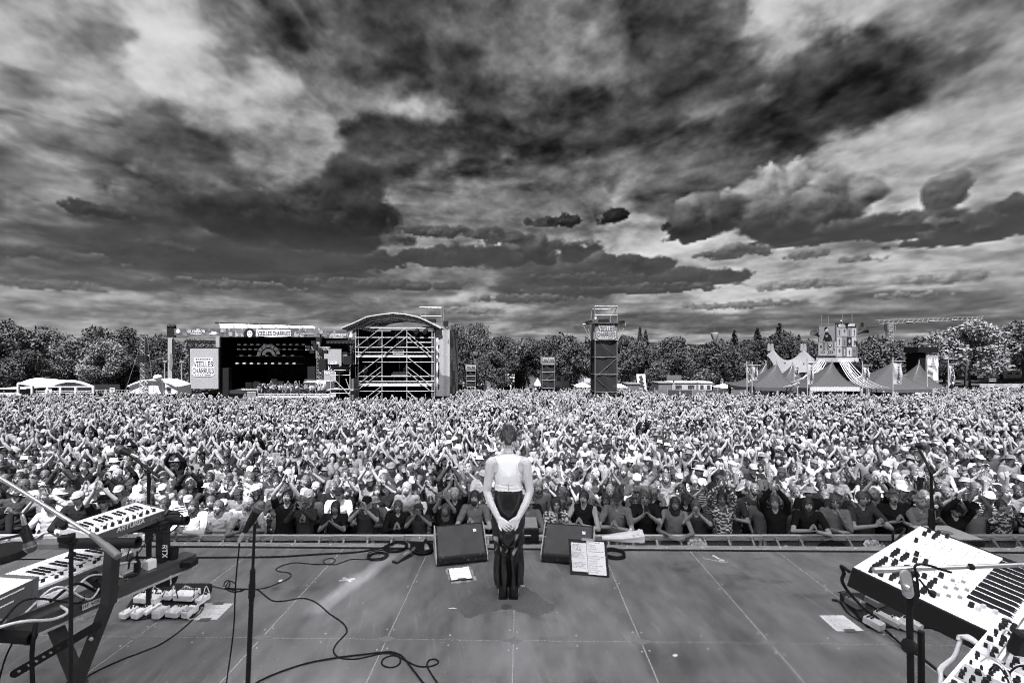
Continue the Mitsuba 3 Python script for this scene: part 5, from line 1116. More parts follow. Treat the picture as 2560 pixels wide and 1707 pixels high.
def cabinet(label, x0, x1, y0, y1, z0, z1, lid, mark=None):
    k = thing('loudspeaker', label, 'loudspeaker')
    put(k + '__cabinet', box(((x0 + x1) / 2, (y0 + y1) / 2, (z0 + z1) / 2), (x1 - x0, y1 - y0, z1 - z0), ch=.012), 'cabinet_paint')
    put(k + '__lid', box(((x0 + x1) / 2, (y0 + y1) / 2, z1 + .003), (x1 - x0 - .03, y1 - y0 - .03, .008)), mat(lid, .5)); put(k + '__handle', box(((x0 + x1) / 2, y0 - .008, z1 - .10), ((x1 - x0) * .35, .02, .035), ch=.006), 'steel')
    if mark:
        put(k + '__ring_mark', join(lathe([(.085, 0), (.085, .002), (.076, .002), (.076, 0)], 24, ((x0 + x1) / 2, (y0 + y1) / 2, z1 + .007)), *[lathe([(.012, 0), (.001, .002)], 8, ((x0 + x1) / 2 + dx, (y0 + y1) / 2 + .02, z1 + .007)) for dx in (-.03, .03)], tube([((x0 + x1) / 2 + .045 * math.cos(t), (y0 + y1) / 2 + .045 * math.sin(t), z1 + .009) for t in np.linspace(3.5, 5.9, 9)], .004, 4)), mat(.06))
    put(k + '__grille', box(((x0 + x1) / 2, y1 + .004, (z0 + z1) / 2), (x1 - x0 - .06, .012, z1 - z0 - .06)), 'grille_foam')
cabinet('grey-topped loudspeaker in the pit seen just right of the satin skirt', .05, .36, 6.28, 6.72, GZ, .10, .22)
cabinet('black loudspeaker in the pit behind the right synthesiser, round face mark on its pale lid', 5.72, 6.30, 6.25, 6.8, GZ, -.05, .30, True)
def bag(label, px, Yb, zt, h, w, seed):
    x = (px - 1280) / FP * Yb; r = np.random.default_rng(seed); a0 = r.uniform(0, 6)
    def fn(s, t, p):
        th = t * 2 * np.pi; rad = w * (.12 + .88 * np.clip(s * 1.25, 0, 1) ** .7) * (1 + .14 * np.sin(th * 5 + s * 6 + a0)) * np.clip((1.02 - s) / .10, 0, 1) ** .5
        return np.stack([x + rad * np.cos(th), Yb + rad * np.sin(th) * .6, zt - h * s], -1)
    one('plastic_bag', label, 'bag', sheet((0, 0, 0), (1, 0, 0), (0, 1, 0), 12, 26, fn), mat(.50, .3), True)
bag('pale plastic bag hanging on the barrier right of the middle, shaped like a cone', 1965, 8.30, RZ - .1, .62, .18, 1)
bag('grey plastic bag hanging low on the barrier, left of the cone-shaped pale bag', 1690, 8.30, RZ - .28, .50, .20, 2)
bag('large pale plastic bag hanging on the barrier at the right edge', 2548, 8.30, RZ - .12, .70, .26, 3)
def puff(label, px, py, Yb, r):
    c = Q(px, py, Yb); g = np.random.default_rng(int(px)); ms = []
    for _ in range(150):
        d = g.normal(size=3); d /= np.linalg.norm(d); e = np.cross(d, g.normal(size=3)); e /= np.linalg.norm(e)
        q = c + d * r * g.uniform(.7, 1.05); ms.append((np.array([q, q + d * .03 + e * .02, q + d * .045, q + d * .03 - e * .02]), np.array([[0, 1, 2, 3]])))
    stalk = tube([c, (c[0], c[1], GZ)], .03, 6)
    k = thing('flower_head', label, 'flower'); put(k + '__bloom', join(*ms), mat(.55)); put(k + '__bloom', arr(ell(c, r * .8, 10)), mat(.30)); put(k + '__stem', stalk, mat(.08))
puff('round fluffy pale bloom sticking up beyond the stage edge, right of the lyric board', 1743, 1370, 6.5, .10)
puff('round fluffy pale bloom beyond the stage edge next to the right synthesiser', 2188, 1374, 6.5, .11)
one('dark_backpack', 'dark rounded backpack lying in the pit just beyond the stage edge on the right', 'bag', arr(hull(ell(Q(2085, 1378, 7.2), (.24, .2, .16), 14), ell(np.array([(2085 - 1280) / FP * 7.2, 7.2, GZ + .15]), (.32, .25, .15), 14))), 'black_cloth', True)
# ---------------------------------------------------------------- the far side of the field: festival structures
r1 = lambda x, y: (x / 3.672, 760 + y / 3.672)
r2 = lambda x, y: (400 + x / 3.0947, 740 + y / 3.0947)
r3 = lambda x, y: (1100 + x / 3.0947, 740 + y / 3.0947)
r4 = lambda x, y: (1800 + x / 3.0947, 760 + y / 3.0947)
def W(r, x, y, Y):
    return Q(*r(x, y), Y)
def gz(p):
    return float(ground_z(p[0], p[1]))
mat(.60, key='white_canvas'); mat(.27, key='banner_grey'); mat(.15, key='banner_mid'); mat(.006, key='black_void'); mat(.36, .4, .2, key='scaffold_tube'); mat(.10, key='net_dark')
scene['scrim_net'] = {'type': 'mask', 'opacity': .86, 'b': {'type': 'twosided', 'b': {'type': 'diffuse', 'reflectance': {'type': 'rgb', 'value': [.03] * 3}}}}
def plate(r, x0, y0, x1, y1, Y, th=.06):
    """an upright board between two corners"""
    a, b = W(r, x0, y1, Y), W(r, x1, y0, Y)
    return box((a + b) / 2 + [0, th / 2, 0], (b[0] - a[0], th, b[2] - a[2]))
def words(s, r, x, y, Y, hpx, bold=True, front=.03, depth=.02):
    """lettering hpx (in the zoom's pixels) tall, centred at x, baseline near y"""
    c = W(r, x, y, Y - front); sc = 3.672 if r is r1 else 3.0947
    return mv(text(s, hpx / sc / FP * Y, bold, depth), c + [0, 0, 0], UP)
def shapes(r, polys, Y, front=.02, th=.015):
    """flat printed shapes given as lists of zoom pixels"""
    ms = []
    for p in polys:
        q = np.array([W(r, a, b, Y) for a, b in p]); g = sg.Polygon(q[:, [0, 2]]).buffer(0)
        ms.append(flat(g, 0, th, np.array([[1, 0, 0], [0, 0, -1], [0, 1, 0.0]]), (0, Y - front, 0)))
    return join(*ms)
def disc(x, y, rx, ry, n=14, a0=0, a1=6.2832):
    return [(x + rx * math.cos(t), y + ry * math.sin(t)) for t in np.linspace(a0, a1, n, endpoint=a1 < 6)]
def logo(k, r, cx, cy, w, Y, light='white_canvas', dark='black_plastic', mid='banner_mid', front=.03):
    """the festival's name in two lines on a stepped plate, a strip of small letters above and dates below"""
    h = w * .26
    back = [(cx - w * .40, cy - h * 1.65), (cx + w * .42, cy - h * 1.65), (cx + w * .42, cy - h * .2), (cx + w * .5, cy - h * .1), (cx + w * .5, cy + h * 1.15), (cx + w * .38, cy + h * 1.55), (cx - w * .36, cy + h * 1.55), (cx - w * .5, cy + h * 1.1), (cx - w * .5, cy - h * .05), (cx - w * .42, cy - h * .2)]
    put(k + '__logo_plate', shapes(r, [back], Y, front, .015), light)
    for s, y, f in (('VIEILLES', cy - h * .12, 1.0), ('CHARRUES', cy + h * .98, 1.12)):
        m = words(s, r, cx, y, Y, h * .86, True, front + .018, .012); v = m[0].copy(); x0 = (v[:, 0].min() + v[:, 0].max()) / 2; L = v[:, 0].max() - v[:, 0].min()
        v[:, 0] = (v[:, 0] - x0) * (w * .84 * f / 3.0947 / FP * Y / L) * (1.0 if r is not r1 else 3.0947 / 3.672) + x0
        put(k + '__logo_lettering', (v, m[1]), dark)
    put(k + '__small_strip', shapes(r, [[(cx + w * (-.33 + .085 * q), cy - h * 1.50), (cx + w * (-.27 + .085 * q), cy - h * 1.50), (cx + w * (-.27 + .085 * q), cy - h * 1.26), (cx + w * (-.33 + .085 * q), cy - h * 1.26)] for q in range(8)], Y, front + .018, .01), dark); labels[k + '__small_strip'] = {'kind': 'stuff', 'label': 'strip of small print above the name'}
    put(k + '__date_mark', shapes(r, [disc(cx + w * (-.32 + .10 * q), cy + h * 1.32, w * .036, h * .13, 8) for q in range(4)] + [[(cx + w * .06, cy + h * 1.2), (cx + w * .34, cy + h * 1.2), (cx + w * .34, cy + h * 1.44), (cx + w * .06, cy + h * 1.44)]], Y, front + .018, .01), mid); labels[k + '__date_mark'] = {'kind': 'stuff', 'label': 'row of round marks below the name'}
# --- the big stage on the left
YS = 72
k = thing('concert_stage', 'big concert stage with dark opening, lettered banners and white sloping roof, left of scaffold', 'stage')
S = lambda x, y, d=0: W(r2, x, y, YS) + np.array([0, d, 0])
opx0, opx1 = S(475, 0)[0], S(1215, 0)[0]; zt, zb = S(0, 318)[2], S(0, 718)[2]; gzs = gz(S(800, 700))
mid = (opx0 + opx1) / 2
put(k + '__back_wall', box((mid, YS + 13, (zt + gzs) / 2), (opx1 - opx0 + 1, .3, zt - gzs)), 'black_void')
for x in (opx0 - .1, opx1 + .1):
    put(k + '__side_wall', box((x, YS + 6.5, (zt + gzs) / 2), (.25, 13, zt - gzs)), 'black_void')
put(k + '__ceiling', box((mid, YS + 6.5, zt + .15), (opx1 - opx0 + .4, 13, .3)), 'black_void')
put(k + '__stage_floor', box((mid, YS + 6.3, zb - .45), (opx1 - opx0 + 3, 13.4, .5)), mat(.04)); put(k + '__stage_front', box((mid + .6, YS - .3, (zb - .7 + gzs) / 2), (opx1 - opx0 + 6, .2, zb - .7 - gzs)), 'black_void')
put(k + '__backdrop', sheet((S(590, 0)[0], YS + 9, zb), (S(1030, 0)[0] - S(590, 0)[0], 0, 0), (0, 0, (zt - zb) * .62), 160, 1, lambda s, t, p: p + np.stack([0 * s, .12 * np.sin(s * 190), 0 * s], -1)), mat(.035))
a, b, c, d = W(r2, 458, 212, YS + 6), W(r2, 1180, 231, YS + 6), W(r2, 1238, 263, YS - .6), W(r2, 463, 246, YS - .6)
put(k + '__roof', hexa(np.array([d, c, b, a]) - [0, 0, .15], np.array([d, c, b, a])), 'white_canvas')
for i in range(8):
    put(k + '__roof_rib', beam(d + (c - d) * i / 7 + [0, 0, .03], a + (b - a) * i / 7 + [0, 0, .03], .12, .08), 'banner_mid')
put(k + '__ridge_truss', beam(a + [-.6, 0, .1], b, .3, .18), 'black_plastic')
pmat('banner_print', lambda p, n, uv: mi.Color3f(.085 + .06 * mikit.smoothstep(.45, .6, mikit.fbm(p.x * 1.4, p.z * 1.4, 3, 3)) + .18 * mikit.smoothstep(.74, .78, mikit.noise(p.x * 3.1, p.z * 3.1, 9))))
put(k + '__main_banner', plate(r2, 465, 246, 1238, 316, YS - .7), 'banner_print')
put(k + '__side_banner', plate(r2, 110, 252, 462, 305, YS - .3), 'banner_print'); put(k + '__side_banner', plate(r2, 1240, 268, 1492, 326, YS - .3), 'banner_print')
YB = YS - .72
put(k + '__banner_lettering_back', shapes(r2, [[(745, 262), (1010, 262), (1014, 312), (860, 318), (742, 308)]], YB, .02), 'white_canvas')
m = words('VIEILLES CHARRUES', r2, 880, 304, YB, 31, True, .05, .02); v = m[0].copy(); x_ = (v[:, 0].min() + v[:, 0].max()) / 2; v[:, 0] = (v[:, 0] - x_) * ((S(1004, 0)[0] - S(752, 0)[0]) / (v[:, 0].max() - v[:, 0].min())) + x_
put(k + '__banner_lettering', (v, m[1]), 'black_plastic')
for x, y, h in ((282, 284, 20), (1380, 309, 18)):
    put(k + '__banner_lettering', words('GLENMOR', r2, x, y, YS - .32, h), 'white_canvas'); put(k + '__banner_small_lettering', shapes(r2, [[(x - 45, y + 9), (x + 40, y + 9), (x + 40, y + 14), (x - 45, y + 14)]], YS - .32), 'white_canvas')
put(k + '__banner_figure', shapes(r2, [disc(693, 298, 46, 48, 16, 3.14, 6.283) + [(742, 316), (648, 316)]], YB), 'black_plastic'); put(k + '__banner_figure', shapes(r2, [disc(695, 292, 21, 27)], YB, .04), 'white_canvas'); put(k + '__banner_figure', shapes(r2, [disc(688, 286, 4, 3, 8), disc(703, 286, 4, 3, 8), disc(696, 306, 7, 3, 8)], YB, .06), 'black_plastic')
put(k + '__banner_motif', shapes(r2, [disc(483, 268, 16, 15), [(530, 280), (548, 276), (562, 286), (560, 310), (535, 310)], [(1042, 316), (1036, 300), (1050, 274), (1058, 296), (1082, 286), (1070, 316)], [(1090, 288), (1190, 288), (1190, 297), (1090, 297)], disc(1248, 280, 14, 14)], YB), 'banner_grey')
put(k + '__banner_motif', shapes(r2, [disc(140, 272, 14, 18), [(385, 296), (400, 280), (430, 276), (446, 288), (420, 300)], [(1462, 318), (1472, 282), (1488, 290), (1490, 318)]], YS - .32), 'white_canvas')
lx = S(84, 0)[0]
put(k + '__wing_tower', box((lx, YS, (S(0, 300)[2] + gzs) / 2), (S(100, 0)[0] - S(68, 0)[0], .4, S(0, 300)[2] - gzs)), mat(.28)); put(k + '__wing_tower_motif', shapes(r2, [disc(86, 460, 12, 16), [(76, 476), (98, 476), (100, 530), (90, 580), (72, 560)], disc(98, 326, 6, 10)], YS - .22), 'banner_mid')
put(k + '__wing_motor', join(box(W(r2, 90, 275, YS), (1.1, .5, 1.7)), *[arr(ell(W(r2, x, 235, YS), .42, 8)) for x in (76, 104)]), 'black_plastic')
for x in (458, 1228):
    put(k + '__proscenium_post', box((S(x, 0)[0], YS - .2, (S(0, 316)[2] + S(0, 480)[2]) / 2), (.55, .4, S(0, 316)[2] - S(0, 480)[2])), 'banner_grey')
put(k + '__wing_truss', beam(S(112, 350, 3), S(470, 352, 3), .5, .5), 'black_plastic'); put(k + '__wing_truss', beam(S(1225, 352, 3), S(1490, 345, 3), .5, .5), 'black_plastic')
put(k + '__truss_lamp', join(*[arr(ell(S(x, 358, 2.6), .25, 6)) for x in range(220, 470, 40)], *[arr(ell(S(x, 362, 2.6), .3, 6)) for x in range(1250, 1480, 30)]), 'black_plastic'); labels[k + '__truss_lamp'] = {'kind': 'stuff', 'label': 'row of dark lamps on the wing trusses'}
# lamps and ring inside
RY = YS + 1.5
put(k + '__lamp', join(*[box(W(r2, x, y, RY), (.42, .3, .22)) for y, xs in ((376, range(612, 1120, 50)), (411, range(610, 1080, 44)), (461, range(630, 1050, 66)), (519, range(600, 1050, 55))) for x in xs]), 'white_canvas'); labels[k + '__lamp'] = {'kind': 'stuff', 'label': 'rows of small white lamps'}
for y in (378, 413, 463, 521):
    put(k + '__lamp_truss', beam(W(r2, 595, y + 3, RY + .3), W(r2, 1110, y + 3, RY + .3), .14, .14), mat(.012, .5))
for t0 in np.linspace(math.pi, 2 * math.pi, 8)[:-1]:
    t1 = t0 + math.pi / 7 * .78
    put(k + '__ring_segment', shapes(r2, [[(843 + 88 * math.cos(t), 456 + 82 * math.sin(t)) for t in np.linspace(t0, t1, 5)] + [(843 + 62 * math.cos(t), 456 + 58 * math.sin(t)) for t in np.linspace(t1, t0, 5)]], RY - .5, .02, .15), 'white_canvas')
put(k + '__ring_core', shapes(r2, [[(843 + 50 * math.cos(t), 456 + 48 * math.sin(t)) for t in np.linspace(math.pi, 2 * math.pi, 14)] + [(843 + 28 * math.cos(t), 456 + 26 * math.sin(t)) for t in np.linspace(2 * math.pi, math.pi, 10)]], RY - .5, .02, .15), 'white_canvas')
dsg = np.random.default_rng(9)
put(k + '__band_gear', join(*[box(W(r2, x, 690 + dsg.uniform(-14, 8), YS + 4), (dsg.uniform(.3, 1.0), .5, dsg.uniform(.5, 1.5))) for x in (735, 752, 770, 790, 885, 900, 920, 935, 690, 1010)]), mat(.3)); labels[k + '__band_gear'] = {'kind': 'stuff', 'label': 'small drums and amplifiers on the far stage'}
put(k + '__loudspeaker', join(box(W(r2, 502, 672, YS - .2), (1.6, .8, 4.6)), box(W(r2, 1180, 660, YS + .5), (1.2, .8, 4.6))), 'black_plastic')
put(k + '__front_lettering', words('VIEILLES CHARRUES', r2, 728, 729, YS - .42, 14), 'white_canvas'); put(k + '__front_lettering', words('AN ERER KOZH', r2, 1000, 722, YS - .42, 13), 'white_canvas')
pmat('screen_face', lambda p, n, uv: mi.Color3f(.27 + .02 * mikit.noise(p.x * .5, p.z * .5)), .5)
k = thing('video_screen', 'tall pale video screen with festival logo left of the dark stage opening', 'screen')
put(k + '__face', plate(r2, 231, 402, 452, 716, YS - 1.2, .3), 'screen_face'); put(k + '__frame', join(*[box(q, s) for q, s in ((W(r2, 341, 399, YS - 1.2) + [0, .2, 0], (4.6, .5, .12)), (W(r2, 456, 560, YS - 1.2) + [0, .2, 0], (.14, .5, 6.4)), (W(r2, 228, 560, YS - 1.2) + [0, .2, 0], (.14, .5, 6.4)))]), 'black_plastic'); logo(k, r2, 335, 552, 175, YS - 1.21)
put(k + '__leg', join(*[beam(W(r2, x, 715, YS), (W(r2, x, 715, YS)[0], YS, gzs), .3, .3, up=(0, 1, 0)) for x in (215, 240, 450)]), 'banner_mid')
k = thing('video_screen', 'pale video screen half hidden behind the truss tower, right of the dark stage opening', 'screen')
put(k + '__face', plate(r2, 1256, 411, 1402, 664, YS + .5, .3), 'screen_face'); logo(k, r2, 1318, 556, 120, YS + .49); put(k + '__frame', plate(r2, 1252, 405, 1406, 411, YS + .5, .4), 'black_plastic'); put(k + '__stand', box((W(r2, 1329, 0, YS + .8)[0], YS + .9, (W(r2, 0, 664, YS)[2] + gzs) / 2), (2.5, .3, W(r2, 0, 664, YS)[2] - gzs)), 'black_plastic')
one('poster', 'small pale poster with figure beside the right video screen', 'poster', join(plate(r2, 1405, 432, 1448, 515, YS + 1)), 'banner_grey')
def lattice(a, b, w, r, n, m='black_plastic', key=None, part=None):
    """a square truss mast"""
    a, b = np.array(a, float), np.array(b, float); segs = []
    d = (b - a) / np.linalg.norm(b - a); x = np.cross(d, [0, 1.0, 0]); x /= np.linalg.norm(x); y = np.cross(d, x)
    cs = [x * sx * w / 2 + y * sy * w / 2 for sx, sy in ((-1, -1), (1, -1), (1, 1), (-1, 1))]
    for c in cs:
        segs.append((a + c, b + c))
    for i in range(n):
        p, q = a + (b - a) * i / n, a + (b - a) * (i + 1) / n
        for j in range(4):
            c0, c1 = cs[j], cs[(j + 1) % 4]; segs.append((p + c0, q + c1) if i % 2 else (p + c1, q + c0)); segs.append((q + c0, q + c1))
    return bars(segs, r, 4)
k = thing('truss_tower', 'lattice tower with lamps and hanging black speakers right of the far stage opening', 'tower')
put(k + '__truss', lattice((W(r2, 1238, 0, 68)[0], 68, gz((0, 68))), W(r2, 1240, 395, 68), .7, .06, 16, 'steel'), mat(.12, .5)); put(k + '__boom', lattice(W(r2, 1130, 405, 68), W(r2, 1310, 408, 68), .5, .05, 10), mat(.3, .5)); put(k + '__lamp', join(*[box(W(r2, x, y, 67.6), (.6, .5, .5)) for x, y in ((1150, 395), (1180, 430), (1205, 385), (1245, 428), (1282, 432), (1190, 360), (1230, 340))]), 'black_plastic')
k = thing('speaker_array', 'black hanging speaker array in front of the truss tower beside the right screen', 'loudspeaker'); [put(k + '__cabinet', box(W(r2, 1261, 493 + 14.5 * i, 67) + [0, .02 * i, 0], (1.05, .8, .30)), 'black_plastic') for i in range(6)]
put(k + '__cable', bar(W(r2, 1261, 455, 67), W(r2, 1261, 488, 67), .03, 4), 'black_plastic')
k = thing('speaker_array', 'black hanging speaker array just left of the scaffold tower', 'loudspeaker'); [put(k + '__cabinet', box(W(r2, 1457, 470 + 13 * i, 62), (1.1, .8, .26)), 'black_plastic') for i in range(5)]; put(k + '__cable', bar(W(r2, 1457, 440, 62), W(r2, 1457, 466, 62), .03, 4), 'black_plastic')
k = thing('hut', 'small white hut with dark sloping roof on the viewing platform before the far stage', 'hut'); put(k + '__wall', plate(r2, 1115, 662, 1282, 740, 61, 3.0), 'white_canvas'); a = [W(r2, 1106, 682, 60.6), W(r2, 1205, 682, 60.6), W(r2, 1198, 655, 64), W(r2, 1120, 655, 64)]; put(k + '__roof', hexa(np.array(a), np.array(a) + [0, 0, .2]), mat(.05)); put(k + '__side_panel', plate(r2, 1207, 652, 1284, 735, 60.7, .2), mat(.6))
# viewing platform with rails
k = thing('viewing_platform', 'railed viewing platform with black skirt before the far stage', 'platform'); put(k + '__deck', plate(r2, 650, 790, 1305, 796, 55, 7), mat(.2)); put(k + '__skirt', plate(r2, 650, 797, 1305, 830, 55.05, .1), 'black_void')
put(k + '__rail', bars([(W(r2, x0, y, 55), W(r2, x1, y, 55)) for y in (757, 772, 785) for x0, x1 in ((760, 1070), (1080, 1310))], .05, 5), 'scaffold_tube')
for x in range(760, 1311, 50):
    put(k + '__rail_post', bar(W(r2, x, 750, 55), W(r2, x, 793, 55), .06, 5), 'scaffold_tube')
put(k + '__gate', bars([(W(r2, x, 745, 54.8), W(r2, x, 796, 54.8)) for x in range(676, 742, 9)] + [(W(r2, 674, y, 54.8), W(r2, 744, y, 54.8)) for y in (746, 795)], .05, 4), 'scaffold_tube')
PLAT_Z = W(r2, 900, 790, 57)[2]
# --- the scaffold tower for sound and light
YF, DF = 45.0, 7.0
k = thing('scaffold_tower', 'wide two-storey scaffold tower with curved pale roof and black interior, left of centre', 'tower')
FW = lambda x, y, d=0: W(r2, x, y, YF) + np.array([0, d, 0])
gf = gz(FW(1800, 800)); xs4 = (1512, 1718, 1910, 2105)
T_ = .043
for d in (0, DF):
    for x in xs4:
        p = FW(x, 240, d); put(k + '__standard', bar((p[0], p[1], gf), p, T_, 8), 'scaffold_tube', True)
p = FW(2122, 260); put(k + '__standard', bar((p[0], p[1], gf), p, T_, 8), 'scaffold_tube', True); p = FW(1524, 250, .4); put(k + '__standard', bar((p[0], p[1], gf), p, T_, 8), 'scaffold_tube', True)
for y in (248, 322, 398, 436, 510, 622, 660, 736):
    x0 = 1630 if y == 248 else 1570 if y == 510 else 1512
    put(k + '__ledger', bar(FW(x0, y, -.06), FW(2122, y, -.06), T_ * .9, 8), 'scaffold_tube', True)
put(k + '__ledger', bar(FW(1912, 360, -.06), FW(2105, 360, -.06), T_ * .9, 8), 'scaffold_tube', True)
for (xa, ya, xb, yb) in ((1530, 392, 1712, 250), (1530, 466, 1712, 322), (1722, 466, 1904, 322), (1722, 395, 1904, 248), (1916, 285, 2096, 436), (1916, 318, 2096, 466), (1526, 616, 1712, 472), (1916, 472, 2096, 618), (1526, 734, 1712, 585), (1526, 690, 1712, 548), (1916, 548, 2096, 690), (1916, 585, 2096, 736), (1560, 815, 1712, 700), (1620, 812, 1712, 738), (1916, 736, 2010, 812), (1916, 772, 1975, 815)):
    put(k + '__brace', bar(FW(xa, ya, -.14), FW(xb, yb, -.14), T_ * .85, 8), 'scaffold_tube', True)
for y in (466, 690):
    a, b = FW(1520, y + 8), FW(2100, y - 8)
    put(k + '__deck', box(((a[0] + b[0]) / 2, YF + DF / 2, (a[2] + b[2]) / 2), (b[0] - a[0], DF, (b[2] - a[2]))), mat(.52))
a, b = FW(1512, 820), FW(2125, 245)
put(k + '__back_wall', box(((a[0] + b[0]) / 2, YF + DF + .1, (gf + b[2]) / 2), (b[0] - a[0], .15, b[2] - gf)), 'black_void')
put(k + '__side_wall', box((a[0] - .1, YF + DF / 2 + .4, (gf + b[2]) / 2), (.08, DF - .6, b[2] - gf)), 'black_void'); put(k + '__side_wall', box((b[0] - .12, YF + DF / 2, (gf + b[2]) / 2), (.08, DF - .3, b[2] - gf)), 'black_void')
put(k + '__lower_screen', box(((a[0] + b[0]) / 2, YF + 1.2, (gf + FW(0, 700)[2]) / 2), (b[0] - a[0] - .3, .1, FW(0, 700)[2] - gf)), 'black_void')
rp = [(1418, 243), (1500, 210), (1610, 158), (1720, 140), (1808, 130), (1900, 138), (2000, 158), (2110, 208), (2178, 246)]
top_ = np.array([FW(x, y, -.3) for x, y in rp]); bk_ = np.array([FW(x, y, DF + .8) for x, y in rp]); bk_[:, 0] = top_[:, 0]; bk_[:, 2] = top_[:, 2]
n_ = len(rp); th = np.array([0, 0, -.22])
put(k + '__roof', join((np.vstack([top_, bk_]), np.array([[i, i + 1, n_ + i + 1, n_ + i] for i in range(n_ - 1)])), (np.vstack([top_ + th, bk_ + th]), np.array([[i + 1, i, n_ + i, n_ + i + 1] for i in range(n_ - 1)])), (np.vstack([top_, top_ + th]), np.array([[i, n_ + i, n_ + i + 1, i + 1] for i in range(n_ - 1)]))), mat(.20))
put(k + '__roof_edge', tube(top_ + [0, -.08, -.1], .09, 6), mat(.34))
for d in (1.0, 2.6, 4.2, 5.8):
    q = top_ + [0, d, -.38]; q[:, 0] = top_[:, 0] * .98 + top_[:, 0].mean() * .02; put(k + '__roof_rib', tube(q, .10, 6), mat(.4))
put(k + '__eave_truss', lattice(FW(1525, 236, .5), FW(1640, 262, .5), .3, .035, 6), 'scaffold_tube'); put(k + '__eave_truss', beam(FW(1514, 240), FW(2120, 240), .12, .12), 'banner_mid')
pmat('tower_banner', lambda p, n, uv: mi.Color3f(.11 + .18 * mikit.smoothstep(.52, .58, mikit.noise(p.x * .9 + p.y * 1.1, p.z * .8, 2)) + .05 * mikit.fbm(p.x, p.y, p.z, 3)))
xa = FW(2130, 0)[0]; bz0, bz1 = FW(0, 775)[2], FW(0, 262)[2]
put(k + '__side_banner', sheet((xa, YF + .1, bz0), (1.35, .05, 0), (0, 0, bz1 - bz0), 14, 1, lambda s, t, p: p + np.stack([0 * s, .10 * np.sin(s * 9), 0 * s], -1)), 'tower_banner'); put(k + '__side_banner', box((xa + 1.36, YF + DF / 2, (bz0 + bz1) / 2), (.05, DF, bz1 - bz0)), 'tower_banner')
put(k + '__side_banner_motif', shapes(r2, [[(2140, 330), (2154, 322), (2156, 350), (2142, 356)], [(2140, 390), (2152, 380), (2154, 420), (2144, 428)], disc(2147, 470, 7, 14), [(2141, 520), (2153, 512), (2153, 560), (2146, 600), (2140, 570)], disc(2148, 650, 6, 22)], YF, .14), 'white_canvas')
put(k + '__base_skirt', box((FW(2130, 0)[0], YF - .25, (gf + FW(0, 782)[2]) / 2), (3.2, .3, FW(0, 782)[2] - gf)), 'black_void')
q = [FW(1997, 150, 2), FW(1999, 80, 2), FW(2162, 82, 2), FW(2168, 240, 2)]
put(k + '__top_frame', bars([(FW(1995, 80, 1), FW(2001, 158, 1)), (FW(2008, 100, 3), FW(2008, 158, 3)), (FW(1995, 80, 1), FW(2163, 82, 1)), (FW(2163, 82, 1), FW(2168, 250, 1)), (FW(2004, 150, 1), FW(2164, 148, 1)), (FW(2156, 85, 3), FW(2160, 240, 3))], .04, 5), mat(.30, .4, .5))
put(k + '__follow_spot', join(*[cyl(FW(x, y, .4), FW(x + 4, y + 14, -.5), .22, 10) for x, y in ((1985, 268), (2052, 268))], box(FW(2090, 186, 1), (.7, .6, .35)), box(FW(2200, 208, 1), (.45, .4, .5))), 'black_plastic')
put(k + '__side_arm', bars([(FW(2175, 232, 1), FW(2228, 262, 1)), (FW(2195, 215, 1), FW(2195, 240, 1)), (FW(2228, 215, 1), FW(2186, 330, 1)), (FW(2180, 340, 1), FW(2212, 262, 1))], .035, 5), mat(.25, .4))
k2 = thing('flight_case', 'grey flight case on the upper floor of the scaffold tower', 'case'); put(k2 + '__box', box(FW(1825, 432, 1.4), (1.05, .7, .42)), mat(.05)); put(k2 + '__edge', bars([(FW(1783, 415, 1.0), FW(1867, 415, 1.0)), (FW(1783, 449, 1.0), FW(1867, 449, 1.0)), (FW(1783, 415, 1.0), FW(1783, 449, 1.0)), (FW(1867, 415, 1.0), FW(1867, 449, 1.0))], .03, 4), 'scaffold_tube')
k2 = thing('mixing_desk', 'mixing desk on the lower floor of the scaffold tower', 'mixing desk'); put(k2 + '__surface', box(FW(1825, 608, 1.6), (1.5, .9, .20), rotx(.3)), mat(.35)); put(k2 + '__leg', join(*[box(FW(x, 650, 1.7), (.08, .6, .9)) for x in (1780, 1870)]), 'black_plastic')
k2 = thing('monitor_screen', 'dark outlined screen frame hanging in the upper floor of the scaffold tower', 'screen'); put(k2 + '__frame', bars([(FW(1784, 262, 2), FW(1950, 262, 2)), (FW(1784, 300, 2), FW(1950, 300, 2)), (FW(1784, 262, 2), FW(1784, 300, 2)), (FW(1950, 262, 2), FW(1950, 300, 2))], .05, 4), mat(.10)); put(k2 + '__panel', plate(r2, 1786, 264, 1948, 298, YF + 2.05, .05), mat(.015))
FOH_PEOPLE = [(1652, 400, 462, 2.2), (1568, 400, 462, 2.0), (1830, 380, 462, 2.6), (1778, 390, 462, 3.2), (1860, 560, 684, 2.4), (1540, 560, 684, 2.0)]
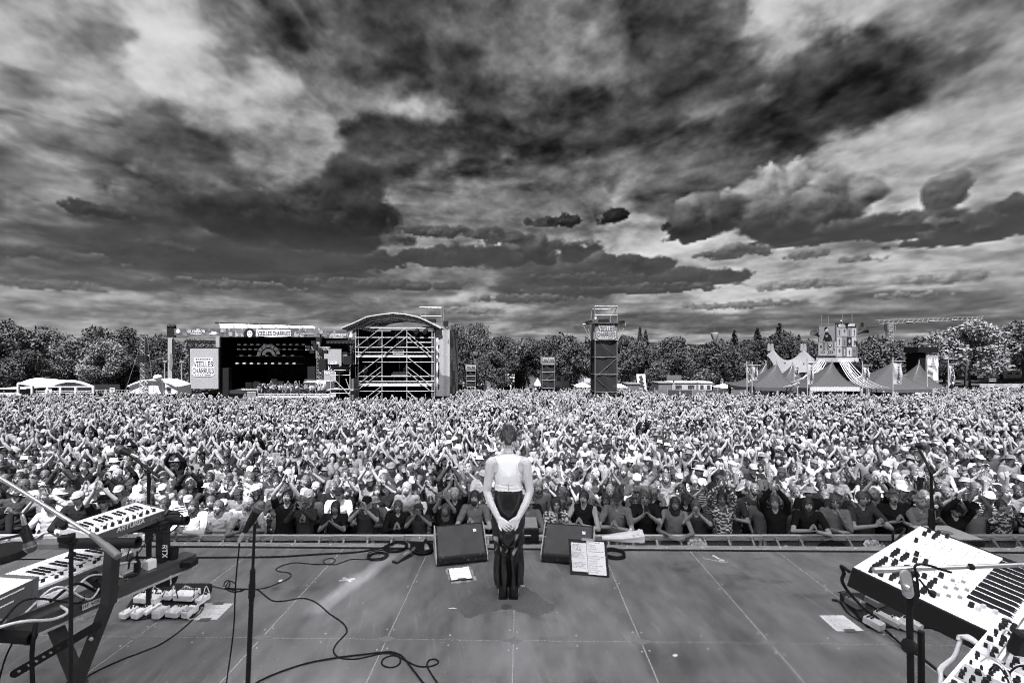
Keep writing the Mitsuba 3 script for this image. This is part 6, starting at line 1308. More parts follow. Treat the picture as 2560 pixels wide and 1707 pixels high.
# the small scaffold beside it
k = thing('scaffold_platform', 'small open scaffold platform at the left foot of the scaffold tower', 'tower')
YP = 43.5; PW_ = lambda x, y, d=0: W(r2, x, y, YP) + np.array([0, d, 0]); gp_ = gz(PW_(1400, 800))
for x in (1320, 1470):
    for d in (0, 2.2):
        p = PW_(x, 540, d); put(k + '__standard', bar((p[0], p[1], gp_), p, T_, 6), 'scaffold_tube')
for y in (575, 612, 720, 752):
    put(k + '__ledger', bar(PW_(1320, y, -.05), PW_(1472, y, -.05), T_ * .9, 6), 'scaffold_tube')
for a, b in (((1324, 615), (1468, 765)), ((1320, 770), (1380, 820)), ((1440, 640), (1470, 720))):
    put(k + '__brace', bar(PW_(*a, -.1), PW_(*b, -.1), T_ * .8, 6), 'scaffold_tube')
put(k + '__deck', box((PW_(1395, 0)[0], YP + 1.1, PW_(0, 727)[2]), (2.4, 2.2, .10)), mat(.4)); put(k + '__back_cloth', box((PW_(1395, 0)[0], YP + 2.3, (PW_(0, 545)[2] + gp_) / 2), (2.5, .06, PW_(0, 545)[2] - gp_)), 'black_void')
put(k + '__canopy', sheet(PW_(1302, 530, -.2), PW_(1488, 530, -.2) - PW_(1302, 530, -.2), (0, 2.8, 0), 12, 6, lambda s, t, p: p + np.stack([0 * s, 0 * s, -.75 * np.sin(np.pi * s)], -1), .03), 'black_cloth'); put(k + '__side_skirt', box((PW_(1482, 0)[0], YP + .8, (PW_(0, 640)[2] + gp_) / 2), (.25, 1.2, PW_(0, 640)[2] - gp_)), mat(.12))
# --- the delay tower right of the middle
def delay_tower(label, r, xl, xr, xbl, ytop, ybase, yb0, yb1, Y, D, speaker, sign2=False):
    k = thing('delay_tower', label, 'tower'); V = lambda x, y, d=0: W(r, x, y, Y) + np.array([0, d, 0])
    x0, x1 = V(xl, 0)[0], V(xr, 0)[0]; zt_, zg = V(0, ytop)[2], gz(V(xl, 0)); zb_ = V(0, yb1)[2]
    tr = .044
    for x in (x0, x1):
        for y in (Y, Y + D):
            put(k + '__standard', bar((x, y, zg), (x, y, zt_), tr, 8), mat(.15, .4, .2), True)
    for z in np.linspace(zg + 2, zb_ - .1, 4):
        put(k + '__ledger', bar((x0, Y + .02, z), (x1, Y + .02, z), tr * .7, 6), mat(.10, .4, .3)); put(k + '__ledger', bar((x0, Y, z), (x0, Y + D, z), tr * .7, 6), mat(.10, .4, .3))
    for i in range(3):
        za, zc = zg + 1.5 + (zb_ - zg - 1.5) * i / 3, zg + 1.5 + (zb_ - zg - 1.5) * (i + 1) / 3
        put(k + '__brace', bar((x0 if i % 2 else x1, Y + .05, za), (x1 if i % 2 else x0, Y + .05, zc), tr * .6, 6), mat(.09, .4, .3))
    for nm, o, u in (('front_net', (x0, Y + .10, zg), (x1 - x0, 0, 0)), ('side_net', (x0 + .03, Y + .1, zg), (0, D - .2, 0)), ('side_net', (x1 - .03, Y + .1, zg), (0, D - .2, 0)), ('rear_net', (x0, Y + D - .1, zg), (x1 - x0, 0, 0))):
        put(k + '__' + nm, sheet(o, u, (0, 0, zb_ - zg), 16, 30, lambda s, t, p: p + np.stack([0 * s, (.06 * np.sin(9 * (s + t * 1.7)) * np.sin(np.pi * s)) * (1 if nm in ('front_net', 'rear_net') else 0), 0 * s], -1)), 'scrim_net', True)
    a, b = V(xl, yb1), V(xr, yb0)
    put(k + '__sign', box(((a[0] + b[0]) / 2, Y - .08, (a[2] + b[2]) / 2), (b[0] - a[0] - .05, .06, b[2] - a[2])), 'banner_mid'); put(k + '__side_sign', box((x0 - .08, Y + D / 2, (a[2] + b[2]) / 2), (.06, D - .3, b[2] - a[2])), 'banner_grey')
    if sign2:
        for c in (xl + (xr - xl) * .26, xl + (xr - xl) * .74):
            put(k + '__sign_logo', shapes(r, [[(c - 20, yb0 + 5), (c + 20, yb0 + 5), (c + 20, yb1 - 4), (c - 20, yb1 - 4)]], Y - .1), mat(.34))
            for s, y in (('VIEILLES', (yb0 + yb1) / 2), ('CHARRUES', (yb0 + yb1) / 2 + (yb1 - yb0) * .30)):
                m = words(s, r, c, y, Y, (yb1 - yb0) * .2, True, .16); v = m[0]; xm = (v[:, 0].max() + v[:, 0].min()) / 2; v[:, 0] = (v[:, 0] - xm) * .55 + xm; put(k + '__sign_lettering', m, 'black_plastic')
    else:
        logo(k, r, (xl + xr) / 2 + 1, (yb0 + yb1) / 2 + 2, 150, Y - .12, mat(.34))
    if speaker:
        sx0, sy0, sx1, sy1 = speaker
        for i in range(8):
            put(k + '__speaker_cabinet', box(V((sx0 + sx1) / 2, sy0 + (sy1 - sy0) * (i + .5) / 8, D * .45), (V(sx1, 0)[0] - V(sx0, 0)[0], .8, (sy1 - sy0) / 8 / 3.0947 / FP * Y * .92)), 'black_void')
    put(k + '__base_skirt', box(((x0 + x1) / 2 + .2, Y + D / 2 - .1, (zg + V(0, ybase)[2]) / 2), (x1 - x0 + 1.3, D + .4, V(0, ybase)[2] - zg)), 'black_void')
    put(k + '__header', beam((x0 - .05, Y - .04, zb_ - .08), (x1 + .05, Y - .04, zb_ - .08), .10, .12), mat(.28))
    return k, V, x0, x1, zt_
k, V, x0, x1, zt_ = delay_tower('tall netted delay tower with festival logo sign and railed top, right of centre', r3, 1200, 1370, 1170, 210, 766, 218, 332, 48, 2.7, (1240, 400, 1290, 545))
zt2 = V(0, 78)[2]
put(k + '__top_frame', bars([(V(1200, 210), V(1198, 78)), (V(1370, 210), V(1373, 78)), (V(1198, 78), V(1373, 78)), (V(1200, 145), V(1372, 145)), (V(1200, 205, 2.7), V(1208, 80, 2.7)), (V(1362, 205, 2.7), V(1366, 80, 2.7)), (V(1198, 78), V(1208, 80, 2.7)), (V(1373, 78), V(1366, 80, 2.7)), (V(1208, 80, 2.7), V(1366, 80, 2.7)), (V(1188, 170, 1), V(1198, 80, 0)), (V(1345, 200, 1), V(1368, 80, 0))], .035, 5), mat(.35, .4, .5))
for xo, xw, xt, sg_ in ((1105, 1166, 1200, 1), (1437, 1376, 1370, -1)):
    put(k + '__outrigger', bars([(V(xo, 220), V(xw, 346)), (V(xo, 220), V(xt, 215)), (V(xo + 35 * sg_, 215), V(xw, 346)), (V(xo, 230), V(xo, 210))], .045, 5), mat(.35, .4, .5))
for xx in (1150, 1400):
    k2 = thing('spotlight', f'black spotlights clustered on the {"left" if xx < 1200 else "right"} arm at the top of the delay tower', 'spotlight'); put(k2 + '__lamp', join(*[cyl(V(xx - 18 + 16 * i, 208 - 3 * i, -.3), V(xx - 10 + 16 * i, 200 - 3 * i, .3), .16, 8) for i in range(3)]), 'black_plastic')
k2 = thing('lamp_rack', 'black rack of lamps on the roof of the delay tower', 'lamp'); put(k2 + '__frame', bars([(V(1232, 208), V(1235, 178)), (V(1268, 208), V(1268, 178)), (V(1300, 205), V(1300, 176)), (V(1232, 180), V(1300, 176)), (V(1232, 206), V(1300, 206))], .06, 5), 'black_plastic'); put(k2 + '__lamp', join(*[cyl(V(x, 194, -.2), V(x + 3, 192, .5), .2, 8) for x in (1240, 1258, 1276, 1292)]), 'black_plastic'); put(k2 + '__shelf', box(V(1268, 209, .5), (3.4, 1.6, .1)), mat(.08))
k2 = thing('security_camera', 'white dome camera on the top left rail of the delay tower', 'camera'); put(k2 + '__dome', arr(ell(V(1202, 178, -.1), .12, 10)), 'white_canvas'); put(k2 + '__mount', box(V(1202, 168, -.1), (.22, .22, .10)), 'white_canvas')
delay_tower('short netted tower with pale sign, leftmost of the two small towers behind the crowd', r3, 203, 276, 196, 522, 708, 530, 572, 64, 2.5, (245, 572, 268, 610), True)
delay_tower('short netted tower with two pale signs, left of the tall delay tower', r3, 790, 888, 785, 468, 712, 472, 522, 59, 2.5, (838, 530, 866, 575), True)
# --- left field tents
k = thing('marquee', 'open white marquee with shallow arched roof at the left edge, posts along its front', 'tent')
YM = 58; L = lambda x, y, d=0: W(r1, x, y, YM) + np.array([0, d, 0])
rf = [(118, 757), (220, 722), (330, 703), (450, 700), (560, 708), (600, 720)]; fr = [(440, 757), (500, 735), (570, 715), (640, 706), (720, 712), (790, 732), (855, 752)]
gm = gz(L(480, 800))
def vault(kk, P0, P1, m, th=.12):
    n = len(P0); P0, P1 = np.array(P0), np.array(P1)
    put(kk, join((np.vstack([P0, P1]), np.array([[i, i + 1, n + i + 1, n + i] for i in range(n - 1)])), (np.vstack([P0, P1]) - [0, 0, th], np.array([[i + 1, i, n + i, n + i + 1] for i in range(n - 1)]))), m, 30)
tt = np.linspace(0, 1, 13)
def arch(x0, x1, ye, yt, d, p=1.0):
    return [L(x0 + (x1 - x0) * t, ye - (ye - yt) * math.sin(math.pi * t) ** p, d) for t in tt]
vault(k + '__roof', arch(440, 858, 757, 702, 0), [q + [-11.0, 7, 0] for q in arch(440, 858, 757, 702, 0)], 'white_canvas')
put(k + '__valance', join(*[beam(a, b, .05, .28) for a, b in zip(arch(440, 858, 760, 706, -.05), arch(440, 858, 760, 706, -.05)[1:])]), mat(.6))
e = L(440, 757); e2 = L(858, 755)
put(k + '__eave', beam(e, e + [-11.0, 7, 0], .15, .25), mat(.62)); put(k + '__fascia', beam(e + [0, -.02, -.05], e2 + [0, -.02, -.05], .12, .14), mat(.5))
for q in (e, e2, e + (e2 - e) * .28, e + (e2 - e) * .62, e + [-5.5, 3.5, 0], e + [-11, 7, 0], e2 + [-11, 7, 0]):
    put(k + '__post', beam(q, (q[0], q[1], gm), .22, .22, up=(0, 1, 0)), mat(.6))
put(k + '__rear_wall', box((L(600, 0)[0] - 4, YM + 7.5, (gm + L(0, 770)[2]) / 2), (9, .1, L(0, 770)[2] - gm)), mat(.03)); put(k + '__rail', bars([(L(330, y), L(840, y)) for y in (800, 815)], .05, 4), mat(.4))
k = thing('accessibility_sign', 'square pale sign with wheelchair symbol hung under the left marquee', 'sign'); put(k + '__board', plate(r1, 412, 782, 476, 842, YM - 1, .05), mat(.5)); put(k + '__symbol', shapes(r1, [disc(443, 795, 5, 5, 10), [(438, 800), (446, 800), (448, 812), (462, 813), (466, 828), (461, 830), (457, 818), (440, 818)], disc(444, 822, 13, 12, 14)], YM - 1), 'black_plastic'); put(k + '__symbol', shapes(r1, [disc(444, 822, 9, 8, 12)], YM - 1, .04), mat(.5))
k = thing('dome_tent', 'white dome tent with arched front right of the marquee', 'tent'); YD = 60; L2 = lambda x, y, d=0: W(r1, x, y, YD) + np.array([0, d, 0]); gd = gz(L2(1450, 800))
ar = [L2(1188 + (1632 - 1188) * t, 760 - 58 * math.sin(math.pi * t) ** .8) for t in tt]; ar2 = [q + [-2.4, 6, .0] for q in ar]
vault(k + '__roof', ar, ar2, 'white_canvas'); front_ = np.array([[q[0], q[1] + .06, q[2] - .1] for q in ar] + [[q[0], q[1] + .06, gd] for q in ar]); n_ = len(ar)
put(k + '__front_wall', (front_, np.array([[i, i + 1, n_ + i + 1, n_ + i] for i in range(n_ - 1)])), mat(.66)); put(k + '__arch_rim', tube(np.array(ar) + [0, -.1, .02], .18, 6), mat(.72))
a, b = ar[-1], ar2[-1]; put(k + '__side_wall', (np.array([a, b, [b[0], b[1], gd], [a[0], a[1], gd]]), np.array([[0, 1, 2, 3]])), mat(.62)); put(k + '__seam', join(*[tube(np.array([(1 - s) * np.array(p) + s * np.array(q) for p, q in zip(ar, ar2)]) + [0, 0, .03], .05, 4) for s in (.33, .66)]), mat(.5))
one('balloon', 'round white balloon above the dome tent', 'balloon', arr(ell(W(r1, 1449, 674, 59.5), (.5, .5, .4), 14)), 'white_canvas', True)
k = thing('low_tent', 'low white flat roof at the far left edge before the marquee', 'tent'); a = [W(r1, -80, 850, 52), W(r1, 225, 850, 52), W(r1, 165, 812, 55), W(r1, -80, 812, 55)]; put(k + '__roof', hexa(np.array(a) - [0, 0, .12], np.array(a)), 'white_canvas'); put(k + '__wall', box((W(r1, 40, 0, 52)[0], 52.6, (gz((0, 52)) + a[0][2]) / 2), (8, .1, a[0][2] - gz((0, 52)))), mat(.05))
k = thing('low_tent', 'second low white roof just right of the flat roof at the far left', 'tent'); a = [W(r1, 235, 852, 52), W(r1, 350, 852, 52), W(r1, 330, 840, 54), W(r1, 245, 838, 54)]; put(k + '__roof', hexa(np.array(a) - [0, 0, .1], np.array(a)), 'white_canvas'); put(k + '__post', join(*[beam(q, (q[0], q[1], gz(q)), .1, .1, up=(0, 1, 0)) for q in a]), mat(.4))
k = thing('grey_barn', 'long dark roof edge behind the marquee at the far left', 'shed'); put(k + '__roof', plate(r1, -60, 774, 240, 784, 66, 5), mat(.4)); put(k + '__wall', plate(r1, -60, 785, 240, 850, 66.5, 4), mat(.10))
k = thing('screen_fence', 'low black fabric fence between the crowd and the left tents', 'fence')
for i, (x0, x1) in enumerate(((-60, 400), (400, 860), (860, 1190), (1190, 1480), (1480, 1760))):
    put(k + '__panel', plate(r1, x0, 826 if i > 1 else 848, x1, 900, 49.5 - .05 * (i % 2), .08), 'black_void')
k = thing('wire_fence', 'grey wire fence panels between the marquee and the dome tent', 'fence')
for x in range(865, 1190, 46):
    put(k + '__panel', bars([(W(r1, x, 788, 63), W(r1, x, 840, 63)), (W(r1, x, 790, 63), W(r1, x + 44, 790, 63)), (W(r1, x, 815, 63), W(r1, x + 44, 815, 63)), (W(r1, x + 22, 790, 63), W(r1, x + 22, 840, 63))], .035, 4), mat(.25))
k = thing('sign_post', 'square white sign on a short pole above the crowd, left', 'sign'); put(k + '__board', plate(r1, 1008, 768, 1052, 808, 47, .05), 'white_canvas'); put(k + '__pole', bar(W(r1, 1030, 800, 47.1), (W(r1, 1030, 0, 47)[0], 47.1, gz((0, 47))), .06, 6), mat(.5)); put(k + '__mark', shapes(r1, [disc(1030, 794, 4, 6, 8), [(1014, 777), (1046, 777), (1046, 782), (1014, 782)]], 47), 'black_plastic')
k = thing('flag', 'pale waving flag with emblem on a pole before the dome tent', 'flag'); fo = W(r1, 1492, 705, 45); put(k + '__cloth', sheet(fo, (.35, .1, -1.05), (.55, .15, -.55), 10, 10, lambda s, t, p: p + np.stack([.06 * np.sin(s * 7), .10 * np.sin(t * 8 + s * 3), .05 * np.sin(s * 9 + t * 4)], -1)), pmat('flag_print', lambda p, n, uv: mi.Color3f(dr.select(mikit.noise(p.x * 4, p.z * 4, 2) > .55, .12, .62)))); put(k + '__pole', bar(fo + [0, 0, .05], (fo[0] + .1, 45, gz((0, 45)) + 1.6), .02, 5), mat(.2))
k = thing('truss_mast', 'slim dark mast with two guy wires and speakers in front of the left trees', 'mast'); YT = 62; tp = W(r1, 1322, 280, YT); gt = gz(tp)
put(k + '__truss', lattice((tp[0], YT, gt), (tp[0], YT, tp[2]), .55, .05, 22), mat(.10, .5)); put(k + '__guy_wire', bars([(tp, (W(r1, 1115, 0, 58)[0], 58, gt + .4)), (tp + [.4, 0, 0], (W(r1, 1422, 0, 59)[0], 59, gt + .4))], .03, 4), mat(.10)); put(k + '__cross_arm', bars([(W(r1, 1285, 474, YT), W(r1, 1372, 474, YT))], .1, 4), mat(.35)); put(k + '__speaker', join(*[box(W(r1, 1310 + 22 * i, 500, YT), (.9, .7, .9)) for i in range(2)]), 'black_plastic')
k = thing('truss_mast', 'short pale lattice mast standing before the dome tent', 'mast'); q = W(r1, 1322, 700, 55); put(k + '__truss', lattice((q[0], 55, gz(q)), q, .55, .045, 8), mat(.30, .5))
for x, y0 in ((1512, 525), (1668, 530)):
    k = thing('lamp_post', f'slim dark post with lamp {"left" if x < 1600 else "right"} of the wing tower of the far stage', 'lamp post'); q = W(r1, x, y0, 66); put(k + '__pole', bar((q[0], 66, gz(q)), q, .09, 6), mat(.2)); put(k + '__lamp', box(q + [.15, 0, 0], (.6, .3, .22)), mat(.2))
# --- the bar tents on the right
scene['tent_pvc'] = {'type': 'twosided', 'b': {'type': 'principled', 'base_color': {'type': 'rgb', 'value': [.045] * 3}, 'roughness': .30, 'specular': .7}}
def pagoda(label, ax, ay, xl, xr, ye, Y, legs=True):
    k = thing('pagoda_tent', label, 'tent', 'dark peaked bar tents'); V = lambda x, y, d=0: W(r4, x, y, Y) + np.array([0, d, 0])
    c = V((xl + xr) / 2, ye); hw = (V(xr, 0)[0] - V(xl, 0)[0]) / 2; apex = W(r4, ax, ay, Y + hw); hgt = apex[2] - c[2]
    n, m = 40, 16; rows_ = []
    for i in range(m + 1):
        t = i / m; rad = .012 + .988 * t ** 1.0; z = c[2] + hgt * ((1 - t) ** 2.0 * .62 + (1 - t) * .38)
        for j in range(n):
            a = 2 * np.pi * j / n + np.pi / 4; sq = 1 / max(abs(math.cos(a - np.pi / 4)), abs(math.sin(a - np.pi / 4))); sq = min(sq, 1.414)
            ca, sa = math.cos(a - np.pi / 4), math.sin(a - np.pi / 4)
            rr = rad * hw * (sq ** (.5 + .5 * t)) * (1 - .05 * (sq - 1) * 0)
            rows_.append([apex[0] * (1 - t) + c[0] * t + rr * ca, Y + hw + rr * sa, z - .12 * t * (1.414 - sq) * 2])
    v = np.array(rows_); f = []
    for i in range(m):
        for j in range(n):
            f.append([i * n + j, (i + 1) * n + j, (i + 1) * n + (j + 1) % n, i * n + (j + 1) % n])
    put(k + '__canopy', (v, np.array(f)), 'tent_pvc', True)
    e = v[-n:]
    sc_ = np.array([[q, nx, nx - [0, 0, .32], q - [0, 0, .38]] for q, nx in zip(e, np.roll(e, -1, 0))])
    put(k + '__valance', join(*[(s, np.array([[0, 1, 2, 3]])) for s in sc_]), mat(.08)); put(k + '__finial', lathe([(.10, -.2), (.05, .3), (.001, .5)], 8, apex), mat(.2))
    for sx in (-1, 1):
        for sy in (0, 2):
            p = np.array([c[0] + sx * hw * .96, Y + sy * hw * .97 + .05, c[2]]); put(k + '__post', beam(p, (p[0], p[1], gz(p)), .20, .20, up=(0, 1, 0)), 'scaffold_tube' if sy == 0 else mat(.05))
    return k, c, hw
pagoda('dark peaked bar tent at the left end of the bar tents, half behind another', 355, 465, 190, 450, 628, 57)
pagoda('wide dark peaked bar tent second from left among the bar tents', 440, 462, 232, 610, 640, 51)
pagoda('dark peaked bar tent behind the ribbons, third from left', 560, 468, 470, 700, 606, 62)
kc, cc, hw_ = pagoda('dark peaked bar tent in the middle under the poster cube', 868, 452, 692, 1095, 648, 49)
put(kc + '__scalloped_edge', join(*[mv(flat(sg.Point(0, 0).buffer(.24, 6), 0, .02), (cc[0] - hw_ + .24 + i * hw_ / 9.2, 48.94, cc[2] - .12), UP) for i in range(18)]), mat(.45)); labels[kc + '__scalloped_edge'] = {'kind': 'stuff', 'label': 'pale scalloped edging'}
pagoda('wide dark peaked bar tent with flag in front, second from right', 1332, 455, 1130, 1660, 655, 52)
pagoda('dark peaked bar tent at the right end of the bar tents', 1540, 458, 1440, 1785, 655, 58)
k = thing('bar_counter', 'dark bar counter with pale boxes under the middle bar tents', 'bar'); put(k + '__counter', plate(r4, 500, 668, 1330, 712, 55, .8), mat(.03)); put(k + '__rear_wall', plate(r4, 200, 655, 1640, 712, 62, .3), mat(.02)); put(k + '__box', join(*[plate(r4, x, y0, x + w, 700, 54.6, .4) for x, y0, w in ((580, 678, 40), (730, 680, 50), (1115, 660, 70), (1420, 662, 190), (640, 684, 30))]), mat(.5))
k = thing('ribbon_core', 'black pyramid of cloth hanging under the poster cube', 'canopy'); YC = 58; V4 = lambda x, y, d=0: W(r4, x, y, YC + d)
tc_, bc_ = [V4(x, 432, d) for x, d in ((868, 0), (920, -1.2), (960, 0), (915, 1.4))], [V4(x, 650, d) for x, d in ((775, 0), (905, -2.4), (1042, 0), (905, 3))]
put(k + '__cloth', hexa(np.array(bc_), np.array(tc_)), 'black_void')
k = thing('ribbon_canopy', 'pale ribbons fanning down from the poster cube to the bar tents', 'ribbons')
ends = [(490, 640, 50), (520, 640, 50), (556, 640, 51), (590, 640, 51), (630, 642, 52), (500, 612, 54), (540, 560, 62), (600, 545, 66), (690, 560, 62), (780, 560, 66), (1105, 640, 51), (1140, 648, 50), (1170, 648, 50), (1195, 650, 50), (1225, 648, 50), (1262, 648, 50), (1310, 648, 50), (1060, 560, 54), (1320, 490, 70), (1330, 500, 68), (1300, 520, 66), (1290, 535, 64), (1220, 560, 60), (1640, 648, 54), (1680, 655, 54), (1740, 655, 54), (1450, 545, 60), (830, 520, 64), (860, 500, 66)]
for i, (x, y, Y) in enumerate(ends):
    u = i / len(ends); a = V4(*((770 + (x - 480) * .42, 428, -.2) if x < 700 else (850 + (x - 780) * .3, 428, .9) if x < 900 else (898 + (x - 1060) * .36, 428, -1.2) if Y < 53 and x < 1400 else (985 + (x - 1060) * .09, 428, .2))); b = W(r4, x, y, Y)
    sag = np.array([a * (1 - t) + b * t - [0, 0, .75 * math.sin(math.pi * t)] for t in np.linspace(0, 1, 11)]); d = np.cross(b - a, [0, 0, 1.0]); d /= np.linalg.norm(d); w = .075
    put(k + '__ribbon', (np.vstack([sag - d * w * .6, sag + d * w * .6, sag - d * w * .6 - [0, 0, .02], sag + d * w * .6 - [0, 0, .02]]), np.array([[j, j + 1, 12 + j, 11 + j] for j in range(10)] + [[23 + j, 22 + j, 33 + j, 34 + j] for j in range(10)])), mat(.38))
# poster cube
k = thing('poster_cube', 'tall cube covered with posters and cards above the bar tents, hazy toppings on its roof', 'advertising tower'); labels[k]['label'] = 'tall cube covered with posters and cards, standing above the ribbons of the bar tents'
e0, eL, eR = V4(893, 0, -1.6), V4(762, 0, .6), V4(1053, 0, .8); z0, z1 = V4(0, 425)[2], V4(0, 172)[2]
eB = eL + eR - e0
put(k + '__core', hexa(np.array([[q[0], q[1], z0] for q in (e0, eR, eB, eL)]), np.array([[q[0], q[1], z1] for q in (e0, eR, eB, eL)])), mat(.16))
put(k + '__ledge', hexa(np.array([[q[0], q[1], z0 - .35] for q in (e0 + [0, -.4, 0], eR + [.3, 0, 0], eB, eL + [-.3, 0, 0])]), np.array([[q[0], q[1], z0 + .15] for q in (e0 + [0, -.4, 0], eR + [.3, 0, 0], eB, eL + [-.3, 0, 0])])), mat(.5))
def face(a, b, u0, u1, w0, w1, out, m, nm, th=.06):
    d = b - a; nrm = np.array([d[1], -d[0], 0]); nrm /= np.linalg.norm(nrm); nrm = nrm if nrm[1] < 0 else -nrm
    p = lambda u, w: np.array([a[0] + d[0] * u, a[1] + d[1] * u, z0 + (z1 - z0) * w]) + nrm * out
    q = np.array([p(u0, w0), p(u1, w0), p(u1, w1), p(u0, w1)]); put(nm, hexa(q, q + nrm * th), m)
    return lambda u, w, o=0.0: p(u0 + (u1 - u0) * u, w0 + (w1 - w0) * w) + nrm * (th + o), d / np.linalg.norm(d), nrm
def on_face(pf, dirn, nrm, polys, nm, m, o=.01):
    ms = []
    for pl_ in polys:
        q = np.array([pf(u, w, o) for u, w in pl_]); c = q.mean(0); n = len(q); ms.append((np.vstack([[c], q]), np.array([[0, 1 + j, 1 + (j + 1) % n] for j in range(n)])))
    put(nm, join(*ms), m)
ci = lambda x, y, rx, ry, n=12, a0=0, a1=6.2832: [(x + rx * math.cos(t), y + ry * math.sin(t)) for t in np.linspace(a0, a1, n, endpoint=a1 < 6)]
pf, dd, nn = face(eL, e0, .03, .97, .535, .98, .02, mat(.30), k + '__portrait_poster')
on_face(pf, dd, nn, [[(.42, 0), (.36, .35), (.44, .62), (.62, .62), (.72, .4), (.74, 0)]], k + '__portrait_figure', 'black_plastic'); on_face(pf, dd, nn, [ci(.52, .80, .10, .13)], k + '__portrait_figure', 'white_canvas', .015); on_face(pf, dd, nn, [ci(.50, .86, .12, .12, 10, .4, 3.4) + [(.40, .70), (.44, .78)], [(.28, .02), (.34, .30), (.44, .55), (.40, .1)], [(.76, .05), (.72, .5), (.80, .35), (.88, .05)]], k + '__portrait_figure', 'black_plastic', .02); on_face(pf, dd, nn, [ci(.54, .36, .09, .09, 10), [(.10, .2), (.22, .3), (.30, .6), (.18, .5)]], k + '__portrait_figure', 'banner_grey', .025)
pf, dd, nn = face(eL + (eL - e0) * .06 + [0, -.3, 0], e0 + [0, -.3, 0], .0, .97, .10, .52, .06, mat(.40), k + '__eye_poster')
on_face(pf, dd, nn, [ci(.27, .26, .13, .10, 14), ci(.72, .26, .15, .11, 14), ci(.68, .72, .10, .14, 10), ci(.16, .66, .05, .12, 8), [(.90, .36), (.97, .42), (.93, .48)], [(.52, .05), (.62, .12), (.56, .16)]], k + '__eye_drawing', 'black_plastic')
on_face(pf, dd, nn, [ci(.27, .26, .09, .06, 10), ci(.72, .26, .10, .065, 10), ci(.68, .74, .06, .08, 8)], k + '__eye_drawing', 'white_canvas', .015); on_face(pf, dd, nn, [ci(.27, .26, .035, .045, 8), ci(.72, .26, .04, .05, 8)], k + '__eye_drawing', 'black_plastic', .02)
on_face(pf, dd, nn, [[(x, y), (x + w, y), (x + w, y + .018), (x, y + .018)] for y in np.linspace(.40, .92, 12) for x, w in ((.26, .16), (.48, .1) if y > .6 else (.50, .14), (.84, .08))] + [[(.06, .955), (.92, .955), (.92, .968), (.06, .968)]], k + '__eye_poster_print', 'banner_mid', .012)
tones = [.34, .13, .44, .17, .36, .18, .03, .42, .28, .32, .2, .4]
for i in range(3):
    for j in range(4):
        u = .04 + j * .24; w = .075 + i * .30
        pf, dd, nn = face(e0, eR, u, u + .225, w, w + .285, .02, mat(tones[(i * 4 + j) % 12]), k + '__card')
        dk_ = mat(.34) if tones[(i * 4 + j) % 12] < .15 else mat(.10)
        on_face(pf, dd, nn, [ci(.5, .52 + .1 * ((i + j) % 2), .16, .2, 9), [(.35, .15), (.65, .15), (.55, .5), (.45, .5)]] if (i + j) % 3 else [ci(.5, .6, .22, .22, 10), [(.2, .1), (.8, .1), (.8, .14), (.2, .14)]], k + '__card_drawing', dk_)
pf, dd, nn = face(e0, eR, .0, .96, .965, 1.04, .05, mat(.03), k + '__name_board'); Rf = np.stack([dd, [0, 0, 1.0], nn], 1)
m = text('VIEILLES CHARRUES', .30, True, .02); v = m[0].copy(); v[:, 0] *= (np.linalg.norm(eR - e0) * .8) / (v[:, 0].max() - v[:, 0].min()); put(k + '__name_lettering', mv((v, m[1]), pf(.5, .22, .01), Rf), 'white_canvas')
put(k + '__corner_post', join(*[beam((q[0], q[1] - .1, z0), (q[0], q[1] - .1, z1 + .1), .14, .14, up=(0, 1, 0)) for q in (eL, e0, eR)]), mat(.12)); put(k + '__roof_spike', bars([((q[0], q[1], z1), (q[0], q[1], z1 + h)) for q, h in ((eL + [.6, .4, 0], 1.5), (eL + [1.9, 1, 0], 1.4), (e0 + [1.2, .5, 0], 1.7), (eR + [-.3, .3, 0], 1.6))], .035, 5), mat(.16))
k2 = thing('roof_ornament', 'dark round ornament on the roof of the poster cube', 'ornament'); put(k2 + '__body', arr(hull(ell(V4(925, 153, -.5), (.5, .4, .32), 10), ell(V4(968, 150, -.5), (.4, .4, .25), 10))), mat(.03), True); put(k2 + '__knob', arr(ell(V4(938, 142, -.5), (.16, .16, .3), 8)), mat(.4), True)
for s, (x, y) in (('left', (768, 250)), ('right', (1062, 230))):
    k2 = thing('horn_speaker', f'dark horn-shaped ornament on the {s} side of the poster cube', 'ornament'); c = V4(x, y); put(k2 + '__horn', lathe_along(c, c + np.array([-.9 if s == 'left' else .9, -.3, .5]), [(.1, 0), (.2, .5), (.5, 1), (.001, .9)], 12), mat(.05))
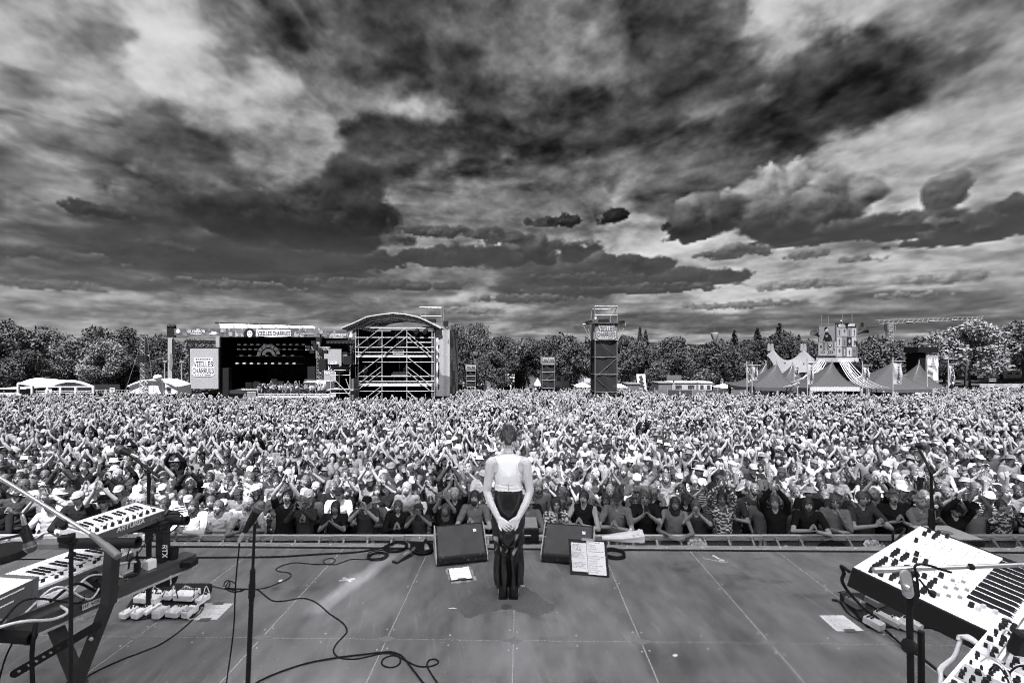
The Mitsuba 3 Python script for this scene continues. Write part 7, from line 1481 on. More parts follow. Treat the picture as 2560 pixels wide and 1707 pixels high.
def feather(label, x0, y0, x1, y1, Y, s, ring=True, slant=0):
    k = thing('banner_flag', label, 'flag'); a, b = W(r4, x0, y1, Y), W(r4, x1, y0, Y); w, h = b[0] - a[0], b[2] - a[2]
    put(k + '__cloth', sheet(a, (w, 0, 0), (slant * w, 0, h), 6, 14, lambda s_, t, p: p + np.stack([0 * s_, .08 * np.sin(t * 7 + s_ * 2), 0 * s_], -1), .02), mat(.34)); zg = gz(a); put(k + '__pole', bar((a[0] - .08, Y, zg), (a[0] - .08 + slant * w * .5, Y, b[2] + .5), .05, 6), 'scaffold_tube'); put(k + '__arm', bar((a[0] - .1, Y, b[2] + .08), (b[0] + .3 + slant * w, Y, b[2] + .08), .035, 5), 'scaffold_tube')
    n = len(s) + (1 if ring else 0); st = h / (n + .6)
    for i, ch in enumerate(s):
        put(k + '__letter', mv(text(ch, st * .72, True, .02), (a[0] + w / 2 + slant * w * (1 - (i + .9) / (n + .6)), Y - .13, b[2] - st * (i + 1.05)), UP), 'black_plastic')
    if ring:
        c = (a[0] + w / 2, Y - .13, b[2] - st * (n - .1)); put(k + '__round_mark', mv(lathe([(st * .45, 0), (st * .45, .02), (st * .001, .02)], 18), c, UP), 'black_plastic'); put(k + '__round_mark', mv(lathe([(st * .28, .02), (st * .28, .03), (st * .001, .03)], 14), c, UP), mat(.48))
feather('tall pale lettered flag left of the middle bar tent, behind the ribbons', 682, 458, 722, 622, 48, 'TAVARN')
feather('large pale lettered flag before the wide right bar tent', 1344, 450, 1408, 618, 47.5, 'TAVARN')
feather('short pale lettered flag behind the leftmost bar tent', 254, 480, 292, 590, 50, 'BAR')
feather('narrow pale flag at the far left end of the bar tents', 218, 478, 246, 608, 49, 'BAR', True, -.5)
feather('short pale flag between ribbons right of the poster cube', 1108, 482, 1156, 598, 48.5, 'BAR')
feather('curved pale lettered flag at the right end of the bar tents', 1772, 468, 1814, 634, 50, 'BAR')
feather('small pale flag above the third bar tent', 578, 490, 610, 560, 59, 'T', False); feather('plain pale flag before the banner tower', 1608, 480, 1648, 560, 55, '', False)
# big light canopy behind
k = thing('canopy_tent', 'large pale two-peaked canopy stretched behind the left bar tents', 'tent'); YK = 70; V5 = lambda x, y, d=0: W(r4, x, y, YK) + np.array([0, d, 0])
def cano(s, t, p):
    x = 360 + 360 * s
    zt0 = 350 + 84 * np.sin(np.pi * np.clip((x - 410) / 225, 0, 1)) ** .8 * ((x > 400) & (x < 640)) + np.where(x < 400, (400 - x) * 1.2, 0) + np.where(x > 640, (x - 640) * .9, 0)
    zb0 = 560 - 40 * np.sin(np.pi * s)
    y = zt0 + (zb0 - zt0) * t
    X_ = (1800 + x / 3.0947 - 1280) / FP * YK; Z_ = EYE - (760 + y / 3.0947 - 890) / FP * YK
    return np.stack([X_ + 0 * t, YK - 3.5 * t ** .7 + 0 * s, Z_], -1)
put(k + '__canvas', sheet((0, 0, 0), (1, 0, 0), (0, 1, 0), 60, 16, cano, .04), mat(.17), True)
for x in (378, 402, 632, 655):
    q = V5(x, 335); put(k + '__mast', bar((q[0], YK + .3, gz(q)), q, .16, 6), mat(.25)); put(k + '__mast_cap', lathe([(.30, 0), (.20, .9), (.18, 1.0), (.001, 1.05)], 10, V5(x, 362)), mat(.2))
put(k + '__seam', join(*[tube([V5(x0 + (x1 - x0) * t, y0 + (y1 - y0) * t + 20 * math.sin(math.pi * t), -2.2 * t - .1) for t in np.linspace(0, 1, 9)], .06, 4) for x0, y0, x1, y1 in ((386, 372, 440, 455), (650, 368, 575, 460), (655, 370, 690, 440))]), mat(.06))
k = thing('banner_tower', 'black-topped tower with printed hands banner behind the right bar tents', 'tower'); put(k + '__top_drape', plate(r4, 1534, 330, 1692, 375, 64, 2.4), mat(.015)); put(k + '__side_drape', plate(r4, 1536, 376, 1596, 640, 64.4, 2.0), mat(.012)); put(k + '__banner', plate(r4, 1597, 376, 1690, 640, 64.2, .2), mat(.26))
put(k + '__banner_drawing', shapes(r4, [[(1600, 600), (1606, 520), (1598, 470), (1606, 430), (1616, 415), (1622, 440), (1634, 412), (1638, 436), (1630, 470), (1616, 500), (1618, 600)], [(1688, 590), (1680, 510), (1690, 470), (1686, 430), (1676, 415), (1668, 440), (1656, 415), (1654, 438), (1662, 472), (1676, 505), (1670, 590)], [(1640, 520), (1656, 500), (1672, 530), (1668, 590), (1648, 600)]], 64.2), 'white_canvas'); put(k + '__banner_star', shapes(r4, [disc(1612, 395, 3, 3, 6), disc(1640, 398, 3, 3, 6), disc(1665, 392, 3, 3, 6), disc(1644, 455, 4, 4, 6)], 64.2), 'white_canvas')
# crane
k = thing('tower_crane', 'pale tower crane with long level jib above the right trees', 'crane'); YCr = 210; C4 = lambda x, y: W(r4, x, y, YCr)
put(k + '__mast', lattice((C4(1311, 0)[0], YCr, 0), C4(1312, 150), 1.9, .12, 14), mat(.25)); a, b = C4(1200, 158), C4(2036, 118)
segs = []; n = 44
for i in range(n):
    p, q = a + (b - a) * i / n, a + (b - a) * (i + 1) / n; hgt = np.array([0, 0, 1.9 * (1 - .35 * i / n)]); segs += [(p, q), (p + hgt, q + hgt), (p, q + hgt) if i % 2 else (p + hgt, q)]
put(k + '__jib', bars(segs, .10, 4), mat(.22)); put(k + '__jib_dark_bay', bars([(a + (b - a) * t0 + [0, -.3, .2], a + (b - a) * t1 + [0, -.3, .2]) for t0, t1 in ((.28, .34), (.49, .55), (.70, .75))], .35, 4), mat(.2)); put(k + '__counter_jib', bars([(C4(1130, 158), a), (C4(1130, 150), C4(1200, 146)), (C4(1160, 158), C4(1160, 148))], .2, 4), mat(.2)); put(k + '__counterweight', box(C4(1160, 160), (7, 2, 1.8)), mat(.06)); put(k + '__cab', box(C4(1305, 178), (2.6, 2, 3)), mat(.12)); put(k + '__trolley', bars([(C4(1358, 160), C4(1358, 215)), (C4(1350, 158), C4(1366, 158))], .25, 4), mat(.15))
k = thing('water_tower', 'pale water tower with mast, far off above the trees right of centre', 'water tower'); q = W(r3, 2125, 310, 420); put(k + '__bowl', lathe([(1.4, -4), (3.0, 0), (3.3, 3), (3.0, 3.2), (.001, 3.3)], 20, q), mat(.32), 30); put(k + '__shaft', cyl((q[0], 420, 0), q, 1.3, 10), mat(.3)); put(k + '__mast', bar(q + [0, 0, 3], q + [0, 0, 23], .15, 4), mat(.1))
one('radio_mast', 'thin far mast above the trees left of the tall delay tower', 'mast', bar(W(r3, 983, 235, 380), W(r3, 983, 345, 380), .3, 4), mat(.12))
# sheds, lorries and stalls along the far edge, seen under the trees
far = [('r3', 'white peaked tent right of the scaffold tower foot', 'tent', 0, 670, 104, 718, 72, .70), ('r3', 'pale stall tent left of the left small tower', 'tent', 118, 600, 190, 690, 84, .62), ('r3', 'pale stall tent right of the left small tower', 'tent', 284, 630, 352, 700, 84, .60),
       ('r3', 'low pale building behind the trees left of the dark container', 'shed', 455, 612, 578, 690, 98, .55), ('r3', 'dark container between tree trunks left of the right small tower', 'container', 580, 606, 655, 690, 92, .015), ('r3', 'pale stall left of the right small tower', 'stall', 735, 640, 784, 705, 84, .5),
       ('r3', 'pale panelled building right of the right small tower', 'shed', 892, 600, 1000, 690, 92, .48), ('r3', 'white stall roof left of the tall delay tower foot', 'tent', 1062, 672, 1172, 712, 76, .74), ('r3', 'long pale low wall behind the trees left of the tall delay tower', 'shed', 1115, 530, 1170, 640, 120, .42), ('r3', 'grey wall printed with swirls right of the tall delay tower', 'wall', 1376, 612, 1500, 682, 88, .30),
       ('r3', 'white low stall roof right of the tall delay tower foot', 'tent', 1376, 682, 1452, 706, 78, .74), ('r3', 'leaning pale printed board among the trees right of the delay tower', 'board', 1534, 604, 1590, 700, 84, .5), ('r3', 'dark low container right of the white stall roof', 'container', 1452, 684, 1550, 704, 80, .10), ('r3', 'long white lorry trailer behind the crowd right of the delay tower', 'lorry', 1796, 672, 1992, 710, 80, .34),
       ('r3', 'white lorry cab with dark windows at the end of the trailer', 'lorry', 2000, 672, 2104, 714, 79, .42), ('r3', 'grey shed behind the trees above the lorry', 'shed', 1990, 615, 2190, 680, 104, .45), ('r3', 'white low tent roof left of the bar tents', 'tent', 2195, 684, 2280, 706, 76, .72), ('r3', 'dark striped container left of the long trailer', 'container', 1690, 676, 1792, 704, 80, .12),
       ('r4', 'small white gable stall behind the ribbons right of the cube', 'stall', 1165, 530, 1262, 580, 84, .6), ('r4', 'small white pagoda behind the right bar tents', 'tent', 1456, 510, 1500, 545, 90, .75), ('r4', 'pale building behind the big right tree', 'shed', 1742, 510, 1840, 575, 100, .55), ('r4', 'grey peaked tent under the right trees', 'tent', 1900, 525, 1990, 575, 92, .10), ('r4', 'white site cabin with door under the right trees', 'cabin', 2212, 518, 2330, 575, 92, .62), ('r4', 'white tent roof at the left end behind the bar tents', 'tent', 30, 622, 110, 645, 74, .74)]
for rr, lb, cat, x0, y0, x1, y1, Y, tone in far:
    r = {'r3': r3, 'r4': r4}[rr]; a, b = W(r, x0, y1, Y), W(r, x1, y0, Y); g = gz(a); k = thing({'tent': 'stall_tent', 'shed': 'shed', 'stall': 'stall', 'container': 'container', 'wall': 'printed_wall', 'board': 'printed_board', 'lorry': 'lorry', 'cabin': 'site_cabin'}[cat], lb, cat)
    c = (a + b) / 2; w = b[0] - a[0]; h = b[2] - g
    if cat in ('tent', 'stall'):
        e = g + h * .55 if y1 - y0 > 45 else g + h * .72
        put(k + '__wall', box((c[0], Y + 2, (g + e) / 2), (w, 4, e - g)), mat(tone * .85)); q = np.array([[c[0] - w * .54, Y - .2, e], [c[0] + w * .54, Y - .2, e], [c[0] + w * .54, Y + 4.2, e], [c[0] - w * .54, Y + 4.2, e]]); t = np.array([[c[0] - w * .04, Y + 2, b[2]], [c[0] + w * .04, Y + 2, b[2]], [c[0] + w * .04, Y + 2.1, b[2]], [c[0] - w * .04, Y + 2.1, b[2]]]); put(k + '__roof', hexa(q, t), mat(tone)); put(k + '__opening', box((c[0], Y - .02, g + (e - g) * .5), (w * .5, .06, (e - g) * .7)), mat(.03))
    elif cat == 'board':
        q = np.array([[a[0], Y, g], [a[0] + 1.6, Y, g], [b[0], Y + .2, b[2]], [b[0] - 1.6, Y + .2, b[2]]]); put(k + '__panel', hexa(q, q + [0, .15, 0]), mat(tone)); put(k + '__print', join(*[box(q[0] + (q[3] - q[0]) * t + [.8, -.05, 0], (.9, .05, .5), roty(.4 * i)) for i, t in enumerate((.2, .4, .6, .8))]), mat(.06))
    else:
        put(k + '__body', box((c[0], Y + 2, (g + b[2]) / 2), (w, 4, h)), mat(tone)); put(k + '__roof', box((c[0], Y + 2, b[2] + .08), (w * 1.03, 4.3, .16)), mat(min(.8, tone * 1.3 + .02)))
        if cat in ('shed', 'cabin', 'lorry'):
            nw = max(2, int(w / 1.6))
            for i in range(nw):
                put(k + '__window', box((a[0] + w * (i + .5) / nw, Y - .02, b[2] - h * .32), (w / nw * .5, .06, min(.7, h * .3))), mat(.04, .3))
        if cat == 'lorry':
            put(k + '__wheel', join(*[cyl((c[0] + w * t, Y - .1, g + .5), (c[0] + w * t, Y + .3, g + .5), .5, 12) for t in (-.38, -.28, .3, .4)]), 'black_rubber')
        if cat == 'container':
            put(k + '__rib', join(*[box((a[0] + w * (i + .5) / 14, Y - .03, (g + b[2]) / 2), (w / 40, .06, h * .9)) for i in range(14)]), mat(tone * 1.6 + .01))
        if cat == 'wall':
            put(k + '__print', join(*[tube([(c[0] - w * .4 + .5 * i + .3 * math.cos(t), Y - .03, (a[2] + b[2]) / 2 + .8 * math.sin(t + i)) for t in np.linspace(0, 3, 8)], .12, 4) for i in range(5)]), 'black_plastic'); put(k + '__print', join(*[arr(ell((c[0] + w * (.1 + .07 * i), Y - .02, a[2] + (b[2] - a[2]) * (.3 + .13 * (i % 4))), (.18, .05, .12), 6)) for i in range(6)]), 'white_canvas')
k = thing('perimeter_fence', 'dark fence along the far edge of the crowd', 'fence')
for i in range(34):
    x = -6 + i * 1.9; put(k + '__panel', box((x, 71 + .03 * (i % 2), float(ground_z(x, 71)) + .55), (1.86, .06, 1.5)), mat(.05 if i % 3 else .12)); put(k + '__post', box((x - .95, 70.93, float(ground_z(x, 71)) + .7), (.08, .06, 1.9)), mat(.25))
k = thing('notice_board', 'black notice board with two pale lines on the grass bank at right', 'sign'); put(k + '__board', plate(r4, 2072, 572, 2142, 606, 66, .08), mat(.02)); put(k + '__line', shapes(r4, [[(2080, 581), (2134, 581), (2134, 584), (2080, 584)], [(2080, 594), (2134, 594), (2134, 597), (2080, 597)]], 66), 'white_canvas'); put(k + '__leg', join(*[plate(r4, x, 605, x + 4, 640, 66.1, .06) for x in (2080, 2132)]), mat(.2))
k = thing('grey_hoarding', 'low grey hoarding panels on the grass bank at the right edge', 'fence')
for i in range(7):
    put(k + '__panel', plate(r4, 2010 + i * 62, 616, 2069 + i * 62, 645, 60 - .04 * (i % 2), .08), mat((.28, .34, .24)[i % 3]))
k = thing('work_light', 'pole with boxy lamp head among the trees right of the delay tower', 'lamp post'); q = W(r3, 1808, 632, 78); put(k + '__pole', bar((q[0], 78, gz(q)), q, .12, 6), mat(.3)); put(k + '__head', box(q, (2.4, .5, .8)), mat(.12))
NO_CROWD += [(FW(1490, 0)[0] - .3, FW(2190, 0)[0] + .5, 42.5, 53), (V(1150, 0)[0] - 4, V(1150, 0)[0] - 4, 0, 0), (W(r3, 1160, 0, 48)[0], W(r3, 1415, 0, 48)[0], 47.0, 52), (W(r3, 190, 0, 64)[0], W(r3, 285, 0, 64)[0], 63, 67.5), (W(r3, 780, 0, 59)[0], W(r3, 895, 0, 59)[0], 58, 62.5), (W(r2, 640, 0, 55)[0], W(r2, 1310, 0, 55)[0], 54.5, 64), (W(r4, 185, 0, 50)[0], W(r4, 1800, 0, 50)[0], 48.3, 75), (PW_(1300, 0)[0], PW_(1490, 0)[0], 43, 46.5)]
# ---------------------------------------------------------------- trees
scene['tree_leaf'] = {'type': 'twosided', 'b': {'type': 'diffuse', 'reflectance': {'type': 'mesh_attribute', 'name': 'vertex_color'}}}
pmat('tree_bark', lambda p, n, uv: mi.Color3f(.05 + .05 * mikit.noise(p.x * 6, p.y * 6, p.z * 2)))
def crown_mesh(seed, n, w, h, size, kind, tone):
    """leaf sprays spread through lobes of the crown: gaps between lobes, denser towards their skins"""
    r = np.random.default_rng(seed); pts = []
    if kind == 'conifer':
        t = r.uniform(0, 1, n) ** .75; tier = np.floor(t * 11) / 11; rad = (1 - (1 - t)) * .5 * w * (.55 + .45 * (1 - (t - tier) * 11 * .6)); a = r.uniform(0, 2 * np.pi, n); q = np.sqrt(r.uniform(.2, 1, n))
        P_ = np.stack([rad * q * np.cos(a), rad * q * np.sin(a), h * (1 - t)], -1); lob = tier * 11
    else:
        nl = 26 if kind == 'broad' else 18; L_ = []
        for i in range(nl):
            u = r.uniform(-.4, 1); a = r.uniform(0, 2 * np.pi); s = math.sqrt(max(0, 1 - max(u, 0) ** 2)) * r.uniform(.55, 1.0)
            L_.append((s * math.cos(a) * w * .38, s * math.sin(a) * w * .38, h * (.45 + .42 * u), w * (r.uniform(.12, .2) if kind != 'tall' else r.uniform(.18, .28))))
        L_ = np.array(L_); lob = r.integers(0, nl, n); d = r.normal(size=(n, 3)); d /= np.linalg.norm(d, axis=1, keepdims=True)
        P_ = L_[lob, :3] + d * (L_[lob, 3] * r.uniform(.45, 1.08, n) ** .6)[:, None] * [1, 1, .85]
        P_[:, :2] *= 1 + .2 * (meshkit.noise(P_ * .4 + seed) - .5)[:, None]
    d = r.normal(size=(n, 3)); d[:, 2] += .5; d /= np.linalg.norm(d, axis=1, keepdims=True); e = np.cross(d, r.normal(size=(n, 3))); e /= np.linalg.norm(e, axis=1, keepdims=True); g = np.cross(d, e)
    s = size * r.uniform(.55, 1.25, n)[:, None]
    v = np.stack([P_ + e * s, P_ + g * s * .5, P_ - e * s, P_ - g * s * .5], 1).reshape(-1, 3)
    i = np.arange(n)[:, None] * 4
    c = 1.55 * tone * np.exp(r.normal(0, .24, n)) * (.75 + .5 * r.random(40)[np.asarray(lob, int) % 40]); c = np.repeat(np.clip(c, .02, .36), 4)
    return (v, np.vstack([i + [0, 1, 2], i + [0, 2, 3]])), np.repeat(c[:, None], 3, 1)
def trunk_mesh(seed, w, h, kind):
    r = np.random.default_rng(seed + 99); ms = [tube([(0, 0, -.6), (.05 * w * r.normal() * .2, 0, h * .2), (0, 0, h * (.95 if kind == 'conifer' else .6))], [.030 * h + .06, .022 * h + .05, .05], 8)]
    if kind != 'conifer':
        for _ in range(7):
            a = r.uniform(0, 2 * np.pi); z = h * r.uniform(.22, .5); ms.append(tube([(0, 0, z), (math.cos(a) * w * .16, math.sin(a) * w * .16, z + h * .10), (math.cos(a) * w * .34, math.sin(a) * w * .34, z + h * .26)], [.012 * h, .008 * h, .03], 5))
    return join(*ms)
VAR = {}
def variant(kind, i, tone):
    k = (kind, i, tone)
    if k not in VAR:
        w, h = {'broad': (10, 11), 'tall': (7, 13), 'conifer': (5, 12), 'far': (11, 9)}[kind]
        n = {'broad': 7800, 'tall': 6200, 'conifer': 2600, 'far': 2600}[kind]
        m, c = crown_mesh(1000 + i * 7 + len(kind), n, w, h, {'broad': .26, 'tall': .23, 'conifer': .32, 'far': .5}[kind], 'broad' if kind in ('broad', 'far') else kind, tone)
        VAR[k] = (mikit.ply(m, 'tree_leaf', color=c), mikit.ply(trunk_mesh(i, w, h, kind), 'tree_bark', smooth=True), w, h)
    return VAR[k]
tr_ = np.random.default_rng(77)
def tree(kind, cx, ytop, ybase, wpx, Y, tone, label, i=None, group=None):
    """cx, ytop, ybase, wpx in pixels of the 2352 pixel wide view"""
    s = 2560 / 2352; top, base = Q(cx * s, ytop * s, Y), Q(cx * s, ybase * s, Y); g = float(ground_z(base[0], Y)); i = tr_.integers(5) if i is None else i
    lf, tk, w, h = variant(kind, int(i), tone); W_ = wpx * s / FP * Y
    k = thing({'conifer': 'conifer'}.get(kind, 'tree'), label, 'tree', group)
    w_ = T().translate([base[0], Y, g]).rotate([0, 0, 1], float(tr_.uniform(0, 360))).scale([W_ / w * 1.05, W_ / w * 1.05, (top[2] - g) / h])
    scene[num(k + '__crown')] = {**lf, 'to_world': w_}; scene[num(k + '__trunk')] = {**tk, 'to_world': w_}
LT = [('broad', 25, 726, 150, 84, .075, 'tall broad tree at the left edge, its dark trunk showing'), ('broad', -60, 735, 150, 88, .07, 'broad tree cut by the left edge of the picture'), ('broad', 110, 748, 120, 88, .07, 'rounded dark tree second from the left edge'), ('broad', 165, 772, 110, 86, .09, 'pale-leaved tree behind the marquee'), ('broad', 222, 744, 110, 92, .06, 'dark tree with high crown behind the pale-leaved trees at left'), ('broad', 240, 776, 100, 82, .13, 'lightest-leaved tree right of the marquee'), ('tall', 288, 746, 70, 90, .055, 'narrow dark tree left of the slim mast'), ('broad', 330, 770, 100, 92, .06, 'dark tree behind the slim mast'), ('broad', 375, 766, 90, 96, .06, 'dark tree just left of the wing tower of the far stage'), ('broad', 440, 772, 110, 98, .07, 'tree seen between the wing tower and the left video screen'), ('broad', 60, 800, 110, 78, .06, 'low dark tree behind the left end of the marquee'), ('broad', 290, 810, 110, 84, .05, 'low dark tree behind the dome tent'), ('broad', 370, 815, 80, 86, .05, 'low dark tree right of the dome tent'),
      ('broad', 775, 780, 90, 92, .06, 'tree seen above the right video screen'), ('broad', 1050, 738, 88, 84, .055, 'tall poplar-like tree right of the scaffold tower, left half of a pair'), ('broad', 1098, 736, 92, 86, .06, 'tall poplar-like tree right of the scaffold tower, right half of a pair'), ('broad', 1150, 778, 95, 88, .06, 'round dark tree right of the tall pair'), ('broad', 1130, 800, 90, 80, .05, 'low dark tree before the tall pair'), ('broad', 1210, 785, 110, 92, .065, 'round dark tree left of the right small tower'), ('broad', 1275, 776, 100, 104, .055, 'dark tree behind the right small tower'), ('broad', 1320, 790, 110, 90, .06, 'round dark tree left of the tall delay tower'), ('broad', 1430, 775, 95, 98, .05, 'dark tree just right of the tall delay tower'), ('broad', 1465, 790, 100, 88, .06, 'round tree with forked trunk right of the delay tower'), ('broad', 1548, 780, 120, 96, .06, 'wide dark tree, second right of the delay tower'), ('broad', 1560, 815, 110, 86, .065, 'lower round tree before the wide dark tree right of the delay tower'), ('broad', 1650, 790, 130, 86, .06, 'wide tree with dark trunk left of the bar tents'), ('broad', 1700, 805, 90, 92, .05, 'dark tree left of the pale canopy'), ('broad', 1795, 770, 100, 100, .05, 'tall dome-shaped dark tree behind the pale canopy'), ('broad', 1740, 785, 90, 104, .05, 'dark tree left of the dome-shaped tree'), ('broad', 1858, 785, 90, 96, .05, 'dark tree left of the poster cube'),
      ('broad', 2000, 775, 110, 94, .06, 'round tree just right of the poster cube'), ('broad', 2060, 778, 110, 90, .075, 'wide round tree left of the banner tower'), ('broad', 2130, 785, 100, 98, .07, 'round tree behind the banner tower'), ('broad', 2222, 728, 165, 78, .14, 'large pale tree at right with dark trunk'), ('broad', 2300, 760, 110, 90, .07, 'dark tree between the large pale tree and the right edge'), ('broad', 2352, 735, 150, 82, .075, 'large tree at the right edge'), ('broad', 2420, 740, 150, 86, .07, 'broad tree mostly beyond the right edge'), ('broad', 2170, 820, 90, 88, .05, 'low dark tree left of the large pale tree'), ('broad', 1960, 810, 100, 100, .05, 'low dark tree behind the ribbons'), ('broad', 1385, 790, 90, 104, .05, 'dark tree behind the tall delay tower')]  # the large tree at right has a lighter leaf tone
for kind, cx, yt, wp, Y, tone, lb in LT:
    tree(kind, cx, yt - (11 if 1140 < cx < 1900 else 0), 888, wp * (1.08 if 1140 < cx < 1900 else 1), Y, tone * (.85 if 1140 < cx < 1900 else 1), lb)
for cx, yt, wp, Y, lb in ((1483, 757, 34, 150, 'small spiky conifer right of the delay tower, first from left'), (1790, 742, 46, 160, 'conifer tip rising above the dome-shaped tree'), (1687, 758, 40, 140, 'conifer left of the pale canopy, nearest the canopy'), (1740, 752, 44, 140, 'conifer left of the dome-shaped tree'), (1470, 750, 30, 170, 'taller slim conifer just right of the delay tower top'), (1835, 768, 30, 160, 'slim conifer left of the poster cube')):
    tree('conifer', cx, yt, 880, wp * 1.6, Y, .05, lb, group=None)
fm, fc, n_ = [], [], 0
for x in np.arange(-80, 2440, 58):
    Y = 190 + 60 * (n_ % 3); n_ += 1
    m, c = crown_mesh(700 + n_, 1500, 11, 9, .5, 'broad', .05); s_ = 2560 / 2352
    t, b = Q((x + tr_.uniform(-15, 15)) * s_, (780 + tr_.uniform(-8, 14) + (10 if 1100 < x < 1300 else 0)) * s_, Y), None
    g = float(ground_z(t[0], Y)); q = m[0] * [92 * s_ / FP * Y / 11 * 1.05] * 1.0; q[:, 2] = m[0][:, 2] * (t[2] - g) / 9 * 1.15
    fm.append(mv((q, m[1]), (t[0], Y, g - 1))); fc.append(c * .8)
labels['far_wood'] = {'label': 'distant dark wood along the ridge behind the festival field', 'category': 'wood', 'kind': 'stuff'}
scene['far_wood'] = mikit.ply(join(*fm), 'tree_leaf', color=np.vstack(fc))
# undergrowth that reads as one mass
hm, hc = [], []
for i in range(26):
    x = -100 + i * 4.0 if i < 12 else -40 + (i - 12) * 10
    Y = 96 if i >= 12 else 88
    m, c = crown_mesh(400 + i, 700, 9, 5, .4, 'broad', .05); hm.append(mv(m, (x, Y, float(ground_z(x, Y)) - 1.2))); hc.append(c)
labels['undergrowth'] = {'label': 'dark bushes and undergrowth below the trees', 'category': 'undergrowth', 'kind': 'stuff'}
scene['undergrowth'] = mikit.ply(join(*hm), 'tree_leaf', color=np.vstack(hc))
# ---------------------------------------------------------------- the crowd
RAIL_Y = RAIL_Y0
rng = np.random.default_rng(11)
HAIRS, HATS = ['short', 'receding', 'curly', 'bob', 'long', 'bun', 'tied'], ['cap', 'bucket', 'beanie', 'brim', 'hood']
HAIRW = {'short': 'short', 'receding': 'thinning', 'curly': 'curly', 'bob': 'bobbed', 'long': 'long', 'bun': 'bunned', 'tied': 'tied-back'}
HATW = {'cap': 'cap', 'bucket': 'bucket hat', 'beanie': 'beanie', 'brim': 'brimmed hat', 'hood': 'hood'}
POSEW = {'clap': 'clapping at chest', 'clap_up': 'clapping before face', 'clap_top': 'clapping overhead', 'arms_up': 'both arms raised', 'one_up': 'one arm raised', 'reach': 'waving one hand', 'lean': 'leaning on barrier rail',
         'lean_clap': 'clapping over barrier rail', 'phone': 'holding up phone', 'phone_up': 'phone held high', 'down': 'arms down', 'chin': 'hand at mouth'}
TONE = [('black', .015), ('dark', .045), ('grey', .15), ('light', .30), ('white', .54)]
TONEV = dict(TONE)
SKINS = [.35, .29, .21]
vc = 'crowd_cloth_and_skin'
scene[vc] = {'type': 'twosided', 'b': {'type': 'diffuse', 'reflectance': {'type': 'mesh_attribute', 'name': 'vertex_color'}}}
def _crease(p, n, uv):
    return mikit.noise(p.x * 16 + p.z * 9, p.y * 16, p.z * 20 - p.x * 7) + .5 * mikit.noise(p.x * 34, p.y * 34, p.z * 30)
def creased(k):
    scene[k] = {'type': 'twosided', 'b': {'type': 'bumpmap', 'arbitrary': mikit.proc(_crease, 4e-3), 'scale': .016, 'b': scene[k]['b']}}
for n_, v_ in TONE:
    mat(v_, key='cloth_' + n_); creased('cloth_' + n_)
mat(.03, .25, key='sunglass_lens')
for n_, v_ in (('black', .02), ('dark', .06), ('brown', .08), ('fair', .22), ('white', .40)):
    mat(v_, .55, key='hair_' + n_)
def _stripes(p, n, uv):
    return mi.Color3f(dr.select(dr.sin(p.z * 150.0) > 0, .5, .04))
pmat('cloth_striped', _stripes)
pmat('cloth_check', lambda p, n, uv: mi.Color3f(.12 + .1 * dr.select(dr.sin(p.z * 160) > 0, 1, 0) + .1 * dr.select(dr.sin(p.x * 160) > 0, 1, 0)))
pmat('cloth_print', lambda p, n, uv: mi.Color3f(dr.select(mikit.noise(p.x * 34, p.y * 34, p.z * 34) > .55, .55, .07)))
creased('cloth_striped'); creased('cloth_print')
HAIR_TONES = ['black', 'dark', 'brown', 'fair', 'white']
_part = {}
def part_mesh(kind, *a):
    k = (kind,) + a
    if k not in _part:
        _part[k] = {'body': lambda pose, mo: body(pose, 0, mo), 'top': lambda pose, sl: arr(top_solid(pose, sl)), 'hair': hair, 'hat': hat, 'glasses': glasses, 'beard': scarf_beard, 'trousers': trousers}[kind](*a)
    return _part[k]
_dict = {}
def part_dict(m, smooth, color, *k):
    kk = (m, smooth) + k
    if kk not in _dict:
        mesh = part_mesh(*k[:3]) if k[0] == 'body' else part_mesh(*k)
        _dict[kk] = mikit.ply(mesh, m, smooth=smooth, color=None if color is None else color(mesh[0]))
    return _dict[kk]
def blocked(x, y):
    """where the field holds something else than people"""
    for x0, x1, y0, y1 in NO_CROWD:
        if x0 < x < x1 and y0 < y < y1:
            return True
    return False
def look(r, front, row):
    d = {}
    d['hair'] = r.choice(HAIRS, p=[.30, .04, .09, .18, .20, .05, .14]); d['htone'] = r.choice(HAIR_TONES, p=[.28, .30, .26, .11, .05])
    d['hat'] = r.choice(HATS, p=[.52, .16, .06, .21, .05]) if r.random() < .36 else None
    d['hattone'] = r.choice(['black', 'dark', 'grey', 'light', 'white'], p=[.2, .15, .2, .2, .25])
    d['glass'] = r.random() < .36
    d['beard'] = d['hair'] in ('short', 'receding') and r.random() < .35
    d['sleeve'] = r.choice(['short', 'long', 'none'], p=[.55, .33, .12])
    d['top'] = r.choice(['black', 'dark', 'grey', 'light', 'white', 'striped', 'check', 'print'], p=[.29, .20, .16, .12, .13, .04, .02, .04])
    d['pose'] = r.choice(['clap', 'clap_up', 'clap_top', 'arms_up', 'one_up', 'reach', 'phone', 'phone_up', 'down', 'chin'], p=[.26, .17, .09, .03, .07, .05, .08, .05, .16, .04])
    if front:
        d['pose'] = r.choice(['lean', 'lean_clap', 'clap', 'clap_up', 'clap_top', 'phone', 'chin'], p=[.15, .24, .16, .19, .13, .09, .04])
    d['skin'] = r.choice(3, p=[.5, .35, .15]); d['mouth'] = 1.0 if r.random() < .35 else 0.0
    return d
ORD = ['front', 'second', 'third', 'fourth', 'fifth', 'sixth', 'seventh', 'eighth', 'ninth']
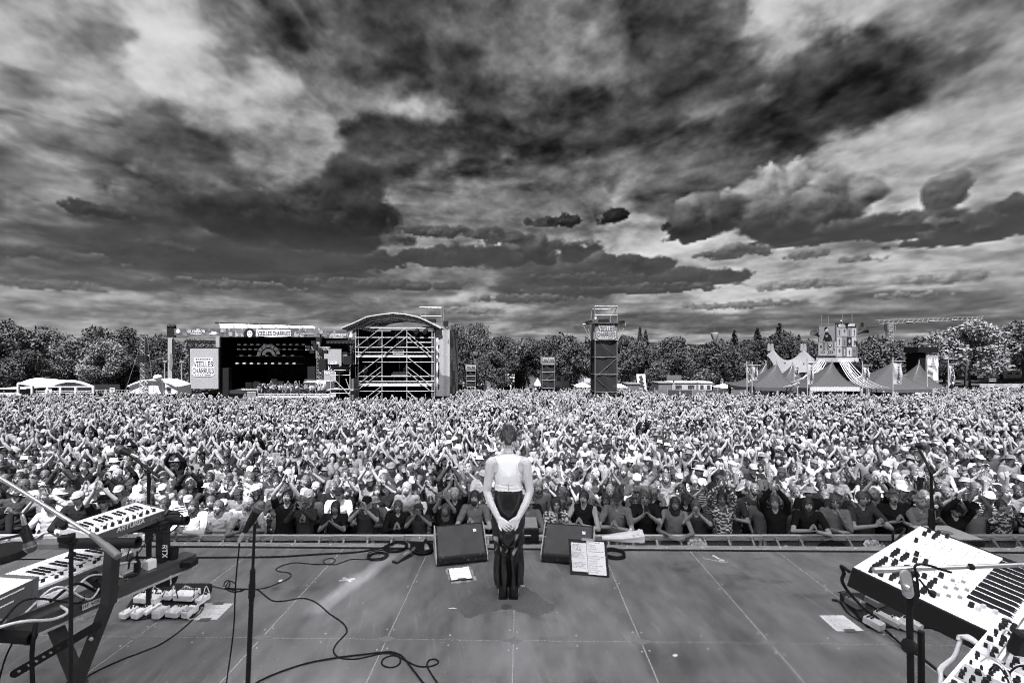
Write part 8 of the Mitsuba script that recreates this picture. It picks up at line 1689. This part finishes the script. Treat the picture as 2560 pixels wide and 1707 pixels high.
def describe(d, row):
    h = f"{d['hattone']} {HATW[d['hat']]}" if d['hat'] else f"{d['htone']} {HAIRW[d['hair']]} hair"
    g = ' and sunglasses' if d['glass'] else ' and beard' if d['beard'] and d['hat'] is None else ''
    sl = {'short': 'T-shirt', 'long': 'jacket' if d['top'] in ('black', 'dark', 'grey') else 'shirt', 'none': 'vest'}[d['sleeve']]
    return f"person with {h}{g} in {d['top']} {sl}, {POSEW[d['pose']]}, {ORD[row]} row"
seen = set()
def add_person(x, y, row, d, yaw, sc, z=None, group='people in the front rows of the crowd', label=None):
    k = thing('person', label or describe(d, row), 'person', group)
    w = T().translate([x, y, float(ground_z(x, y)) if z is None else z]).rotate([0, 0, 1], yaw).rotate([1, 0, 0], float(rng.uniform(-2, 5))).rotate([0, 1, 0], float(rng.uniform(-4, 4))).scale([sc, sc, sc])
    def add(nm, dic):
        key = num(f'{k}__{nm}'); scene[key] = {**dic, 'to_world': w}
    sk, mo, br = SKINS[d['skin']], d['mouth'], .10 if d['htone'] in ('black', 'dark') else .2
    add('body', part_dict(vc, True, lambda v: skin_color(v, sk, mo, br), 'body', d['pose'], mo, d['skin'], br))
    add('top', part_dict('cloth_' + d['top'], 45, None, 'top', d['pose'], d['sleeve']))
    add('trousers', part_dict('cloth_dark' if d['skin'] else 'cloth_black', True, None, 'trousers'))
    if d['hat'] in (None, 'cap', 'brim', 'bucket') and not (d['hat'] and d['hair'] in ('curly', 'bun')):
        add('hair', part_dict('hair_' + d['htone'], 60, None, 'hair', 'short' if d['hat'] and d['hair'] == 'receding' else d['hair']))
    if d['hat']:
        add('hat' if d['hat'] != 'hood' else 'hood', part_dict('cloth_' + d['hattone'], 50, None, 'hat', d['hat']))
    if d['glass']:
        add('sunglasses', part_dict('sunglass_lens', True, None, 'glasses'))
    if d['beard'] and d['hat'] is None and not d['glass']:
        add('beard', part_dict('hair_' + d['htone'], True, None, 'beard'))
    if d['pose'] in ('phone', 'phone_up'):
        c = (0, -.45, 1.545) if d['pose'] == 'phone' else (.03, -.37, 1.83)
        p = thing('phone', f"phone held {'high' if d['pose'] == 'phone_up' else 'up'} by {labels[k]['label'].split(', ')[0]}, {ORD[row]} row", 'phone', 'phones held up in the front rows')
        scene[p] = {**mikit.ply(box(c, (.075, .010, .15), ch=.004), 'sunglass_lens', smooth=False), 'to_world': w}
    return k
rows = []
def build_crowd():
    n, Y, row = 0, RAIL_Y + .36, 0
    while n < 296:
        half = (Y + .3) * 1.11
        xs = np.arange(-half, half, .50 if row else .53) + (row % 2) * .25
        for x in xs:
            if n >= 296:
                break
            px = x + rng.uniform(-.1, .1); py = Y + (rng.uniform(-.02, .05) if row == 0 else rng.uniform(-.2, .2))
            if row == 0 and rng.random() < .05:
                continue
            for _ in range(60):
                d = look(rng, row == 0, row)
                if px > -4.5 and rng.random() < .85 and d['top'] in ('white', 'light'):
                    continue
                s = describe(d, row)
                if s not in seen:
                    break
            seen.add(s)
            add_person(px, py, row, d, math.degrees(math.atan2(-(px - 0) * .8, Y)) * -.55 * -1 + rng.uniform(-14, 14), rng.uniform(.90, 1.06)); n += 1
        Y += .54; row += 1
    return Y
FAR_FROM = build_crowd()
for i, (x_, y_, yb_, dd_) in enumerate(FOH_PEOPLE):
    d = look(rng, False, 0); d['pose'] = ('down', 'chin', 'clap', 'down', 'down', 'chin')[i]; d['hat'] = None; d['top'] = ('grey', 'dark', 'dark', 'grey', 'grey', 'dark')[i]
    p_ = FW(x_, yb_, dd_); fl = ('upper', 'upper', 'upper', 'upper', 'lower', 'lower')[i]; wh = ('by the left middle upright', 'in the left bay', 'right of the flight case', 'left of the flight case', 'behind the mixing desk', 'in the left bay')[i]
    add_person(p_[0], p_[1], 0, d, rng.uniform(-40, 40), 1.0, float(FW(0, 462 if i < 4 else 684)[2]) + .06, 'people on the scaffold tower', f'person standing on the {fl} floor of the scaffold tower, {wh}')
PLAT = []
for i in range(24):
    d = look(rng, False, 0); x_ = 770 + i * 22; d['pose'] = 'down' if i % 3 else 'clap'
    p_ = W(r2, x_, 790, 57.0 + .8 * (i % 3)); z_ = PLAT_Z
    PLAT.append((p_[0], p_[1], z_))
# the rest: figures of the same kind, joined into one crowd
ROUGH_HAIR = False
def figure(r, lod):
    d = look(r, False, 0)
    if r.random() < .25:
        d['top'] = r.choice(['light', 'grey'])
    sk = SKINS[d['skin']]
    seg = 8 if lod == 1 else 6
    mouth = d['mouth']
    b = body(d['pose'], lod, mouth)
    keep = b
    cols = [skin_color(b[0], sk, mouth, .12)]
    if lod == 2:
        h = (b[0] - HC) @ TILT
        eye = (h[:, 1] < -.05) & (np.abs(h[:, 2] - .012) < .014) & (np.abs(h[:, 0]) < .055)
        cols[0][eye] *= .30
    ms = [b]
    def put2(m, val):
        ms.append(m); cols.append(np.full((len(m[0]), 3), val))
    t = arr(top_solid(d['pose'], d['sleeve'], seg))
    tv = TONEV.get(d['top'], .25) * r.uniform(.8, 1.2)
    c = np.full((len(t[0]), 3), tv)
    if d['top'] == 'striped':
        c[:] = np.where(np.sin(t[0][:, 2:3] * 90) > 0, .6, .06)
    ms.append(t); cols.append(c)
    if lod == 1:
        put2(trousers(6), .05)
    HT = {'black': .015, 'dark': .04, 'brown': .08, 'fair': .20, 'white': .36}
    if d['hat'] not in ('beanie', 'hood'):
        put2(hair('short' if d['hair'] == 'curly' else d['hair'], 10 if lod == 1 else 8), HT[d['htone']])
    if d['hat']:
        put2(hat(d['hat'], 12 if lod == 1 else 8), TONEV[d['hattone']])
    if d['glass']:
        put2(glasses(), .03)
    m = join(*ms)
    return m, np.vstack(cols)
labels['crowd'] = {'label': 'dense crowd of festival goers filling the field behind the front rows', 'category': 'crowd', 'kind': 'stuff'}
NV = (44, 36)
for lod, nv in ((1, NV[0]), (2, NV[1])):
    for i in range(nv):
        m, c = figure(rng, lod)
        scene[f'crowd_figure_{lod}_{i:02d}'] = {'type': 'shapegroup', 'person': mikit.ply(m, vc, smooth=True, color=np.clip(c, .01, .9))}
n_far, Y = 0, FAR_FROM
while Y < 66:
    half = (Y + .5) * 1.13
    st = .49 + .08 * min(1, max(0, (Y - 14) / 30))
    for x in np.arange(-half, half, st):
        px, py = x + rng.uniform(-.2, .2), Y + rng.uniform(-.24, .24)
        lim = 47 + 5 * math.sin(px * .13 + 1) + (8 if px > 20 else 0) if px < -8 or px > 16 else 62
        if py > lim + rng.uniform(-2, 2) or blocked(px, py) or rng.random() < .04:
            continue
        lod = 1 if Y < 23 else 2
        sc = rng.uniform(.84, 1.04)
        n_far += 1
        scene[f'crowd__{n_far:03d}'] = {'type': 'instance', 'to_world': T().translate([px, py, float(ground_z(px, py))]).rotate([0, 0, 1], math.degrees(math.atan2(px, Y)) * -.5 + rng.uniform(-30, 30)).scale([sc, sc, sc]),
                                        'g': {'type': 'ref', 'id': f'crowd_figure_{lod}_{rng.integers(NV[lod - 1]):02d}'}}
    Y += st + .03
for x_, y_, z_ in PLAT:                                     # people on the viewing platform
    n_far += 1
    scene[f'crowd__{n_far:03d}'] = {'type': 'instance', 'to_world': T().translate([float(x_), float(y_), float(z_)]).rotate([0, 0, 1], rng.uniform(-60, 60)), 'g': {'type': 'ref', 'id': f'crowd_figure_1_{rng.integers(NV[0]):02d}'}}
print('crowd', n_far, 'persons', _used.get('person'))
